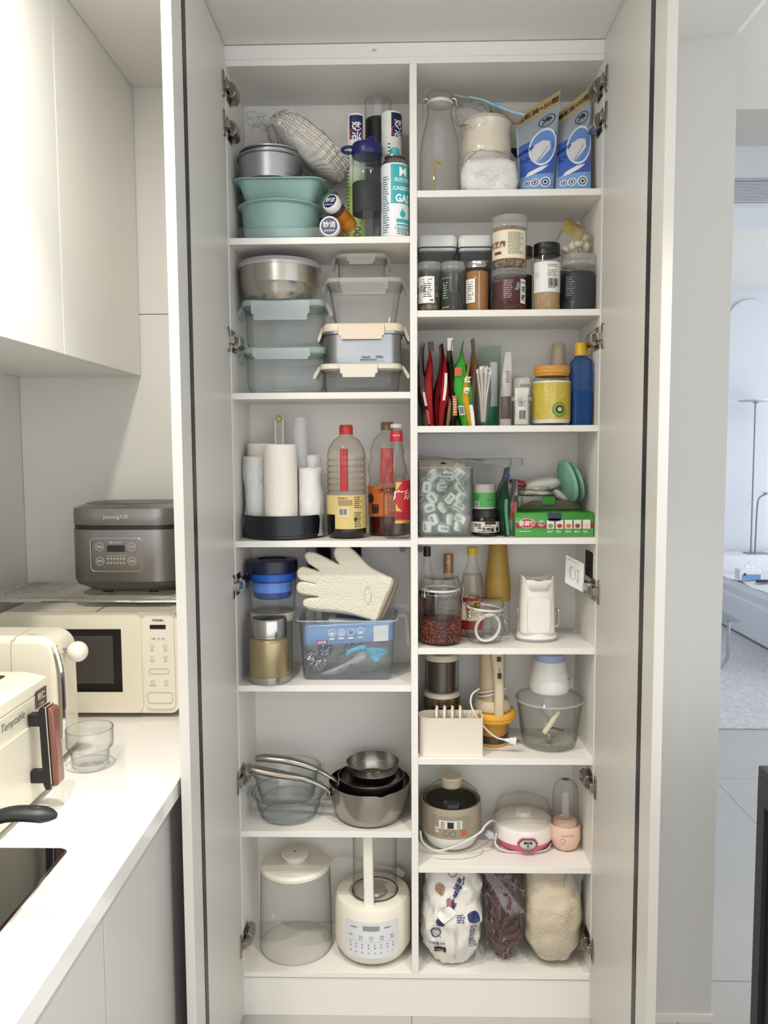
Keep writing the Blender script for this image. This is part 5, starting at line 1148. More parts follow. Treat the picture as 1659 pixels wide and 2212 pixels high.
part('cap', G().lathe([(w3*.29, H*.845), (w3*.285, H*.985), (w3*.25, H), (.001, H)], 32, True, False), mk('#d3aa2a', .4), t)
# ================================================================== right column, fourth shelf
x, w3, zt_, _ = fit(903, 1020, 1009, 1157, .055); H = zt_-R4; D_ = .078; YB = .06
t = thing('clear_box', 'clear plastic box full of wrapped white tablets', 'box', (max(x, .011+w3/2), YB, R4)); xB = max(x, .011+w3/2)
part('box_wall', G().loft([(.001, w3*.95, D_*.94, .010), (.006, w3*.985, D_*.98, .012), (H, w3, D_, .012)], cap1=False), gl('#f4f6f5', '#8f9a98', .04, .05), t, solid=.001)
part('rim', G().tube([(a, b, H) for a, b in ring_rr(w3, D_, .012, 5)], .0014, 6, True), gl('#dfe5e4', '#9aa5a3', .05, .2), t)
cw = (1006-903)*mpp(.1)
cd_ = part('hang_card', G().box(-w3/2+.003, -w3/2+cw, D_/2-.004, D_/2-.0025, H*.1, H+.019), mk('#a3967f', .6), t)
part('hang_slot', G().patch(flat(D_/2-.0042), -.012, .006, H+.007, H+.010, .0006, nx=1).disc(flat(D_/2-.0042), -.003, H+.010, .0035, .0006, 12), mk('#3a332a', .7), cd_)
WR = gl('#f4f7f5', '#d4ddd8', .1, .05, bump=.5, bscale=60); TAB = mk('#f0f0ec', .6); TG_ = mk('#3f9a4a', .5)
def wrapped(loc, rot, k):
    t = thing('wrapped_tablet', 'individually wrapped white tablet in the clear box by the divider', 'tablet', loc, rot=rot, group='wrapped tablets in the clear box')
    wr = sheet_w if k % 2 else sheet_w2
    part('wrapper', wr, WR, t); part('tablet', tab_me, TAB, t)
    part('green_print', tp_me[k % 3], TG_, t)
def wfun(s):
    return sheet(lambda u, v: ((u-.5)*.050, -.0052-.0035*cos(pi*(u-.5))*cos(pi*(v-.5))+.0022*nz(u*7+s, v*6), (v-.5)*.036+.002*nz(u*6, s)), 10, 8)
def two(s):
    g = wfun(s); n = len(g.v); h_ = wfun(s+3); g.f += [tuple(i+n for i in f) for f in h_.f]; g.v += [(a, -b, c) for a, b, c in h_.v]; return g
sheet_w = mesh(two(1), 'wrapper', WR, 180); sheet_w2 = mesh(two(7), 'wrapper', WR, 180)
g = G().loft([(-.0055, .026, .020, .007), (-.0035, .030, .024, .008), (.0035, .030, .024, .008), (.0055, .026, .020, .007)]); g.move(Matrix.Rotation(pi/2, 4, 'X')); tab_me = mesh(g, 'tablet', TAB, 40)
tp_me = []
for k in range(3):
    g = G(); mp = flat(-.0095)
    if k == 0: g.text(mp, '洗净', 0, .001, .0085, .001, bold=.03)
    elif k == 1: g.patch(mp, -.016, .016, .0085, .012, 0, nx=3).text(mp, '净含量', 0, -.001, .006, .001, bold=.02)
    else: g.patch(mp, -.014, .012, -.010, -.0065, 0, nx=3).fine(mp, -.009, .009, -.003, .006, 3, .001, 3, .5)
    tp_me.append(mesh(g, 'green_print', TG_, 180))
rn = random.Random(12); k = 0
for lay, yy in ((0, -.024), (1, .002), (2, .022)):
    for j in range(6):
        for i in range(3 if lay else 3):
            if lay == 2 and (i+j) % 2: continue
            zz = .019+j*(H-.034)/5.2+rn.uniform(-.003, .003); xx = (-1+i)*w3*.29+(.008 if j % 2 else -.008)+rn.uniform(-.004, .004)
            wrapped((xB+xx, YB+yy+rn.uniform(-.003, .003), R4+zz), (rn.uniform(-.5, .5), rn.uniform(-1.6, 1.6), rn.uniform(-.6, .6)), k); k += 1
# folded plastic sheets on top
a, b = P(904, 990, .15), P(1125, 1006, .12)
for i, (dz, lb) in enumerate(((0, 'translucent folded plastic sheet lying above the clear box'), (.006, 'upper folded plastic sheet above the clear box and jars'))):
    g = sheet(lambda u, v: (a.x+.004+(b.x-a.x-.03*i)*u, .085+.11*v, max(R4+H+.003+.018*(v > .2), a.z+(b.z-a.z)*u+dz+.004*sin(u*4+i)-.002*v)), 20, 8)
    tag(part('plastic_sheet', g, gl('#eceef0', '#c9ccd2', .2, .35, '#e2e4e8'), None, solid=.0022), lb, 'plastic sheet')
# jars
x, w3, zt_, _ = fit(1017, 1079, 1098, 1154, .055); r = w3/2; H = Z(1100, .06)-R4
t = thing('sesame_paste_jar', 'black jar of sesame paste with cream label and black lid', 'jar', (x, .06, R4))
part('jar_wall', G().lathe([(.001, .002), (r*.9, .001), (r, .006), (r, H*.62), (r*.93, H*.68), (r*.90, H*.72)], 40, False, False), mk('#160d0b', .12), t)
part('lid', G().lathe([(r*.93, H*.70), (r*.96, H*.71), (r*.96, H*.97), (r*.9, H), (.001, H)], 40, True, False), mk('#141316', .35), t)
mp = cyl(r); part('label_paper', G().patch(mp, -r*1.35, r*1.35, H*.16, H*.555, .0006, nx=22), mk('#d9cfbd', .5), t)
part('lettering', G().text(mp, '黑芝麻酱', -r*.02, H*.265, .0125, .0014, bold=.025, sx=.9).patch(mp, -r*.1, r*.7, H*.46, H*.55, .0012).text(mp, '特级', -r*.62, H*.43, .0105, .0014, bold=.01).fine(mp, -r*.15, r*.6, H*.38, H*.43, 1, .0012).disc(mp, r*.86, H*.27, .005, .0012, 10, rz=.007), mk('#201512', .5), t)
zj = R4+H+.001
x, w3, zt_, _ = fit(1021, 1071, 1047, 1096, .06); r = w3/2; H = Z(1047, .05)-zj
t = thing('green_tub', 'green-labelled tub with grey lid on the sesame paste jar', 'tub', (x, .062, zj))
part('tub', G().lathe([(.001, 0), (r*.95, 0), (r, .003), (r, H*.7)], 40, False, False), mk('#cfcdc6', .4), t); part('lid', G().lathe([(r*1.0, H*.70), (r*1.02, H*.71), (r*1.02, H*.97), (r*.97, H), (.001, H)], 40, True, False), mk('#a9a7a3', .4), t)
mp = cyl(r); part('label_paper', G().patch(mp, -r*1.4, r*1.4, H*.08, H*.68, .0006, nx=22), mk('#4c9a4c', .45), t); part('barcode_panel', G().patch(mp, -r*.95, -r*.5, H*.12, H*.30, .001), PAPER, t)
part('small_print', G().barcode(mp, -r*.92, -r*.53, H*.13, H*.29, .0014).text(mp, 'MILK TEA', r*.45, H*.38, .005, .0012).fine(mp, -r*.9, -r*.5, H*.36, H*.64, 7, .0012, 3, .3), mk('#1f3a20', .5), t)
# dark green pouch on edge
t, H, w3 = packet('dark green pouch standing on edge beside the green tub', 1075, 1093, 1010, .085, '#143a2a', .024, 21, .010, dpt=.12, z0=R4, cat='pouch', vb=1155)
edge_print(t, H, 0, 0, .02, .55, '#2f8a4a', .008, .010, seed=21, dx=.004)
t, H, w3 = packet('white and red pouch with penguin-like black print standing on edge', 1096, 1112, 1038, .10, '#d8d4ce', .018, 22, .004, dpt=.10, z0=R4, cat='pouch', vb=1155); t['label'] = 'white and red pouch standing on edge behind the green box'
edge_print(t, H, 0, 0, .30, .62, '#b0232b', .010, .004, seed=22, dpt=.10); edge_print(t, H, 0, 0, .62, .74, '#1d1b1e', .012, .004, seed=22, dpt=.10)
p_ = P(1096, 1030, .06); g = G().box(-.006, .006, -.006, .006, -.006, .006).box(-.002, .004, -.003, .003, .004, .016); tag(part('bag_clip', g, mk('#3a66b0', .4), None, loc=(p_.x, .055, p_.z), bev=.0015), 'small blue clip on the top of the white and red pouch', 'clip')
# green carton
xg0, xg1 = X(1113, 1135, .02), X(1282, 1135, .02); H = Z(1109, .02)-R4; D_ = .115; yc = .02+D_/2
t = thing('green_carton', 'green open box with red oval logo and food pictures', 'box', ((xg0+xg1)/2, yc, R4)); w3 = xg1-xg0; CG = mk('#4a9a42', .4)
g = G().box(-w3/2, w3/2, -D_/2, D_/2, 0, H); g.f.pop(1); part('carton', g, CG, t, solid=.0015)
mp = flat(-D_/2)
part('red_band', G().patch(mp, -w3/2+.0005, w3/2-.0005, H*.36, H*.58, .0006, nx=1), mk('#9c1f24', .4), t)
part('red_oval', G().disc(mp, -w3*.35, H*.56, w3*.105, .0010, 28, rz=H*.20), mk('#e4dcd8', .4), t); part('oval_fill', G().disc(mp, -w3*.35, H*.56, w3*.098, .0014, 28, rz=H*.18), mk('#b5262c', .4), t)
part('lettering', G().text(mp, '易丽雅', -w3*.35, H*.56, .0135, .002, bold=.02).text(mp, 'BPA', -w3*.165, H*.62, .0055, .002, bold=.02).disc(mp, -w3*.165, H*.56, .0085, .0016, 24, r0=.0078).fine(mp, -w3*.20, -w3*.13, H*.46, H*.55, 2, .002).fine(mp, -w3*.45, -w3*.25, H*.20, H*.26, 1, .0012), mk('#f2eeea', .5), t)
for i in range(5):
    q = -w3*.055+i*w3*.115+w3*.005
    pc = part('food_picture', G().patch(mp, q-w3*.048, q+w3*.048, H*.33, H*.70, .0012, nx=1), mk('#dcd8d2', .4), t)
    part('food', G().disc(mp, q, H*.45, w3*.034, .0016, 14, rz=H*.09), mk(('#7f8f4c', '#a83a34', '#b5763c', '#7c4a34', '#c9c6c2')[i], .5), pc)
    part('caption', G().fine(mp, q-w3*.04, q+w3*.04, H*.16, H*.27, 2, .0012, i, .5), mk('#dfe8da', .5), t)
part('inner_tab', G().patch(mp, -w3*.085, w3*.085, H*.68, H*.995, .0018, nx=1).disc(mp, 0, H*.70, w3*.085, .0018, 16, rz=H*.06), mk('#26304f', .4), t)
fl_ = part('lid_flap', G().prism([(-w3*.43, 0), (w3*.47, 0), (w3*.36, .028), (-w3*.22, .024)], 0, .0015).move(Matrix.Translation((0, D_/2-.006, H)) @ Matrix.Rotation(radians(14), 4, 'X')), mk('#6f675a', .7), t)
part('flap_tab', G().prism([(-w3*.07, .014), (w3*.10, .014), (w3*.10, .032), (w3*.085, .036), (-w3*.06, .036), (-w3*.07, .032)], -.003, 0).move(Matrix.Translation((0, D_/2-.008, H)) @ Matrix.Rotation(radians(12), 4, 'X')), mk('#4a9a42', .4), fl_)
# clear bin behind with packs
xa, xb2 = X(1090, 1120, .14), X(1254, 1120, .14)
t = thing('clear_bin', 'clear bin behind the green box holding small packs', 'bin', ((xa+xb2)/2, .175, R4)); wq = xb2-xa; Hq = Z(1088, .13)-R4
part('bin_wall', G().loft([(.001, wq*.94, .074, .01), (Hq, wq, .082, .012)], cap1=False), gl('#eef1f1', '#98a2a4', .05, .06), t, solid=.001)
part('rim', G().tube([(a, b, Hq) for a, b in ring_rr(wq, .082, .012, 5)], .0014, 6, True), gl('#dfe5e4', '#9aa5a3', .05, .2), t)
x, w3, zt_, zb_ = fit(1119, 1182, 1073, 1098, .165)
t = thing('small_carton', 'small white and green carton in the clear bin', 'carton', (x, .180, R4+.002)); part('carton', G().box(-w3/2, w3/2, -.02, .02, 0, zt_-R4), mk('#dfe0d8', .5), t, bev=.001)
part('green_disc', G().disc(flat(-.02), w3*.1, (zt_-R4)-.022, .018, .001, 20, rz=.012), mk('#9fb84a', .4), t); part('green_strip', G().patch(flat(-.02), -w3*.42, -w3*.34, .01, zt_-R4-.003, .001), mk('#7fa83a', .4), t)
SP = mk('#dcd8cc', .4, bump=.35, bscale=30)
def soft_pack(lb, u, v, Y, sx, sy, sz, rot, col, spots=0, seed=0, nm='soft_pack'):
    p_ = P(u, v, Y); t = thing(nm, lb, 'packet', tuple(p_), rot=rot); part('packet_body', blob(sx, sy, sz, .16, 2.2, seed, 28, 16, .75), col, t, fix=False)
    rn = random.Random(seed)
    for i in range(spots):
        a = rn.uniform(-.8, .8); c = rn.uniform(-.5, .5); part('spot', G().sph((a*sx, -sy*.86*sqrt(max(.1, 1-a*a*.6)), c*sz), .0045, 8, 6, (1, .5, 1)), mk('#8f3430', .5), t)
    return t
soft_pack('pale soft packet with red dots heaped on the clear bin', 1172, 1046, .165, .052, .036, .018, (0, radians(-8), 0), SP, 5, 3)
soft_pack('flat white packet under the dotted packet', 1156, 1064, .17, .048, .034, .008, (0, radians(2), 0), mk('#d6d2c6', .45, bump=.3, bscale=30), 0, 5)
soft_pack('printed white packet slanting under the mint lids', 1212, 1072, .165, .030, .03, .012, (0, radians(38), 0), mk('#c9c6bc', .45, bump=.3, bscale=30), 0, 8)
soft_pack('red foil packet behind the white and red pouch', 1122, 1044, .175, .028, .025, .009, (0, radians(14), 0), mk('#a82a2e', .35), 0, 11)
# two mint lids leaning
for u, v, lb, dy, rr in ((1226, 1038, 'mint green round silicone lid leaning at the right wall, left of two', .10, .058), (1241, 1040, 'mint green round silicone lid leaning at the right wall, right of two', .125, .054)):
    p_ = P(u, v, dy); t = thing('silicone_disc', lb, 'silicone lid', tuple(p_), rot=(0, radians(90-16), radians(9)), group='mint silicone lids')
    part('lid_disc', G().lathe([(.001, -.006), (rr*.9, -.006), (rr, -.003), (rr, .003), (rr*.92, .006), (.001, .006)], 44, False, False), mk('#86b8a4', .45), t)
    part('groove', G().tube([(rr*.8*cos(2*pi*i/40), rr*.8*sin(2*pi*i/40), -.0062) for i in range(40)], .0010, 5, True), mk('#5f8f7c', .5), t)
# ================================================================== right column, fifth shelf
def bottle(name, lb, u0, u1, vt, Y, zb, prof, wall, vb, cat='bottle'):
    x, w3, zt_, _ = fit(u0, u1, vt, vb, Y); r = w3/2; H = zt_-zb
    t = thing(name, lb, cat, (max(x, .0105+r), Y, zb)); part('bottle_wall', G().lathe([(a*r, b*H) for a, b in prof], 40, False, False), wall, t); return t, r, H, x
lim = R4-TB-.003
PB = [(.01, .01), (.85, .006), (.97, .02), (1, .04), (1, .48), (.97, .56), (.80, .66), (.52, .78), (.36, .86), (.34, .9)]
t, r, H, x = bottle('soy_sauce_bottle', 'dark soy sauce bottle with black cap behind the chili jar', 905, 940, 1178, .15, R5, PB, gl('#e6e6e6', '#7f8384', .03), 1380)
part('soy_sauce', G().lathe([(.001, .004), (r*.93, .004), (r*.95, H*.5), (.001, H*.5)], 32, False, False), mk('#120a08', .12), t); part('cap', G().lathe([(r*.45, H*.88), (r*.45, H*.985), (.001, H*.985)], 28, True, False), mk('#141416', .35), t)
mp = cyl(r); part('label_paper', G().patch(mp, -r*1.3, r*.4, H*.12, H*.46, .0008), mk('#3a1c1c', .4), t); part('pink_edge', G().patch(mp, -r*1.3, -r*.5, H*.14, H*.44, .0012), mk('#a8746c', .5), t)
t, r, H, x = bottle('cooking_wine_bottle', 'clear bottle with bronze screw cap behind the chili jar', 945, 992, 1196, .17, R5, [(.01, .01), (.9, .006), (1, .02), (1, .48), (.9, .56), (.55, .66), (.46, .72), (.44, .8)], gl('#eeeeec', '#8f9290', .03), 1380)
part('cap', G().lathe([(r*.46, H*.76), (r*.46, H*.98), (r*.42, H), (.001, H)], 32, True, False), mk('#a5815c', .35, .3), t); part('cap_mark', G().disc(cyl(r*.46), 0, H*.9, .005, .0008, 16, r0=.003), mk('#e2cdb4', .5), t)
t, r, H, x = bottle('vinegar_bottle', 'white vinegar bottle with yellow cap and red-cream label', 994, 1046, 1180, .135, R5, [(.01, .01), (.88, .006), (.98, .02), (1, .05), (1, .48), (.97, .55), (.82, .66), (.55, .77), (.40, .83), (.37, .92)], gl('#f1eee4', '#a09a88', .03, .02), 1380)
part('vinegar', G().lathe([(.001, .004), (r*.94, .004), (r*.95, H*.48), (r*.9, H*.58), (r*.72, H*.69), (.001, H*.69)], 36, False, False), gl('#eadfc4', '#b5a57c', .02, .12, '#d6c698'), t)
part('cap', G().lathe([(r*.44, H*.91), (r*.44, H*.99), (.001, H*.99)], 28, True, False), mk('#d8b22c', .4), t)
mp = cyl(r); part('label_paper', G().patch(mp, -r*1.3, r*1.3, H*.10, H*.46, .0008, nx=20), mk('#e4d9bc', .5), t)
part('red_print', G().patch(mp, -r*1.3, r*1.3, H*.40, H*.455, .0012, nx=20).patch(mp, -r*.62, r*.62, H*.31, H*.43, .0012, nx=10).patch(mp, -r*1.3, r*1.3, H*.10, H*.20, .0012, nx=20), mk('#8f1f1c', .4), t); part('gold_panel', G().patch(mp, -r*.52, r*.52, H*.325, H*.415, .0016, nx=8), mk('#cfa24a', .4), t)
part('lettering', G().text(mp, '恒顺', 0, H*.37, .0165, .0022, bold=.03).fine(mp, -r*.4, r*.6, H*.275, H*.29, 1, .0014), mk('#2a1410', .5), t)
# tall mustard sleeve
x, w3, zt_, _ = fit(1048, 1104, 1178, 1365, .15); H = lim-R5
t = thing('yellow_bottle', 'tall mustard yellow bottle sleeve behind the small clip jar', 'bottle', (x, .16, R5)); zq = Z(1300, .13)-R5; r = w3/2
part('sleeve', G().lathe([(r*.97, zq), (r*1.0, zq+.01), (r*.98, zq+.05), (r*.80, H*.78), (r*.66, H-.004), (r*.62, H), (.001, H)], 40, True, False), mk('#a8873a', .45), t)
part('clear_foot', G().lathe([(.001, .002), (r*.9, .002), (r*.95, .01), (r*.95, zq)], 36, False, False), gl('#e9ebea', '#a0a6a6', .04, .1), t)
# chili clip jar
CG2 = gl('#f4f3f0', '#8a8c88', .02)
def clip_jar(lb, u0, u1, vt, vl, Y, zb, tilt=0, oval=0):
    x, w3, zt_, _ = fit(u0, u1, vt, 1384, Y); r = w3/2; H = Z(vt, Y+r*.5)-zb; hb = H*(.80 if not oval else .72)
    t = thing('clip_jar', lb, 'jar', (max(x, .0105+r), Y, zb))
    if oval: pr = [(.001, .006), (r*.6, .002), (r*.74, .004), (r*.97, hb*.30), (r*1.0, hb*.45), (r*.93, hb*.72), (r*.84, hb*.84), (r*.86, hb*.92), (r*.86, hb)]
    else: pr = [(.001, .006), (r*.80, .002), (r*.93, .007), (r, .025), (r, hb*.78), (r*.95, hb*.88), (r*.88, hb*.93), (r*.88, hb)]
    part('jar_wall', G().lathe(pr, 48, False, False), CG2, t)
    piv = Matrix.Translation((r*.8, 0, hb)) @ Matrix.Rotation(tilt, 4, 'Y') @ Matrix.Translation((-r*.8, 0, -hb))
    ld = part('glass_lid', G().lathe([(r*.84, hb+.004), (r*.94, hb+.007), (r*.94, hb+.015), (r*.84, H-.004), (r*.80, H), (r*.72, H-.003), (.001, H-.004)], 48, True, False).move(piv), CG2, t)
    part('gasket', G().lathe([(r*.86, hb), (r*.90, hb+.001), (r*.90, hb+.005), (r*.86, hb+.006)], 48, False, False).move(piv if tilt else Matrix.Identity(4)), mk('#e6e1d6', .5), t)
    part('wire_ring', G().tube([(r*.90*cos(2*pi*i/40), r*.90*sin(2*pi*i/40), hb-.008) for i in range(40)], .0012, 5, True), CHROME, t)
    part('clamp', G().tube([(r*.6, -r*.75, hb-.008), (r*.95, -r*.3, hb+.014), (r*1.02, 0, hb+.012), (r*1.05, 0, hb-.006), (r*1.0, 0, hb-.026), (r*1.12, .0, hb-.04)], .0014, 6, sub=4), CHROME, t)
    part('clamp', G().tube([(-r*.55, -r*.78, hb+.004), (-r*.72, -r*.66, hb+.012), (-r*.78, -r*.62, hb-.010), (-r*.70, -r*.70, hb-.014), (-r*.95, -r*.35, hb-.010)], .0014, 6, sub=4), CHROME, t)
    return t, r, H, hb, x
t, r, H, hb, x = clip_jar('large clip-top glass jar half full of red chili flakes', 906, 998, 1242, 1270, .065, R5)
g = G().lathe([(.001, .006), (r*.82, .005), (r*.92, .009), (r*.94, .026), (r*.94, hb*.46), (r*.7, hb*.48), (.001, hb*.45)], 40, False, False); part('chili_paste', g, mk('#3f130c', .4, bump=1, bscale=120, var=.5, vscale=90), t)
seeds(t, r*1.012, .008, hb*.48, '#8a3a20', 520, .0019, 'chili_flakes', 5, rough=.3); seeds(t, r*1.02, .010, hb*.46, '#c08a48', 240, .0012, 'chili_seeds', 6, rough=.3)
seeds(t, r*1.01, hb*.46, hb*.92, '#6a2414', 170, .0016, 'chili_smears', 8, rough=.3)
t, r, H, hb, x = clip_jar('small round clip-top jar with tilted lid and white ring inside', 1003, 1090, 1286, 1310, .06, R5, radians(5), 1)
xj = x
g = G().tube([(.0+.030*cos(a)*1.0, .004*sin(a), .044+.036*sin(a)) for a in [2*pi*i/28 for i in range(28)]], .0042, 8, True); g.move(Matrix.Translation((0, 0, .03)) @ Matrix.Rotation(radians(38), 4, 'Y') @ Matrix.Translation((0, 0, -.03)))
g.warp(lambda a, b, c: (a, b*2.2, max(c, .007)))
tag(part('rubber_ring', g, mk('#e6e3dc', .5), None, loc=(xj, .06, R5)), 'white rubber sealing ring lying inside the small clip jar', 'seal ring')
# white slicer
x, w3, zt_, _ = fit(1116, 1209, 1243, 1375, .075); H = zt_-R5; w4 = (1200-1125)*mpp(.06)
t = thing('vegetable_slicer', 'white tower shaped hand slicer with steel crank handle', 'slicer', (x, .100, R5)); WP = mk('#ece7df', .22, coat=.2); r = w3/2
part('base', G().lathe([(.001, 0), (r*.98, 0), (r*1.0, .003), (r*1.0, .006), (r*.97, .007)], 48, False, False, a=(1, .72)), mk('#9fa09f', .5), t)
part('skirt', G().lathe([(r*.97, .006), (r*.97, .010), (r*.90, .020), (r*.86, .022)], 48, True, True, a=(1, .72)), WP, t)
def tower(u, v):
    a = 2*pi*u; z = .018+(H-.018)*v; ww = w4/2*(1.06-.08*v); q = 3.2
    cx_ = math.copysign(abs(cos(a))**(2/q), cos(a))*ww; cy_ = math.copysign(abs(sin(a))**(2/q), sin(a))*.036
    if v > .995:
        k_ = abs(cx_)/ww; z -= (.040 if cy_ < 0 else .012)*(1 if k_ < .52 else max(0, 1-((k_-.52)/.46))**1.6)
    return (cx_, cy_, z)
part('tower', G().grid(tower, 64, 14, True), WP, t, solid=.003, sharp=60)
part('chute_floor', G().loft([(H-.052, w4*.62, .045, .006, 0, .0), (H-.05, w4*.62, .045, .006, 0, 0)]), WP, t); part('chute_wall', G().box(-w4*.30, w4*.30, .012, .015, H-.052, H-.012), WP, t)
part('front_panel', G().loft([(0, w4*.66, .095, .012), (.0018, w4*.64, .093, .012)]).move(Matrix.Translation((0, -.0365, .072)) @ Matrix.Rotation(pi/2, 4, 'X')), WP, t)
part('crank', G().tube([(w4/2-.002, .0, .038), (w4/2+.008, 0, .036), (w4/2+.013, 0, .045), (w4/2+.013, 0, .075)], .0034, 8, sub=4), CHROME, t); part('crank_knob', G().sph((w4/2+.013, 0, .080), .0062, 14, 10), CHROME, t)
part('side_rod', G().tube([(-w4/2-.004, 0, .02), (-w4/2-.004, 0, .085)], .0025, 8), CHROME, t)
# wall socket plate hanging off the side
p_ = P(1240, 1238, .06); c4 = [P(1224, 1196, .075), P(1265, 1217, .055), P(1258, 1281, .055), P(1222, 1258, .075)]
c_ = sum((Vector(q) for q in c4), Vector())/4
t = thing('switch_plate', 'white wall socket plate hanging loose at the right side panel', 'socket', tuple(c_))
ex = (c4[1]-c4[0]); ez = (c4[0]-c4[3]); nn = ex.cross(ez).normalized()
if nn.y > 0: nn = -nn
exn, ezn = ex.normalized(), ez.normalized()
M4 = Matrix((exn, -nn, ezn)).transposed().to_4x4(); wq, hq = ex.length, ez.length
part('plate', G().loft([(0, wq, hq, .003), (.005, wq, hq, .003), (.007, wq*.96, hq*.97, .002)]).move(M4 @ Matrix.Rotation(pi/2, 4, 'X')), mk('#e9e6e2', .35), t)
mpq = lambda a, c, o=0: M4 @ Vector((a, -.0072-o, c))
part('moulding', G().patch(mpq, -wq*.22, -wq*.17, -hq*.25, hq*.2, .0003, nx=1).patch(mpq, wq*.15, wq*.20, -hq*.28, hq*.18, .0003, nx=1).disc(mpq, -wq*.12, -hq*.02, .010, .0003, 18, rz=.018, r0=.009).disc(mpq, wq*.15, -hq*.02, .008, .0003, 18, rz=.015, r0=.007).fine(mpq, -wq*.4, wq*.4, hq*.36, hq*.42, 1, .0003), mk('#b9b5b0', .5), t, kind='stuff')
part('rear_box', G().box(-wq*.18, wq*.34, .004, .026, -hq*.22, hq*.24).move(M4), mk('#b5b2ae', .5), t, bev=.002)
zc = Z(1225, .05); t = thing('junction_box', 'black open junction hole in the right side panel', 'junction box', (XR-.0015, .07, zc))
part('opening', G().box(-.001, .001, -.038, .038, -.030, .038), mk('#0a0a0a', .8), t); part('wire', G().tube([(-.001, .0, .0), (-.012, .0, -.004), (-.020, -.005, -.002)], .0016, 6, sub=4), mk('#7a2a24', .5), t)
# ================================================================== right column, sixth shelf
lim = R5-TB-.002
x, w3, zt_, _ = fit(910, 999, 1414, 1590, .14); r = w3/2*.98; H = lim-R6; BE = mk('#d3c6b2', .4)
t = thing('grinder', 'beige electric grinder with smoky dome behind the cream organiser', 'grinder', (max(x, .011+r), .140, R6))
part('base', G().lathe([(.001, .001), (r*.92, .001), (r*.97, .01), (r*.98, H*.18), (r*.90, H*.30), (r*.86, H*.34)], 44, False, True), BE, t)
part('steel_ring', G().lathe([(r*.88, H*.33), (r*.90, H*.335), (r*.90, H*.47), (r*.88, H*.475)], 44, True, True), mk('#8a8070', .2, 1), t)
part('collar', G().lathe([(r*.90, H*.47), (r*.86, H*.505), (r*.80, H*.515)], 44, True, True), BE, t)
zr2 = min(H*.9, Z(1432, .14-r*.85)-R6)
part('smoky_dome', G().lathe([(r*.84, H*.50), (r*.83, zr2)], 44, False, False), gl('#bfb6ac', '#5d544c', .03), t)
part('steel_cup', G().lathe([(r*.68, H*.52), (r*.70, zr2-.004), (.001, zr2-.003)], 40, True, False), mk('#6e6660', .22, .9), t)
part('top_ring', G().lathe([(r*.83, zr2), (r*.845, zr2+.002), (r*.80, zr2+.015), (r*.72, zr2+.018)], 44, True, True), BE, t); part('top_button', G().lathe([(r*.70, zr2+.017), (r*.66, zr2+.026), (.001, zr2+.027)], 36, True, False), mk('#4c463e', .4), t)
# organiser
x, w3, zt_, _ = fit(905, 1042, 1545, 1628, .03); H = Z(1552, .012)-R6; OC = mk('#ece2d2', .45); D_ = .068; xo = max(x, .0105+w3/2)
t = thing('drawer_organiser', 'cream plastic organiser tub at the shelf front', 'organiser', (xo, .046, R6))
def shell(w, d, h, rl, rr, th=.0022):
    g = G()
    def ring(w_, d_, z):
        o = []
        for cx_, cy_, a0, r_ in ((w_/2-rr, d_/2-rr, 0, rr), (-w_/2+rl, d_/2-rl, pi/2, rl), (-w_/2+rl, -d_/2+rl, pi, rl), (w_/2-rr, -d_/2+rr, 3*pi/2, rr)):
            for i in range(7): a = a0+pi/2*i/6; o.append((cx_+r_*cos(a), cy_+r_*sin(a), z))
        return o
    return g._rings([ring(w, d, 0), ring(w, d, h-.002), ring(w+.002, d+.002, h), ring(w-th*2, d-th*2, h), ring(w-th*2, d-th*2, .003)], True, True)
part('tub', shell(w3, D_, H, .030, .004), OC, t)
for i in range(3): part('slot_rib', G().box(w3*.24+i*.012, w3*.24+i*.012+.003, D_/2-.006, D_/2-.002, .01, H-.006), OC, t)
for i in range(4):
    u = 933+i*17.0; xq = X(u+5, 1540, .035); t = thing('divider_clip', 'cream wavy divider standing in the organiser, number %s from the left' % ('one', 'two', 'three', 'four')[i], 'divider', (xq, .046, R6+.004), group='dividers in the organiser')
    t['label'] = ('cream wavy divider in the organiser, leftmost of four', 'cream wavy divider in the organiser, second from the left', 'cream wavy divider in the organiser, third from the left', 'cream wavy divider in the organiser, rightmost of four')[i]
    hz = Z(1527, .05)-R6-.004
    g = G().grid(lambda a, b: (.006*sin((b-.5)*4)+.003*(1 if b > .8 else 0)*cos(a*40)+.004*(a-.5), (a-.5)*.054, hz*b-(.006*abs(sin(a*9)) if b > .99 else 0)), 18, 14); part('blade', g, OC, t, solid=.0022)
    part('teeth', G().box(-.006, -.003, -.028, -.026, .045, .05).box(-.006, -.003, -.028, -.026, .055, .06).box(-.006, -.003, -.028, -.026, .065, .07), mk('#5a5248', .5), t, kind='stuff')
# hand mixer on yellow cup
x, w3, zt_, _ = fit(1012, 1117, 1535, 1600, .11); r = w3/2*.96
t = thing('mixer_cup', 'yellow lidded cup of the hand mixer with dark base', 'cup', (x, .118, R6)); YEL = mk('#d9a12c', .4); zc0 = Z(1607, .05)-R6; zl = Z(1545, .11)-R6
part('base_ring', G().lathe([(.001, .001), (r*.62, .001), (r*.66, .004), (r*.66, .009)], 44, False, False), YEL, t); part('dark_band', G().lathe([(r*.655, .009), (r*.66, .028)], 44, True, True), mk('#3a2f26', .3), t)
part('cup', G().lathe([(r*.60, .028), (r*.62, .030), (r*.66, zl-.006)], 44, True, False), mk('#c98f2c', .3), t); part('clear_wall', G().lathe([(r*.66, .004), (r*.74, zl-.008)], 44, False, False), gl('#f2ead6', '#b9a880', .03), t)
part('lid', G().lathe([(r*.92, zl-.010), (r*.98, zl-.006), (r*.98, zl+.002), (r*1.0, zl+.004), (r*.99, zl+.012), (r*.94, zl+.017), (.001, zl+.018)], 48, True, False), YEL, t)
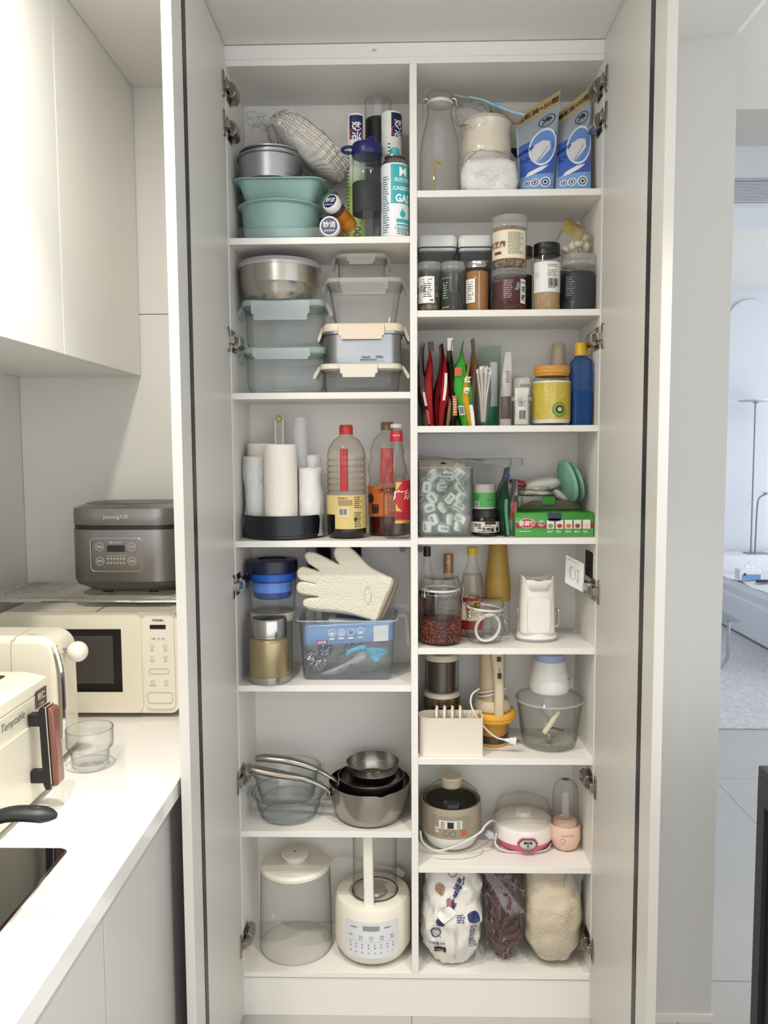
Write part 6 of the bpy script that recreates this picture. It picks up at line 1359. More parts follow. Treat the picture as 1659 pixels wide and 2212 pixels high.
zm = R6+zl+.019; xm, w4, _, _ = fit(1022, 1107, 1460, 1500, .11); xm2 = X(1064, 1460, .11)
t = thing('hand_mixer', 'beige hand mixer with white cord wound round it', 'mixer', (xm2, .118, zm)); H = lim-zm; BM = mk('#c6b494', .4)
part('foot', G().lathe([(.001, 0), (.050, 0), (.052, .004), (.050, .018), (.044, .028), (.036, .031)], 44, False, True), mk('#c4b59b', .4), t)
part('motor_body', G().loft([(.028, .066, .066, .032), (.05, .068, .068, .033), (H*.75, .071, .068, .033), (H, .068, .066, .032)]), BM, t)
hx = X(1078, 1470, .07)-xm2
part('handle', G().loft([(-.006, .022, .016, .007, hx, -.052), (.002, .026, .018, .008, hx, -.052), (.06, .026, .020, .008, hx, -.050), (.082, .028, .030, .010, hx-.001, -.042), (H-.03, .034, .034, .012, hx-.004, -.036), (H, .044, .04, .012, hx-.006, -.032)]), mk('#cdbb9b', .4), t)
mp = lambda a, c, o=0: Vector((hx+a, -.0595-o, c))
part('button', G().loft([(0, .0125, .0145, .004), (.002, .011, .013, .004)]).move(Matrix.Translation((hx-.001, -.054, H-.028)) @ Matrix.Rotation(pi/2, 4, 'X')), mk('#26201a', .35), t); part('button', G().loft([(0, .011, .0165, .004), (.002, .010, .015, .004)]).move(Matrix.Translation((hx, -.0595, H-.072)) @ Matrix.Rotation(pi/2, 4, 'X')), mk('#26201a', .35), t)
part('slide_mark', G().patch(mp, -.0008, .0008, H-.062, H-.050, -.004, nx=1), mk('#26201a', .4), t)
cp = []
for i in range(34):
    a = -pi/2+2*pi*i/15; cp.append((.040*cos(a), .040*sin(a)*1.0-(.02 if sin(a) < -.5 and 0 else 0), .040+.011*sin(i*.45)+.0004*i))
part('cord', G().tube(cp, .0023, 7, sub=3), mk('#dedbd6', .45), t)
e = [P(u, v, Y)-Vector((xm2, .118, zm)) for u, v, Y in ((1035, 1488, .07), (1020, 1500, .05), (1017, 1520, .035), (1026, 1543, .025), (1038, 1560, .025), (1050, 1575, .03), (1070, 1592, .035), (1090, 1598, .04))]
part('cord_end', G().tube([tuple(q) for q in e], .0024, 7, sub=5), mk('#dedbd6', .45), t)
pl = part('plug', G().loft([(0, .007, .007, .003), (.012, .010, .009, .003), (.013, .014, .012, .003), (.026, .018, .014, .003), (.028, .020, .016, .002), (.030, .020, .016, .002)]).move(Matrix.Translation(e[-1]) @ Matrix.Rotation(radians(97), 4, 'Y')), mk('#e2dfda', .45), t)
part('prongs', G().box(.030, .042, -.005, -.0035, -.008, -.003).box(.030, .042, .0035, .005, -.008, -.003).move(Matrix.Translation(e[-1])), mk('#8a8378', .3, .9), pl)
# chopper
x, w3, zt_, _ = fit(1114, 1263, 1505, 1600, .11); r = w3/2*.97; H = Z(1503, .11)-R6
xch = min(x, XR-r-.003)
t = thing('food_chopper', 'glass bowl food chopper with clear lid and white motor', 'chopper', (xch, .110, R6))
part('glass_bowl', G().lathe([(.001, .004), (r*.72, .001), (r*.78, .004), (r*.83, .02), (r*.97, H-.010), (r*1.0, H-.006), (r*.95, H-.004), (r*.80, .022), (r*.74, .012), (.001, .010)], 56, False, False), gl('#f4f5f1', '#8d938d', .02), t)
part('clear_lid', G().lathe([(r*1.0, H-.010), (r*1.01, H-.004), (r*.97, H+.002), (r*.6, H+.014), (r*.42, H+.018), (.001, H+.018)], 56, False, False), gl('#f2f2ec', '#a9aca4', .04, .06), t)
part('lid_rim', G().tube([(r*1.005*cos(2*pi*i/56), r*1.005*sin(2*pi*i/56), H-.005) for i in range(56)], .0022, 6, True), gl('#eceae2', '#b4b4aa', .05, .3), t)
part('blade_post', G().lathe([(.010, .008), (.004, .012), (.004, .030), (.001, .032)], 16, True, False), CHROME, t)
part('blade_shaft', G().tube([(-.018, -.02, .036), (.004, -.01, .062), (.026, .0, .090)], .0085, 14, rr=lambda k: .0085-.003*abs(k-.3)), mk('#ddd2b9', .45), t)
for s in (-1, 1): part('blade', G().prism([(0, 0), (s*.02, -.010), (s*.044, -.018), (s*.052, -.012), (s*.040, -.012), (s*.02, -.002), (0, .006)], -.0006, .0006).move(Matrix.Translation((.010, -.006, .044)) @ Matrix.Rotation(radians(40*s), 4, 'Z')), mk('#8d8d88', .2, 1), t)
zz0 = H+.019; lm = min(lim-R6, Z(1437, .065)-R6+.026)
mo = part('motor', G().lathe([(r*.56, zz0-.002), (r*.60, zz0+.006), (r*.585, zz0+.03), (r*.47, lm-.030), (r*.44, lm-.022)], 44, True, True), mk('#e9e6e0', .35), t)
part('blue_ring', G().lathe([(r*.445, lm-.024), (r*.44, lm-.004), (r*.40, lm-.001)], 40, True, True), mk('#a3b0d6', .4), t); part('press_button', G().lathe([(r*.36, lm-.002), (r*.34, lm), (.001, lm)], 32, True, False), mk('#d8c9b8', .4), t)
cp = [(r*.50*cos(a)*(1+.10*(1-k)), r*.50*sin(a)*(1+.10*(1-k)), zz0+.010+.052*k) for k, a in [(i/22, -2.6+i*.42) for i in range(23)]]
part('cord', G().tube(cp, .0021, 7, sub=4), mk('#e4e1dc', .45), t)
part('cord_strain', G().tube([(r*.62+.004*cos(i*1.2), -.01+.004*sin(i*1.2), zz0+.008+.0012*i) for i in range(18)], .0014, 5, sub=2), mk('#e4e1dc', .45), t)
part('vent_slot', G().patch(cyl(r*.56, 1.05), -.003, .003, zz0+.02, zz0+.038, .0015, nx=1), mk('#3a3a3a', .5), t)
# ================================================================== right column, seventh shelf
x, w3, zt_, _ = fit(907, 1042, 1735, 1830, .138); r = w3/2*.96; H = Z(1720, .11)-R7
xs = max(x, .0105+r); t = thing('electric_stewer', 'taupe electric stew cooker with clear dome and cream knob', 'cooker', (xs, .138, R7)); TAU = mk('#a69a86', .4)
hb = Z(1722, .138)-R7
part('lower_shell', G().lathe([(.001, .004), (r*.66, .004), (r*.78, .010), (r*.93, hb*.26), (r*.965, hb*.36)], 56, False, False), mk('#e8e4da', .35), t)
part('upper_shell', G().lathe([(r*.97, hb*.36), (r, hb*.40), (r*1.0, hb*.94), (r*.99, hb), (r*.95, hb*1.0), (r*.945, hb*.8)], 56, False, False), TAU, t)
part('inner_pot', G().lathe([(r*.94, hb*.90), (r*.90, hb*.98), (r*.86, hb*.98), (r*.80, hb*.5), (.001, hb*.45)], 48, False, False), mk('#3f372e', .25), t)
zk = Z(1690, .138)-R7
part('dome', G().lathe([(r*.93, hb*.98), (r*.93, hb*1.05), (r*.85, hb+(zk-hb)*.45), (r*.62, hb+(zk-hb)*.82), (r*.36, zk-.006), (.001, zk-.004)], 52, False, False), gl('#f0ede6', '#8b8276', .02), t)
part('knob', G().lathe([(r*.33, zk-.008), (r*.34, zk+.012), (r*.365, zk+.016), (r*.35, zk+.021), (.001, zk+.022)], 36, True, False), mk('#dccfae', .4), t)
mp = cyl(r*1.0)
part('control_panel', G().patch(mp, -r*.72, r*.60, hb*.42, hb*.86, .0006, nx=22, nz=3), mk('#988c78', .4), t); part('white_panel', G().patch(mp, -r*.46, r*.30, hb*.60, hb*.78, .0012, nx=14), mk('#dedad2', .4), t); part('display', G().patch(mp, -r*.18, r*.02, hb*.615, hb*.75, .0018, nx=4), mk('#1e1a18', .3), t)
part('orange_button', G().patch(mp, r*.27, r*.43, hb*.46, hb*.57, .0018, nx=4), mk('#d0582c', .35), t); part('left_button', G().patch(mp, -r*.60, -r*.46, hb*.50, hb*.62, .0014, nx=4), mk('#cfc8ba', .4), t)
part('small_print', G().text(mp, '慢炖', -r*.33, hb*.74, .0055, .0022).text(mp, '煮粥', -r*.33, hb*.69, .0055, .0022).text(mp, '甜品', -r*.33, hb*.64, .0055, .0022).text(mp, '煲汤', r*.18, hb*.74, .0055, .0022).text(mp, '定时', r*.18, hb*.69, .0055, .0022).text(mp, '保温', r*.18, hb*.64, .0055, .0022).disc(mp, -r*.22, hb*.50, .008, .0014, 18, r0=.0072).disc(mp, 0, hb*.50, .008, .0014, 18, r0=.0072).text(mp, '预约', -r*.53, hb*.555, .0045, .0024).text(mp, '+', -r*.22, hb*.5, .007, .0016).text(mp, '-', 0, hb*.5, .007, .0016), mk('#2a241e', .5), t)
cr = [P(u, v, Y)-Vector((xs, .138, R7)) for u, v, Y in ((908, 1795, .07), (914, 1820, .068), (945, 1838, .064), (990, 1825, .056), (1035, 1800, .06), (1048, 1784, .07), (1062, 1773, .09), (1072, 1776, .13))]
for q in cr: q.z = max(q.z, .004)
part('cord', G().tube([tuple(q) for q in cr], .0030, 8, sub=5), mk('#d6d3ca', .45), t)
part('cord_loop', G().tube([(-r*.6, -.092, .0035), (-r*.2, -.098, .0035), (r*.4, -.094, .0035), (r*.85, -.075, .0035), (r*1.0, -.05, .006)], .0030, 8, sub=5), mk('#d6d3ca', .45), t)
# yogurt maker
x, w3, zt_, _ = fit(1064, 1196, 1770, 1832, .138); r = w3/2*.97; hb = Z(1766, .138)-R7; H = Z(1720, .145)-R7
xy = x; t = thing('yogurt_maker', 'white and pink yogurt maker with clear cover', 'yogurt maker', (x, .138, R7))
part('pink_base', G().lathe([(.001, .002), (r*.78, .002), (r*.86, .008), (r*.99, hb*.42)], 56, False, False), mk('#d8647c', .4), t)
g = G().lathe([(r*.99, hb*.42), (r*1.0, hb*.5), (r*.98, hb*.9), (r*.95, hb)], 56, False, True); part('white_body', g, mk('#ece6df', .3), t)
part('inner_lid', G().lathe([(r*.88, hb), (r*.86, hb+.004), (r*.5, hb+.010), (r*.3, hb+.014), (r*.26, hb+.024), (.001, hb+.025)], 44, True, False), mk('#ddd6cc', .4), t)
part('clear_cover', G().lathe([(r*.96, hb), (r*.94, hb+(H-hb)*.4), (r*.85, hb+(H-hb)*.8), (r*.6, H-.001), (.001, H)], 52, False, False), gl('#f6f3ef', '#b5aca2', .06, .10, '#efe8e0'), t)
mp = cyl(r*1.0); bd = [(-.022, .0), (-.025, .006), (-.018, .017), (-.012, .020), (.012, .020), (.018, .017), (.025, .006), (.022, .0), (.008, -.010), (-.008, -.010)]; zc = hb*.40
part('pink_badge', G().poly(mp, [(a*1.18, zc+.002+b*1.2) for a, b in bd], .0020), mk('#cf5b72', .4), t); part('badge_rim', G().poly(mp, [(a*1.02, zc+.002+b*1.02) for a, b in bd], .0026), mk('#2b2830', .4), t); part('badge_face', G().poly(mp, [(a*.92, zc+.0025+b*.90) for a, b in bd], .0032), mk('#c9c6c4', .3, .3), t)
part('lettering', G().text(mp, '福生优', 0, zc+.013, .0075, .0040, bold=.04).disc(mp, 0, zc+.0045, .0025, .004, 14).text(mp, '乳酸 酸奶', 0, zc-.001, .004, .004).text(mp, 'YOGURT MAKER', 0, zc-.005, .0033, .0040), INK, t)
cr = [P(u, v, Y)-Vector((xy, .138, R7)) for u, v, Y in ((1072, 1800, .10), (1070, 1822, .085), (1085, 1836, .078), (1110, 1842, .074), (1150, 1843, .074), (1180, 1836, .082), (1190, 1822, .11))]
for q in cr: q.z = max(q.z, .004)
part('cord', G().tube([tuple(q) for q in cr], .0028, 8, sub=5), mk('#cfccd0', .45), t)
pq = P(1056, 1806, .09)-Vector((xy, .138, R7)); part('plug', G().loft([(0, .016, .014, .004), (.016, .020, .016, .004), (.020, .012, .010, .003), (.032, .008, .008, .003)]).move(Matrix.Translation(pq+Vector((-.006, 0, .010))) @ Matrix.Rotation(radians(125), 4, 'Y')), mk('#bcbcc6', .45), t)
# mini blender
x, w3, zt_, _ = fit(1198, 1266, 1790, 1836, .112); r = w3/2*.98; hb = Z(1774, .112)-R7; H = Z(1682, .112)-R7; PK = mk('#e6c4ae', .4)
xm = min(x, XR-r-.004); t = thing('mini_blender', 'small peach portable blender with clear cup', 'blender', (xm, .112, R7))
part('base', G().lathe([(.001, .002), (r*.62, .002), (r*.80, .008), (r*.97, .028), (r, .04), (r*.98, hb-.006), (r*.92, hb), (r*.85, hb-.002), (.001, hb-.004)], 44, False, False), PK, t)
part('blade_seat', G().lathe([(r*.80, hb-.003), (r*.78, hb+.006), (r*.6, hb+.008), (.001, hb+.008)], 36, True, False), mk('#dcbaa4', .4), t); part('blade', G().prism([(-.016, .010), (-.012, .012), (0, .004), (.010, .010), (.014, .009), (0, .0)], -.001, .001).move(Matrix.Translation((0, 0, hb+.010))), CHROME, t)
part('clear_cup', G().lathe([(r*.82, hb-.002), (r*.84, hb+.02), (r*.82, H*.80), (r*.72, H*.92), (r*.45, H*.985), (r*.30, H), (.001, H)], 40, False, False), gl('#f3efea', '#a79e95', .02, .02), t)
part('top_badge', G().lathe([(r*.26, H+.0008), (r*.20, H+.0012)], 24, True, True), mk('#6f8f80', .4), t); part('inner_stem', G().loft([(hb+.02, .020, .006, .002), (H*.8, .018, .006, .002)]), gl('#f2efe9', '#c9c2b8', .06, .25), t)
mp = cyl(r); part('button', G().disc(mp, -r*.35, hb*.52, .0065, .001, 18), mk('#d8806a', .4), t); part('button_face', G().disc(mp, -r*.35, hb*.52, .0050, .0016, 18), mk('#e6bda8', .4), t); part('ring_mark', G().disc(mp, -r*.30, hb*.22, .006, .001, 18, r0=.0052), mk('#f0dccf', .4), t); part('lettering', G().text(mp, 'Joyoung 九阳', -r*.05, hb*.74, .0062, .001), mk('#8a5f4e', .5), t)
# ================================================================== right column, cabinet floor: sacks
lim = R7-TB-.004-SF
def sack(u0, u1, v1, Y, seed, prof, dep, n=44, wr=.035, tuck=.5):
    """prof: list of (height fraction, x-centre px offset, half width px, depth scale)"""
    s = mpp(Y); xc = X((u0+u1)/2, 2000, Y); rings = []; H = lim
    for f, ox, hw, ds in prof:
        z = f*H; ring = []
        for j in range(n):
            a = 2*pi*j/n; q = .72; cxx = math.copysign(abs(cos(a))**q, cos(a)); cyy = math.copysign(abs(sin(a))**q, sin(a))
            k = 1+wr*noise.fractal(Vector((cxx*2.2+seed, cyy*2.2, f*7)), 1, 2, 4)*2
            ring.append((ox*s+cxx*hw*s*k, cyy*dep*ds*k, max(.0012, z+.004*nz(cxx*3, cyy*3, seed+f*4)*(1 if 0 < f < 1 else 0))))
        rings.append(ring)
    return G()._rings(rings, True, True), xc
def interp(prof, m=26):
    out = []
    for i in range(m+1):
        f = i/m*prof[-1][0]
        for a, b in zip(prof, prof[1:]):
            if a[0] <= f <= b[0]+1e-9:
                k = (f-a[0])/(b[0]-a[0]); k = k*k*(3-2*k); out.append((f,)+tuple(a[q]+(b[q]-a[q])*k for q in (1, 2, 3))); break
    return out
# flour
fp = interp([(0, 0, 34, .55), (.06, -2, 50, .8), (.25, 0, 64, 1), (.48, 0, 66, 1), (.60, 2, 62, .92), (.8, 4, 60, .8), (1, 2, 52, .45)])
g, xc = sack(905, 1042, 2095, .11, 2, fp, .085, wr=.07)
t = thing('flour_bag', 'white woven flour bag with blue Chinese lettering', 'bag', (max(xc, .011+.085), .090, SF)); xf = max(xc, .096)
part('bag_body', g, mk('#e3dfd6', .5, bump=.15, bscale=25), t)
def smap(prof, dep, seed, Y, wr=.05):
    s = mpp(Y)
    def mp(x, z, o=0):
        f = min(max(z/lim, 0), 1); pr = prof[min(int(f*(len(prof)-1)), len(prof)-2)]; pr2 = prof[min(int(f*(len(prof)-1))+1, len(prof)-1)]; kk = f*(len(prof)-1)-int(f*(len(prof)-1))
        ox, hw, ds = (pr[i]+(pr2[i]-pr[i])*kk for i in (1, 2, 3))
        c = max(-.98, min(.98, (x-ox*s)/(hw*s))); cc = abs(c)**(1/.72); a = -math.acos(max(-1, min(1, math.copysign(cc, c))))
        cxx = c; cyy = -abs(sin(a))**.72
        k = 1+wr*noise.fractal(Vector((cxx*2.2+seed, cyy*2.2, f*7)), 1, 2, 4)*2
        return Vector((ox*s+cxx*hw*s*k, cyy*dep*ds*k-o-.002, z))
    return mp
mp = smap(fp, .085, 2, .11, .07); BLI = mk('#28355f', .5)
g = G().text(mp, '精制雪花', .008, lim*.80, .019, .002, rot=-2.1, bold=.03).text(mp, '面粉', -.008, lim*.63, .022, .002, rot=-2.1, bold=.03).text(mp, '净含量:5kg', -.042, lim*.29, .0085, .002, rot=.1, bold=.02)
part('lettering', g, BLI, t)
part('blue_roundel', G().disc(mp, -.046, lim*.40, .0125, .002, 20, r0=.0095), BLI, t); part('blue_roundel', G().disc(mp, -.034, lim*.50, .0115, .002, 20), BLI, t); part('blue_roundel', G().disc(mp, .052, lim*.55, .014, .002, 20), BLI, t)
part('dark_label', G().patch(mp, -.050, -.020, lim*.19, lim*.245, .002, nx=6), mk('#1c2036', .5), t); part('crown_print', G().poly(mp, [(-.047, lim*.205), (-.047, lim*.225), (-.043, lim*.215), (-.038, lim*.235), (-.034, lim*.215), (-.029, lim*.235), (-.025, lim*.205)], .003), mk('#c98a3c', .5), t)
part('small_print', G().fine(mp, .044, .062, lim*.25, lim*.48, 14, .002, 3, .5).fine(mp, .01, .035, lim*.50, lim*.58, 4, .002, 8, .5), mk('#39466f', .5), t)
part('brown_print', G().disc(mp, -.035, lim*.80, .012, .002, 12, rz=.016).disc(mp, .0, lim*.93, .013, .002, 14, rz=.009, r0=.010).fine(mp, -.055, -.03, lim*.35, lim*.47, 6, .002, 4, .3), mk('#9a7f68', .6), t, kind='stuff')
part('seam', G().patch(mp, .004, .010, lim*.10, lim*.50, .002, nx=1, nz=10), mk('#d3cec4', .5), t); part('pink_print', G().patch(mp, -.016, -.004, lim*.66, lim*.72, .003, nx=2), mk('#b5656c', .5), t)
part('cream_fold', G().poly(mp, [(-.042, lim*.56), (-.036, lim*.63), (-.010, lim*.66), (.010, lim*.60), (-.008, lim*.55), (-.025, lim*.50)], .003), mk('#e6e2da', .5), t)
# chilies
cpz = interp([(0, 2, 12, .4), (.12, 0, 26, .7), (.3, -1, 44, 1), (.6, 0, 46, 1), (.85, 2, 45, .8), (1, -4, 42, .5)])
g, xc = sack(1040, 1133, 2084, .10, 7, cpz, .070, wr=.05)
t = thing('chili_bag', 'clear zip bag of dried red chilies between flour and rice', 'bag', (xc, .085, SF)); part('film', g, gl('#f3eeee', '#b9abab', .07, .05, bump=.5, bscale=25), t)
z0, z1 = P(1015, 1900, .02), P(1055, 1985, .01)
part('zip_flap', sheet(lambda u, v: ((-.062+.062*v+.05*u-.03*u*(1-v))+.0, -.062+.01*u+.006*nz(u*4, v*5), lim*(.975-.42*v)+.006*u*(1-v)-.004*nz(u*3, v*3, 4)), 12, 14), gl('#eceaec', '#b9b5b9', .12, .28, '#c9c6ca'), t, solid=.0008)
CH = [mk('#4e1a18', .3, var=.3, vscale=40), mk('#451513', .3, var=.3, vscale=40), mk('#5e241d', .32, var=.3, vscale=40)]; ST = mk('#b59a6c', .6); rn = random.Random(21)
ch_me = []
for k in range(3):
    g = G().tube([(0, 0, -.024), (.003+.002*k, .001, -.010), (.004, -.001, .006), (.0-.003*k, .001, .020), (-.004-.002*k, 0, .027)], .006, 8, sub=3, rr=lambda q: .0012+.0062*sin(pi*min(1, q*.9+.08))**.8)
    g.warp(lambda a, b, c: (a*(1+.0), b*.6+.0016*nz(a*150, c*120), c)); ch_me.append(mesh(g, 'skin', CH[k], 180))
stem_me = mesh(G().tube([(0, 0, -.023), (-.001, 0, -.032), (.003, 0, -.038)], .0012, 5), 'stem', ST, 180)
for i in range(130):
    f = .04+.90*((i*.618034) % 1); pr = cpz[int(f*(len(cpz)-1))]; s = mpp(.1)
    a = rn.uniform(pi*1.02, pi*1.98) if i % 5 else rn.uniform(0, pi); hw, ds, ox = pr[2]*s-.010, .070*pr[3]-.010, pr[1]*s
    hw = max(hw, .004); ds = max(ds, .004)
    t = thing('dried_chili', 'dark red dried chili in the clear zip bag', 'chili', (xc+ox+hw*(.93-.25*(i % 3))*cos(a), .085+ds*(.93-.25*(i % 3))*sin(a), SF+min(max(.018, f*lim), lim-.03)), rot=(rn.uniform(-.5, .5), rn.uniform(0, 6.28), a+pi/2+rn.uniform(-.4, .4)), group='dried chilies in the zip bag')
    part('skin', ch_me[i % 3], CH[i % 3], t)
    if i % 3 == 0: part('stem', stem_me, ST, t)
# rice
rp = interp([(0, 6, 22, .4), (.08, 2, 44, .75), (.25, 0, 62, 1), (.5, 0, 66, 1), (.8, -8, 58, .85), (1, -12, 48, .5)])
g, xc = sack(1134, 1264, 2091, .11, 12, rp, .085, wr=.04)
t = thing('rice_bag', 'clear plastic bag of white rice in the right corner', 'bag', (min(xc, XR-.088), .088, SF)); xr_ = min(xc, XR-.088)
part('film', g, gl('#f6f4ee', '#cfc9ba', .08, .05, bump=.4, bscale=25), t)
rp2 = interp([(0, 6, 20, .38), (.08, 2, 42, .72), (.25, 0, 60, .97), (.5, 0, 63, .97), (.62, -1, 61, .93), (.8, -7, 55, .80), (.93, -10, 48, .5)])
g, _ = sack(1134, 1264, 2091, .11, 12, rp2, .083, wr=.03)
part('rice', g, mk('#d9cab0', .6, bump=1, bscale=420, var=.22, vscale=420, stretch=(1, 1, .45)), t, kind='stuff')
mpr = smap(rp2, .083, 12, .11, .03); g = G(); rn = random.Random(3)
for i in range(1500):
    f = rn.uniform(.06, .62); w_ = .055 if f > .2 else .04; p_ = mpr(rn.uniform(-w_, w_), f*lim, .0002); a = rn.uniform(0, 6.28); d = Vector((cos(a), .0, sin(a)))*.0026; e_ = Vector((-sin(a), 0, cos(a)))*.0008; b0 = len(g.v)
    g.v += [tuple(p_-d), tuple(p_-e_+Vector((0, -.0006, 0))), tuple(p_+d), tuple(p_+e_+Vector((0, -.0006, 0)))]; g.f.append((b0, b0+1, b0+2, b0+3))
part('rice_grains', g, mk('#ece0c8', .5, var=.2, vscale=300), t, fix=False, kind='stuff')
part('top_twist', sheet(lambda u, v: (.030+.050*v+.008*nz(u*5, v*4)-.02*u, -.062+.015*v+.006*nz(u*6, v*5, 3), lim*(.98-.42*u)-.012*v+.01*v*sin(u*6)), 14, 8), gl('#f2f1ee', '#cfccc4', .1, .22), t, solid=.0008)
# ================================================================== counter appliances
ZK = .855
MW = mk('#ece5cf', .35, coat=.15, name='cream_enamel')
x0, x1 = X(-6, 1430, -.075), X(388, 1430, -.075); w3 = x1-x0; zb = .012; H = Z(1322, -.075, 200)-ZK; yF = -.075; yBk = .205
t = thing('microwave', 'cream microwave with dark window on the countertop', 'microwave', ((x0+x1)/2, 0, ZK))
g = G().loft([(0, w3*.985, H-zb, .022), (.006, w3, H-zb, .026), (yBk-yF-.006, w3, H-zb, .026), (yBk-yF, w3*.98, H-zb-.01, .02)], k=5); g.move(Matrix.Translation((0, yF, (H+zb)/2)) @ Matrix(((1, 0, 0, 0), (0, 0, 1, 0), (0, 1, 0, 0), (0, 0, 0, 1)))); part('case', g, MW, t)
for sx in (-1, 1):
    for yy in (.0, .17): part('foot', G().lathe([(.012, 0), (.012, .013)], 16, o=(sx*w3*.4, yy)), mk('#3a3a38', .6), t)
pxm = lambda u: X(u, 1430, yF)-(x0+x1)/2; pzm = lambda v: Z(v, yF, 200)-ZK
dx = pxm(309)
dr = part('door', G().loft([(0, dx+w3/2-.002, H-zb-.004, .02, (dx-w3/2)/2, 0), (.005, dx+w3/2-.002, H-zb-.004, .02, (dx-w3/2)/2, 0)]).move(Matrix.Translation((0, yF, (H+zb)/2)) @ Matrix(((1, 0, 0, 0), (0, 0, -1, 0), (0, 1, 0, 0), (0, 0, 0, 1)))), MW, t)
mp = flat(yF-.005)
part('window', G().patch(mp, pxm(60), pxm(265), pzm(1493), pzm(1358), .0008, nx=1), mk('#1c1a18', .08, coat=.5), dr)
part('window_mesh', G().patch(mp, pxm(70), pxm(247), pzm(1475), pzm(1372), .0014, nx=1), mk('#4b4742', .3, bump=.5, bscale=260, kind='vor'), dr)
cp = part('control_panel', G().loft([(0, w3/2-dx-.016, H-zb-.014, .016, (dx+w3/2)/2-.003, .004), (.0035, w3/2-dx-.018, H-zb-.016, .016, (dx+w3/2)/2-.003, .004)]).move(Matrix.Translation((0, yF, (H+zb)/2)) @ Matrix(((1, 0, 0, 0), (0, 0, -1, 0), (0, 1, 0, 0), (0, 0, 0, 1)))), mk('#eee8d6', .3), t)
mp = flat(yF-.0035); cxm = pxm(344)
part('display', G().patch(mp, pxm(327), pxm(361), pzm(1358), pzm(1349), .0012, nx=1), mk('#1d1c1a', .2), cp)
part('lettering', G().text(mp, 'TOSHIBA', cxm, pzm(1339), .0072, .001, bold=.03).text(mp, '10秒  1分  5分', cxm, pzm(1379), .0058, .001), mk('#3a3630', .5), cp)
g = G()
for i, (u, v, s) in enumerate(((330, 1396, '微波'), (359, 1396, '解冻'), (330, 1420, '热牛奶'), (359, 1420, '菜单'), (330, 1472, '暂停取消'), (359, 1472, '启动'))):
    g.disc(mp, pxm(u), pzm(v), .0048, .001, 18, r0=.0042).text(mp, s, pxm(u), pzm(v+7.5), .0042, .001).text(mp, 'A' if i == 3 else '~', pxm(u), pzm(v), .0045, .001)
g.text(mp, '-', pxm(331), pzm(1449), .006, .001).text(mp, '+', pxm(358), pzm(1449), .006, .001)
part('button_marks', g, mk('#8a8374', .5), cp, kind='stuff')
part('slider', G().tube([(pxm(344)+a, yF-.0042, pzm(1449)+b) for a, b in ring_rr(.050, .0135, .0067, 5)], .0005, 4, True), mk('#b5ad98', .5), cp); part('open_button', G().tube([(pxm(345)+a, yF-.0042, pzm(1506)+b) for a, b in ring_rr(.063, .028, .006, 4)], .0006, 4, True), mk('#b5ad98', .5), cp)
# wire rack
zr_ = 1.163; xa, xb_ = -1.085, -.530; ya, yb2 = -.095, .178
t = thing('wire_rack', 'chrome wire rack standing over the microwave', 'rack', (0, 0, ZK)); hz = zr_-ZK
part('frame_wire', G().tube([(a+(xa+xb_)/2, b+(ya+yb2)/2, hz-.004) for a, b in ring_rr(xb_-xa, yb2-ya, .02, 4)], .004, 8, True), CHROME, t)
for i in range(14):
    yy = ya+.008+(yb2-ya-.016)*i/13; part('wire', G().tube([(xa+.002, yy, hz-.0015), (xb_-.002, yy, hz-.0015)], .0022, 6), CHROME, t)
for xx in (xa+.006, xb_-.006):
    for yy in (ya+.012, yb2-.012): part('leg', G().tube([(xx, yy, 0), (xx, yy, hz-.004)], .004, 8), CHROME, t)
part('brace', G().tube([(-.80, ya, hz-.006), (-.80, yb2, hz-.006)], .003, 6), CHROME, t)
# rice cooker
yc = .055; x0, x1 = X(150, 1180, -.02), X(150, 1180, -.02)+.300; w3 = x1-x0; d3 = .215; zz = zr_+.004; H = Z(1081, .05)-zz
xk = (x0+x1)/2; t = thing('rice_cooker', 'grey metallic rice cooker on the wire rack', 'rice cooker', (xk, yc, zz)); RC = mk('#8a8683', .3, .85, bump=.02, bscale=80, stretch=(20, 20, 1), name='dark_brushed'); yq = -.020
z1_, z2_, z3_ = Z(1256, yc-d3/2)-zz, Z(1143, yc-d3/2)-zz, Z(1133, yc-d3/2)-zz
part('foot_shell', G().loft([(.006, w3*.70, d3*.72, .05), (.012, w3*.78, d3*.80, .06), (z1_*.7, w3*.95, d3*.95, .07), (z1_, w3*.985, d3*.985, .075)]), mk('#4d4b4a', .45), t)
for sx in (-.2, .2): part('foot', G().lathe([(.012, 0), (.014, .010)], 16, o=(sx*w3, -d3*.28)), BLACK, t)
part('body', G().loft([(z1_, w3*.99, d3*.99, .076), (z1_+.002, w3, d3, .078), (z2_, w3, d3, .078)]), RC, t)
part('seam_band', G().loft([(z2_, w3*.985, d3*.985, .076), (z3_, w3*.985, d3*.985, .076)]), BLACK, t)
ld = part('lid', G().loft([(z3_, w3*.995, d3*.995, .078), (z3_+.001, w3, d3, .078), (H-.022, w3, d3, .078), (H-.012, w3*.985, d3*.985, .076), (H-.002, w3*.80, d3*.80, .06), (H, w3*.6, d3*.6, .05)]), RC, t)
part('lid_top', G().loft([(H-.011, w3*.93, d3*.93, .072), (H-.0005, w3*.78, d3*.78, .06), (H+.001, w3*.5, d3*.5, .04)]), mk('#5d5a58', .4, .5), ld)
part('release_button', G().loft([(H-.008, .055, .014, .006, -.022, -d3*.40), (H-.0045, .052, .012, .005, -.022, -d3*.40)]), mk('#a5a29f', .3, .7), ld)
pxr = lambda u: X(u, 1200, yc-d3/2)-xk; pzr = lambda v: Z(v, yc-d3/2, 260)-zz; mp = flat(-d3/2)
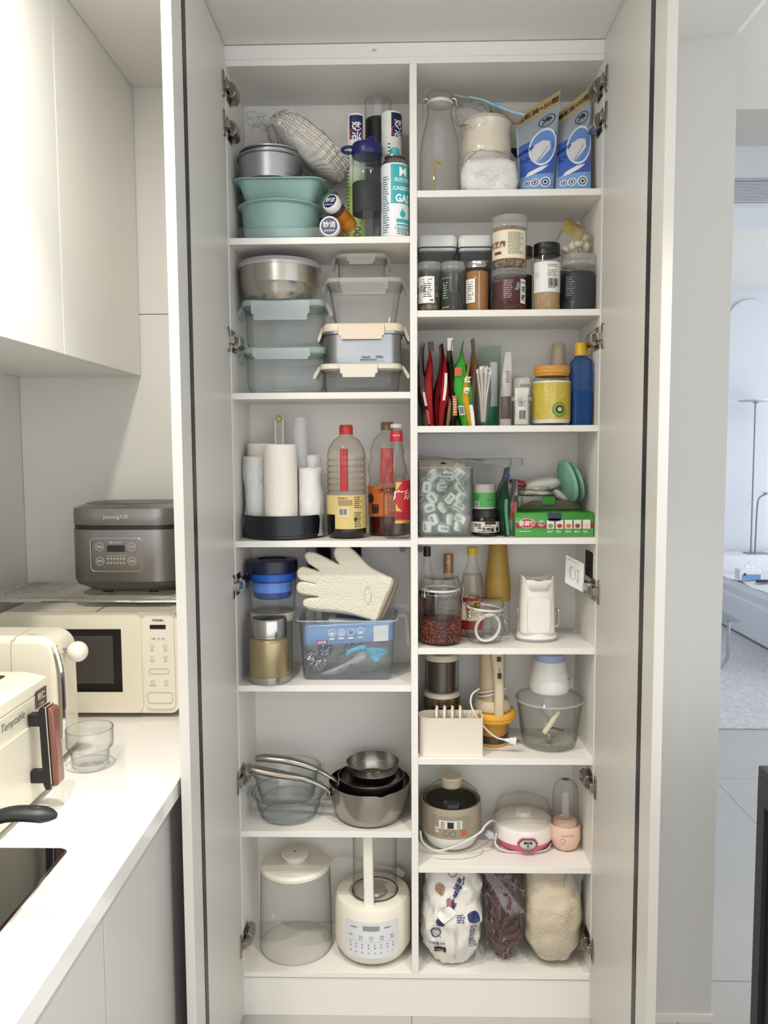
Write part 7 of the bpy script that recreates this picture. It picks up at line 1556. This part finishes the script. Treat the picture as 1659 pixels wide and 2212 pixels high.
part('panel_outline', G().tube([((pxr(196)+pxr(307))/2+a, -d3/2-.0008, (pzr(1163)+pzr(1234))/2+b) for a, b in ring_rr(pxr(307)-pxr(196), pzr(1163)-pzr(1234), .010, 5)], .0007, 5, True), mk('#c9c6c2', .3, .6), t)
part('display', G().patch(mp, pxr(232), pxr(270), pzr(1192), pzr(1178), .0010, nx=1), mk('#17171a', .2), t)
g = G().text(mp, 'Joyoung', pxr(243), pzr(1116), .0125, .0014).text(mp, '九阳', pxr(270), pzr(1116), .0115, .0014)
for u, v, s in ((216, 1181, '保温'), (285, 1181, '开始'), (216, 1212, '预约'), (285, 1212, '功能')): g.text(mp, s, pxr(u), pzr(v), .0072, .0012)
for i, s in enumerate('煮煲炖蒸热精'): g.text(mp, s, pxr(233+i*7), pzr(1207), .0058, .0012).text(mp, '饭粥汤煮饭饭'[i], pxr(233+i*7), pzr(1216), .0058, .0012).patch(mp, pxr(231.5+i*7), pxr(235+i*7), pzr(1201.5), pzr(1200.5), .0012, nx=1)
g.text(mp, '快煮中 预约中', pxr(250), pzr(1172), .0055, .0012)
part('lettering', g, mk('#cfcdc9', .4), t)
for u, v in ((216, 1181), (285, 1181), (216, 1212), (285, 1212)): part('button_ring', G().disc(mp, pxr(u), pzr(v), .0105, .0010, 24, r0=.0097), mk('#d6d4d0', .3, .4), t)
# capsule coffee machine
yq = -.33; xq1 = X(150, 1500, yq); H = Z(1364, yq)-ZK; CF = mk('#ece4d0', .22, coat=.4, name='glossy_cream')
t = thing('coffee_machine', 'glossy cream coffee machine with round ball lever', 'coffee machine', (xq1, yq, ZK))
ol = [(-.27, .006), (-.006, .006), (-.001, .02), (0, H*.35), (-.001, H*.70)]+[(-.042+.041*cos(a), H-.042+.042*sin(a)) for a in [pi/2*i/7 for i in range(8)]]+[(-.10, H+.0005), (-.27, H+.002)]
part('body', G().prism(ol, -.055, .055), CF, t, bev=.014, seg=4)
part('chrome_strip', G().tube([(.0005, -.045, .06), (.0025, -.045, H*.4), (.001, -.045, H*.72), (-.012, -.045, H-.022)], .0085, 10, sub=4), CHROME, t)
part('shell_seam', G().tube([(-.098, -.0555, .02), (-.099, -.0555, H-.03), (-.092, -.0545, H-.008), (-.090, -.046, H+.0005), (-.088, .05, H+.0005)], .0008, 5, sub=4), mk('#b9b09a', .4), t)
zk = Z(1410, yq-.03)-ZK
part('lever_pin', G().tube([(-.004, -.02, zk), (.016, -.02, zk)], .007, 16), CHROME, t); part('ball_lever', G().sph((.030, -.02, zk), .0225, 28, 18), CF, t)
part('button_marks', G().disc(lambda a, c, o=0: Vector((-.060+a, c, H+.0012+o)), 0, -.03, .005, 0, 14, r0=.004).disc(lambda a, c, o=0: Vector((-.060+a, c, H+.0012+o)), -.012, -.025, .004, 0, 14, r0=.003), GREYINK, t)
# air fryer oven (front faces right)
xf = -.738; yf1 = -.492; yf0 = -.83; H = Z(1446, yf1, 110)-ZK
t = thing('air_fryer', 'cream air fryer oven with brown drawer handle', 'air fryer', (xf, 0, ZK)); AF = mk('#e9e2cc', .32, coat=.15, name='cream_shell')
part('body', G().box(-.30, 0, yf0, yf1, .008, H-.03), AF, t, bev=.006, seg=3)
part('top_shell', G().loft([(H-.03, .30, yf1-yf0, .012, -.15, (yf0+yf1)/2), (H-.012, .298, yf1-yf0-.002, .014, -.151, (yf0+yf1)/2), (H, .262, yf1-yf0-.035, .016, -.160, (yf0+yf1)/2)]), AF, t)
part('top_window', G().loft([(H, .215, yf1-yf0-.09, .006, -.172, (yf0+yf1)/2), (H+.0012, .213, yf1-yf0-.092, .006, -.172, (yf0+yf1)/2)]), mk('#24211e', .1, coat=.3), t)
for i in range(2): part('foot', G().lathe([(.012, 0), (.012, .01)], 14, o=(-.04-.2*i, yf1-.03)), BLACK, t)
mpx = lambda a, c, o=0: Vector((o, yf1+a, c))   # on the right face; a runs away from the far edge
dw = part('drawer_front', G().prism([(0, 0), (1, 0), (1, 1), (0, 1)], 0, 1).warp(lambda a, b, c: (.0005+.0035*b, yf0+.006+(yf1-yf0-.012)*a, .014+(H-.082-.014)*c)), AF, t, bev=.0015)
part('badge', G().poly(mpx, [(-.068, H-.060), (-.020, H-.060), (-.020, H-.026), (-.068, H-.026)], .0012), mk('#5f413c', .5), t)
part('badge_lettering', G().text(lambda a, c, o=0: Vector((o, yf1-.044+a, c)), '利仁', 0, H-.039, .0165, .0022, bold=.02).text(lambda a, c, o=0: Vector((o, yf1-.044+a, c)), 'LIVEN', 0, H-.054, .0078, .0022), mk('#efe6da', .5), t)
part('script_lettering', G().text(lambda a, c, o=0: Vector((o, yf1-.155+a+.25*(c-H+.05), c)), 'Temptable', 0, H-.052, .021, .0012), mk('#6b6a66', .4), t)
hy = yf1-.098; hz0, hz1 = Z(1700, hy, 110)-ZK, Z(1520, hy, 110)-ZK
hd = part('handle', G().prism([(.035, hz0-.002), (.046, hz0), (.050, hz0+.01), (.044, hz1-.006), (.036, hz1), (.026, hz1-.006), (.030, hz0+.01)], hy-.016, hy+.016), mk('#131314', .35), dw, bev=.004, seg=3)
for zz_ in (hz0+.022, hz1-.030): part('handle_arm', G().box(.003, .036, hy-.010, hy+.010, zz_-.012, zz_+.012), mk('#131314', .35), hd, bev=.003)
part('chrome_line', G().prism([(.0465, hz0+.001), (.0485, hz0+.003), (.0425, hz1-.002), (.0405, hz1-.002)], hy-.0165, hy+.0165), CHROME, hd)
part('brown_grip', G().prism([(.0485, hz0+.006), (.058, hz0+.008), (.060, hz0+.014), (.054, hz1-.010), (.050, hz1-.005), (.043, hz1-.004)], hy-.0145, hy+.0145), mk('#7d4a3b', .2, coat=.4), hd, bev=.003, seg=3)
# tumbler
x, w3, zt_, _ = fit(144, 245, 1572, 1650, -.39); r = w3/2*.97
t = thing('glass_cup', 'small stepped glass cup on the white countertop', 'cup', (x, -.39, ZK)); H = Z(1572, -.39, 195)-ZK
part('cup_wall', G().lathe([(.001, .004), (r*.66, .001), (r*.74, .005), (r*.78, .012), (r*.82, H*.45), (r*.84, H*.48), (r*.97, H*.54), (r*1.0, H*.6), (r*1.0, H), (r*.965, H), (r*.96, H*.58), (r*.80, H*.46), (r*.74, .014), (.001, .010)], 52, False, False), gl('#f8faf9', '#93a09c', .01), t)
part('rim', G().tube([(r*.985*cos(2*pi*i/48), r*.985*sin(2*pi*i/48), H) for i in range(48)], .0013, 6, True), gl('#d6dedc', '#7f8a88', .01), t)
# frying pan, handle in view
p0 = P(122, 1762, -.92); px_, py_ = -1.0, -.98
t = thing('frying_pan', 'black frying pan handle reaching in over the cooktop', 'frying pan', (0, 0, 0)); BK = mk('#1a1a1b', .45)
zp = ZK+.007
part('pan', G().lathe([(.001, zp), (.085, zp), (.095, zp+.006), (.115, zp+.055), (.118, zp+.056), (.112, zp+.05), (.090, zp+.01), (.001, zp+.006)], 48, False, False, o=(px_, py_)), BK, t)
tip = Vector((p0.x, p0.y, p0.z)); pts = spline([(px_+.11, -.965, zp+.05), (px_+.17, -.955, zp+.075), (tip.x-.14, -.935, tip.z-.022), (tip.x-.07, -.925, tip.z+.004), (tip.x, -.92, tip.z)], 6); rings = []
N = len(pts)
for i, q in enumerate(pts):
    k = i/(N-1); tg = (pts[min(i+1, N-1)]-pts[max(i-1, 0)]).normalized(); sd = Vector((0, 1, 0)); up = tg.cross(sd).normalized(); wd = (.009+.008*min(1, k*1.6))*(1-.75*max(0, (k-.93)/.07)); rings.append([q+sd*wd*cos(a)+up*(.007+.004*k)*(1-.6*max(0, (k-.93)/.07))*sin(a) for a in [2*pi*j/14 for j in range(14)]])
hd = part('handle', G()._rings(rings, True, True), BK, t)
hc = pts[int(N*.86)]; part('hang_hole', G().sph((hc.x, hc.y, hc.z+.0085), .011, 14, 8, (1.2, .55, .35)), mk('#050505', .6), hd)
# ================================================================== living room beyond the doorway
RUGM = mk('#c6c6c8', .95, bump=1.0, bscale=20, var=.32, vscale=20, stretch=(3.2, 1.0, 1), name='woven_rug')
yr = 2.23; g = G().grid(lambda u, v: (1.0+3.0*u, yr+2.75*v+.012*nz(u*9, 0), .010+.003*nz(u*40, v*30)), 60, 30)
tag(part('rug', g, RUGM, None, solid=.009), 'pale grey woven rug on the living room floor', 'rug')
SOF = mk('#dfe1e6', .85, bump=.15, bscale=40, name='sofa_fabric')
t = thing('sofa', 'low white sofa in the living room beyond the doorway', 'sofa', (2.70, 3.0, .02))
part('base', G().loft([(0, 1.2, 2.3, .05, .60, 1.15), (.30, 1.2, 2.3, .06, .60, 1.15)]), SOF, t, bev=.02)
g = G().loft([(.30, 1.16, 1.92, .10, .60, .98), (.36, 1.19, 1.95, .12, .60, .98), (.41, 1.14, 1.9, .12, .60, .98)]); part('seat_cushion', g, SOF, t)
part('seat_throw', G().grid(lambda u, v: (.02+1.1*u, .10+1.7*v, .415+.018*nz(u*5, v*7)+.02*sin(pi*u)*sin(pi*v)+.008*nz(u*14, v*18)), 30, 40), SOF, t)
part('backrest', G().loft([(.30, 1.25, .34, .04, .60, 2.12), (.52, 1.25, .34, .05, .60, 2.12), (.56, 1.22, .31, .05, .60, 2.12)]), SOF, t)
# lamp on the ledge
yl = 5.12; zl0 = .581
lp = P(1622, 1195, yl); t = thing('tall_lamp', 'tall metal lamp with flat round shade behind the sofa', 'lamp', (lp.x, yl, zl0)); LM = mk('#8b8b8e', .3, .9); Hl = Z(866, yl, 1637)-zl0
part('base', G().box(-.05, .14, -.06, .06, 0, .008), LM, t, bev=.002); part('pole', G().tube([(0, 0, .004), (0, 0, Hl-.012)], .0075, 10), LM, t); part('shade', G().lathe([(.01, Hl-.03), (.03, Hl-.012), (.145, Hl-.004), (.145, Hl+.004), (.001, Hl+.005)], 36, True, False), mk('#b5b5b8', .25, .9), t)
bd_ = [P(u, v, yl)-Vector((lp.x, yl, zl0)) for u, v in ((1631, 1195), (1634, 1130), (1637, 1088), (1642, 1074), (1662, 1064))]; bd_[0].z = .004
part('bent_arm', G().tube([tuple(q) for q in bd_], .0075, 10, sub=6), LM, t); e = bd_[-1]; part('arm_shade', G().lathe([(.02, e.z-.02), (.06, e.z-.006), (.06, e.z+.002), (.001, e.z+.004)], 28, True, False, o=(e.x, 0)), mk('#c4c4c8', .25, .9), t)
q = P(1627, 1124, 5.34); t = thing('wall_socket', 'small double wall switch beside the tall lamp', 'switch', (q.x, 5.349, q.z)); part('plate', G().box(-.022, .022, -.008, 0, -.046, .046), mk('#d6d8dc', .4), t, bev=.002)
for s in (-1, 1): part('switch_dot', G().lathe([(.012, 0), (.010, .003)], 16).move(Matrix.Translation((0, -.008, s*.021)) @ Matrix.Rotation(pi/2, 4, 'X')), mk('#55565c', .4), t)
# tissue box and remote
q = P(1615, 1250, 4.45); zs = .46
t = thing('tissue_box', 'white and blue tissue box on the sofa seat', 'tissue box', (q.x, 4.45, zs)); part('box', G().box(-.085, .085, -.05, .05, 0, .085), mk('#e6e8ea', .5), t, bev=.003); part('blue_print', G().patch(flat(-.05), -.07, .083, .002, .045, .001, nx=1), mk('#6f9fd0', .4), t); part('badge', G().disc(flat(-.05), -.045, .045, .012, .002, 16), mk('#3a4a66', .4), t)
part('tissue', G().grid(lambda u, v: ((u-.5)*.10*(1-v*.9)+.004*nz(u*6, v*4), .012*nz(u*5, v*3), .085+.055*v), 10, 6), mk('#eceef0', .8), t)
q = P(1648, 1256, 4.3); t = thing('remote_control', 'black remote control on the sofa beside the tissue box', 'remote control', (q.x+.02, 4.3, zs-.002)); part('case', G().loft([(0, .15, .045, .015), (.018, .146, .042, .014)]), mk('#15161a', .4), t); part('buttons', G().loft([(.018, .06, .02, .006), (.020, .058, .018, .005)]), mk('#4a4c52', .4), t)
# side table
yt = 3.36; q = P(1578, 1440, yt); zt_ = Z(1344, yt, 1590); xe = X(1602, 1344, yt-.0)
t = thing('glass_side_table', 'low glass side table with bent chrome leg on the rug', 'side table', (q.x, yt, .016))
part('table_top', G().box(xe-q.x-.52, xe-q.x, 0, .40, zt_-.016, zt_-.006), gl('#d6e4e2', '#5c7a76', .02), t)
CHF = mk('#b9bcc2', .15, 1)
for yy in (.05, .30):
    pts = spline([(0, yy, zt_-.016), (0, yy, .12), (-.006, yy, .06), (-.04, yy, .015), (-.10, yy, .008), (-.40, yy, .008)], 5); part('leg', G()._rings([[tuple(p_+Vector((-(.006), -.018, 0))), tuple(p_+Vector((.006, -.018, 0))), tuple(p_+Vector((.006, .018, 0))), tuple(p_+Vector((-.006, .018, 0)))] for p_ in pts], True, True), CHF, t)
# black cabinet at the right edge
yk = -.45; xc0 = X(1638, 1655, yk); zc1 = Z(1653, yk, 1638)
t = thing('black_cabinet', 'black framed cabinet corner at the right edge of the doorway', 'cabinet', (xc0, yk, 0)); BKM = mk('#26262a', .4)
part('top', G().box(0, .42, -.62, 0, zc1-.02, zc1), BKM, t, bev=.002)
part('frame_post', G().box(0, .02, -.030, 0, .02, zc1-.02), BKM, t, bev=.001); part('frame_post', G().box(0, .02, -.62, -.59, .02, zc1-.02), BKM, t, bev=.001)
part('frame_rail', G().box(0, .02, -.59, -.030, zc1-.075, zc1-.02), BKM, t, bev=.001); part('frame_rail', G().box(0, .02, -.59, -.030, .02, .08), BKM, t, bev=.001)
part('inner_panel', G().box(.010, .016, -.59, -.030, .08, zc1-.075), mk('#1c1210', .3), t); part('body', G().box(.02, .418, -.618, -.002, .02, zc1-.02), mk('#202022', .45), t); part('plinth', G().box(.03, .40, -.60, -.02, 0, .02), BLACK, t)
# ================================================================== settle: nothing pokes into the cabinet boards
bpy.context.view_layer.update()
def members(o):
    yield o
    for c in o.children: yield from members(c)
LSH, RSH = (SF, S5, S4, S3, S2, S1, 9), (SF, R7, R6, R5, R4, R3, R2, R1, 9)
for o in list(C.objects):
    if o.parent or 'category' not in o or o.type not in ('EMPTY', 'MESH') or o.name.startswith(('pantry', 'junction', 'switch_plate')): continue
    pts = [c.matrix_world @ v.co for c in members(o) if c.type == 'MESH' for v in c.data.vertices]
    if not pts: continue
    x0_, x1_ = min(p.x for p in pts), max(p.x for p in pts); y0_, y1_ = min(p.y for p in pts), max(p.y for p in pts); z0_ = min(p.z for p in pts); z1_ = max(p.z for p in pts)
    if x0_ < -.49 or x1_ > .50 or y0_ < -.05: continue
    cx_, cz_ = (x0_+x1_)/2, (z0_+z1_)/2; lo, hi = (XL+.0008, -.0098) if cx_ < 0 else (.0098, XR-.0008)
    if o.name.startswith('wrapped_tablet'): lo, hi = lo+.002, xB+.068
    dx = (lo-x0_) if x0_ < lo else (hi-x1_) if x1_ > hi else 0
    dy = DEP-.0048-y1_ if y1_ > DEP-.0048 else 0
    fl_ = max([s_ for s_ in (LSH if cx_ < 0 else RSH) if s_ < cz_] or [0]); dz = fl_+.0006-z0_ if z0_ < fl_+.0004 else 0
    o.location = o.location+Vector((max(-.03, min(.03, dx)), max(-.03, min(.03, dy)), max(-.02, min(.02, dz))))
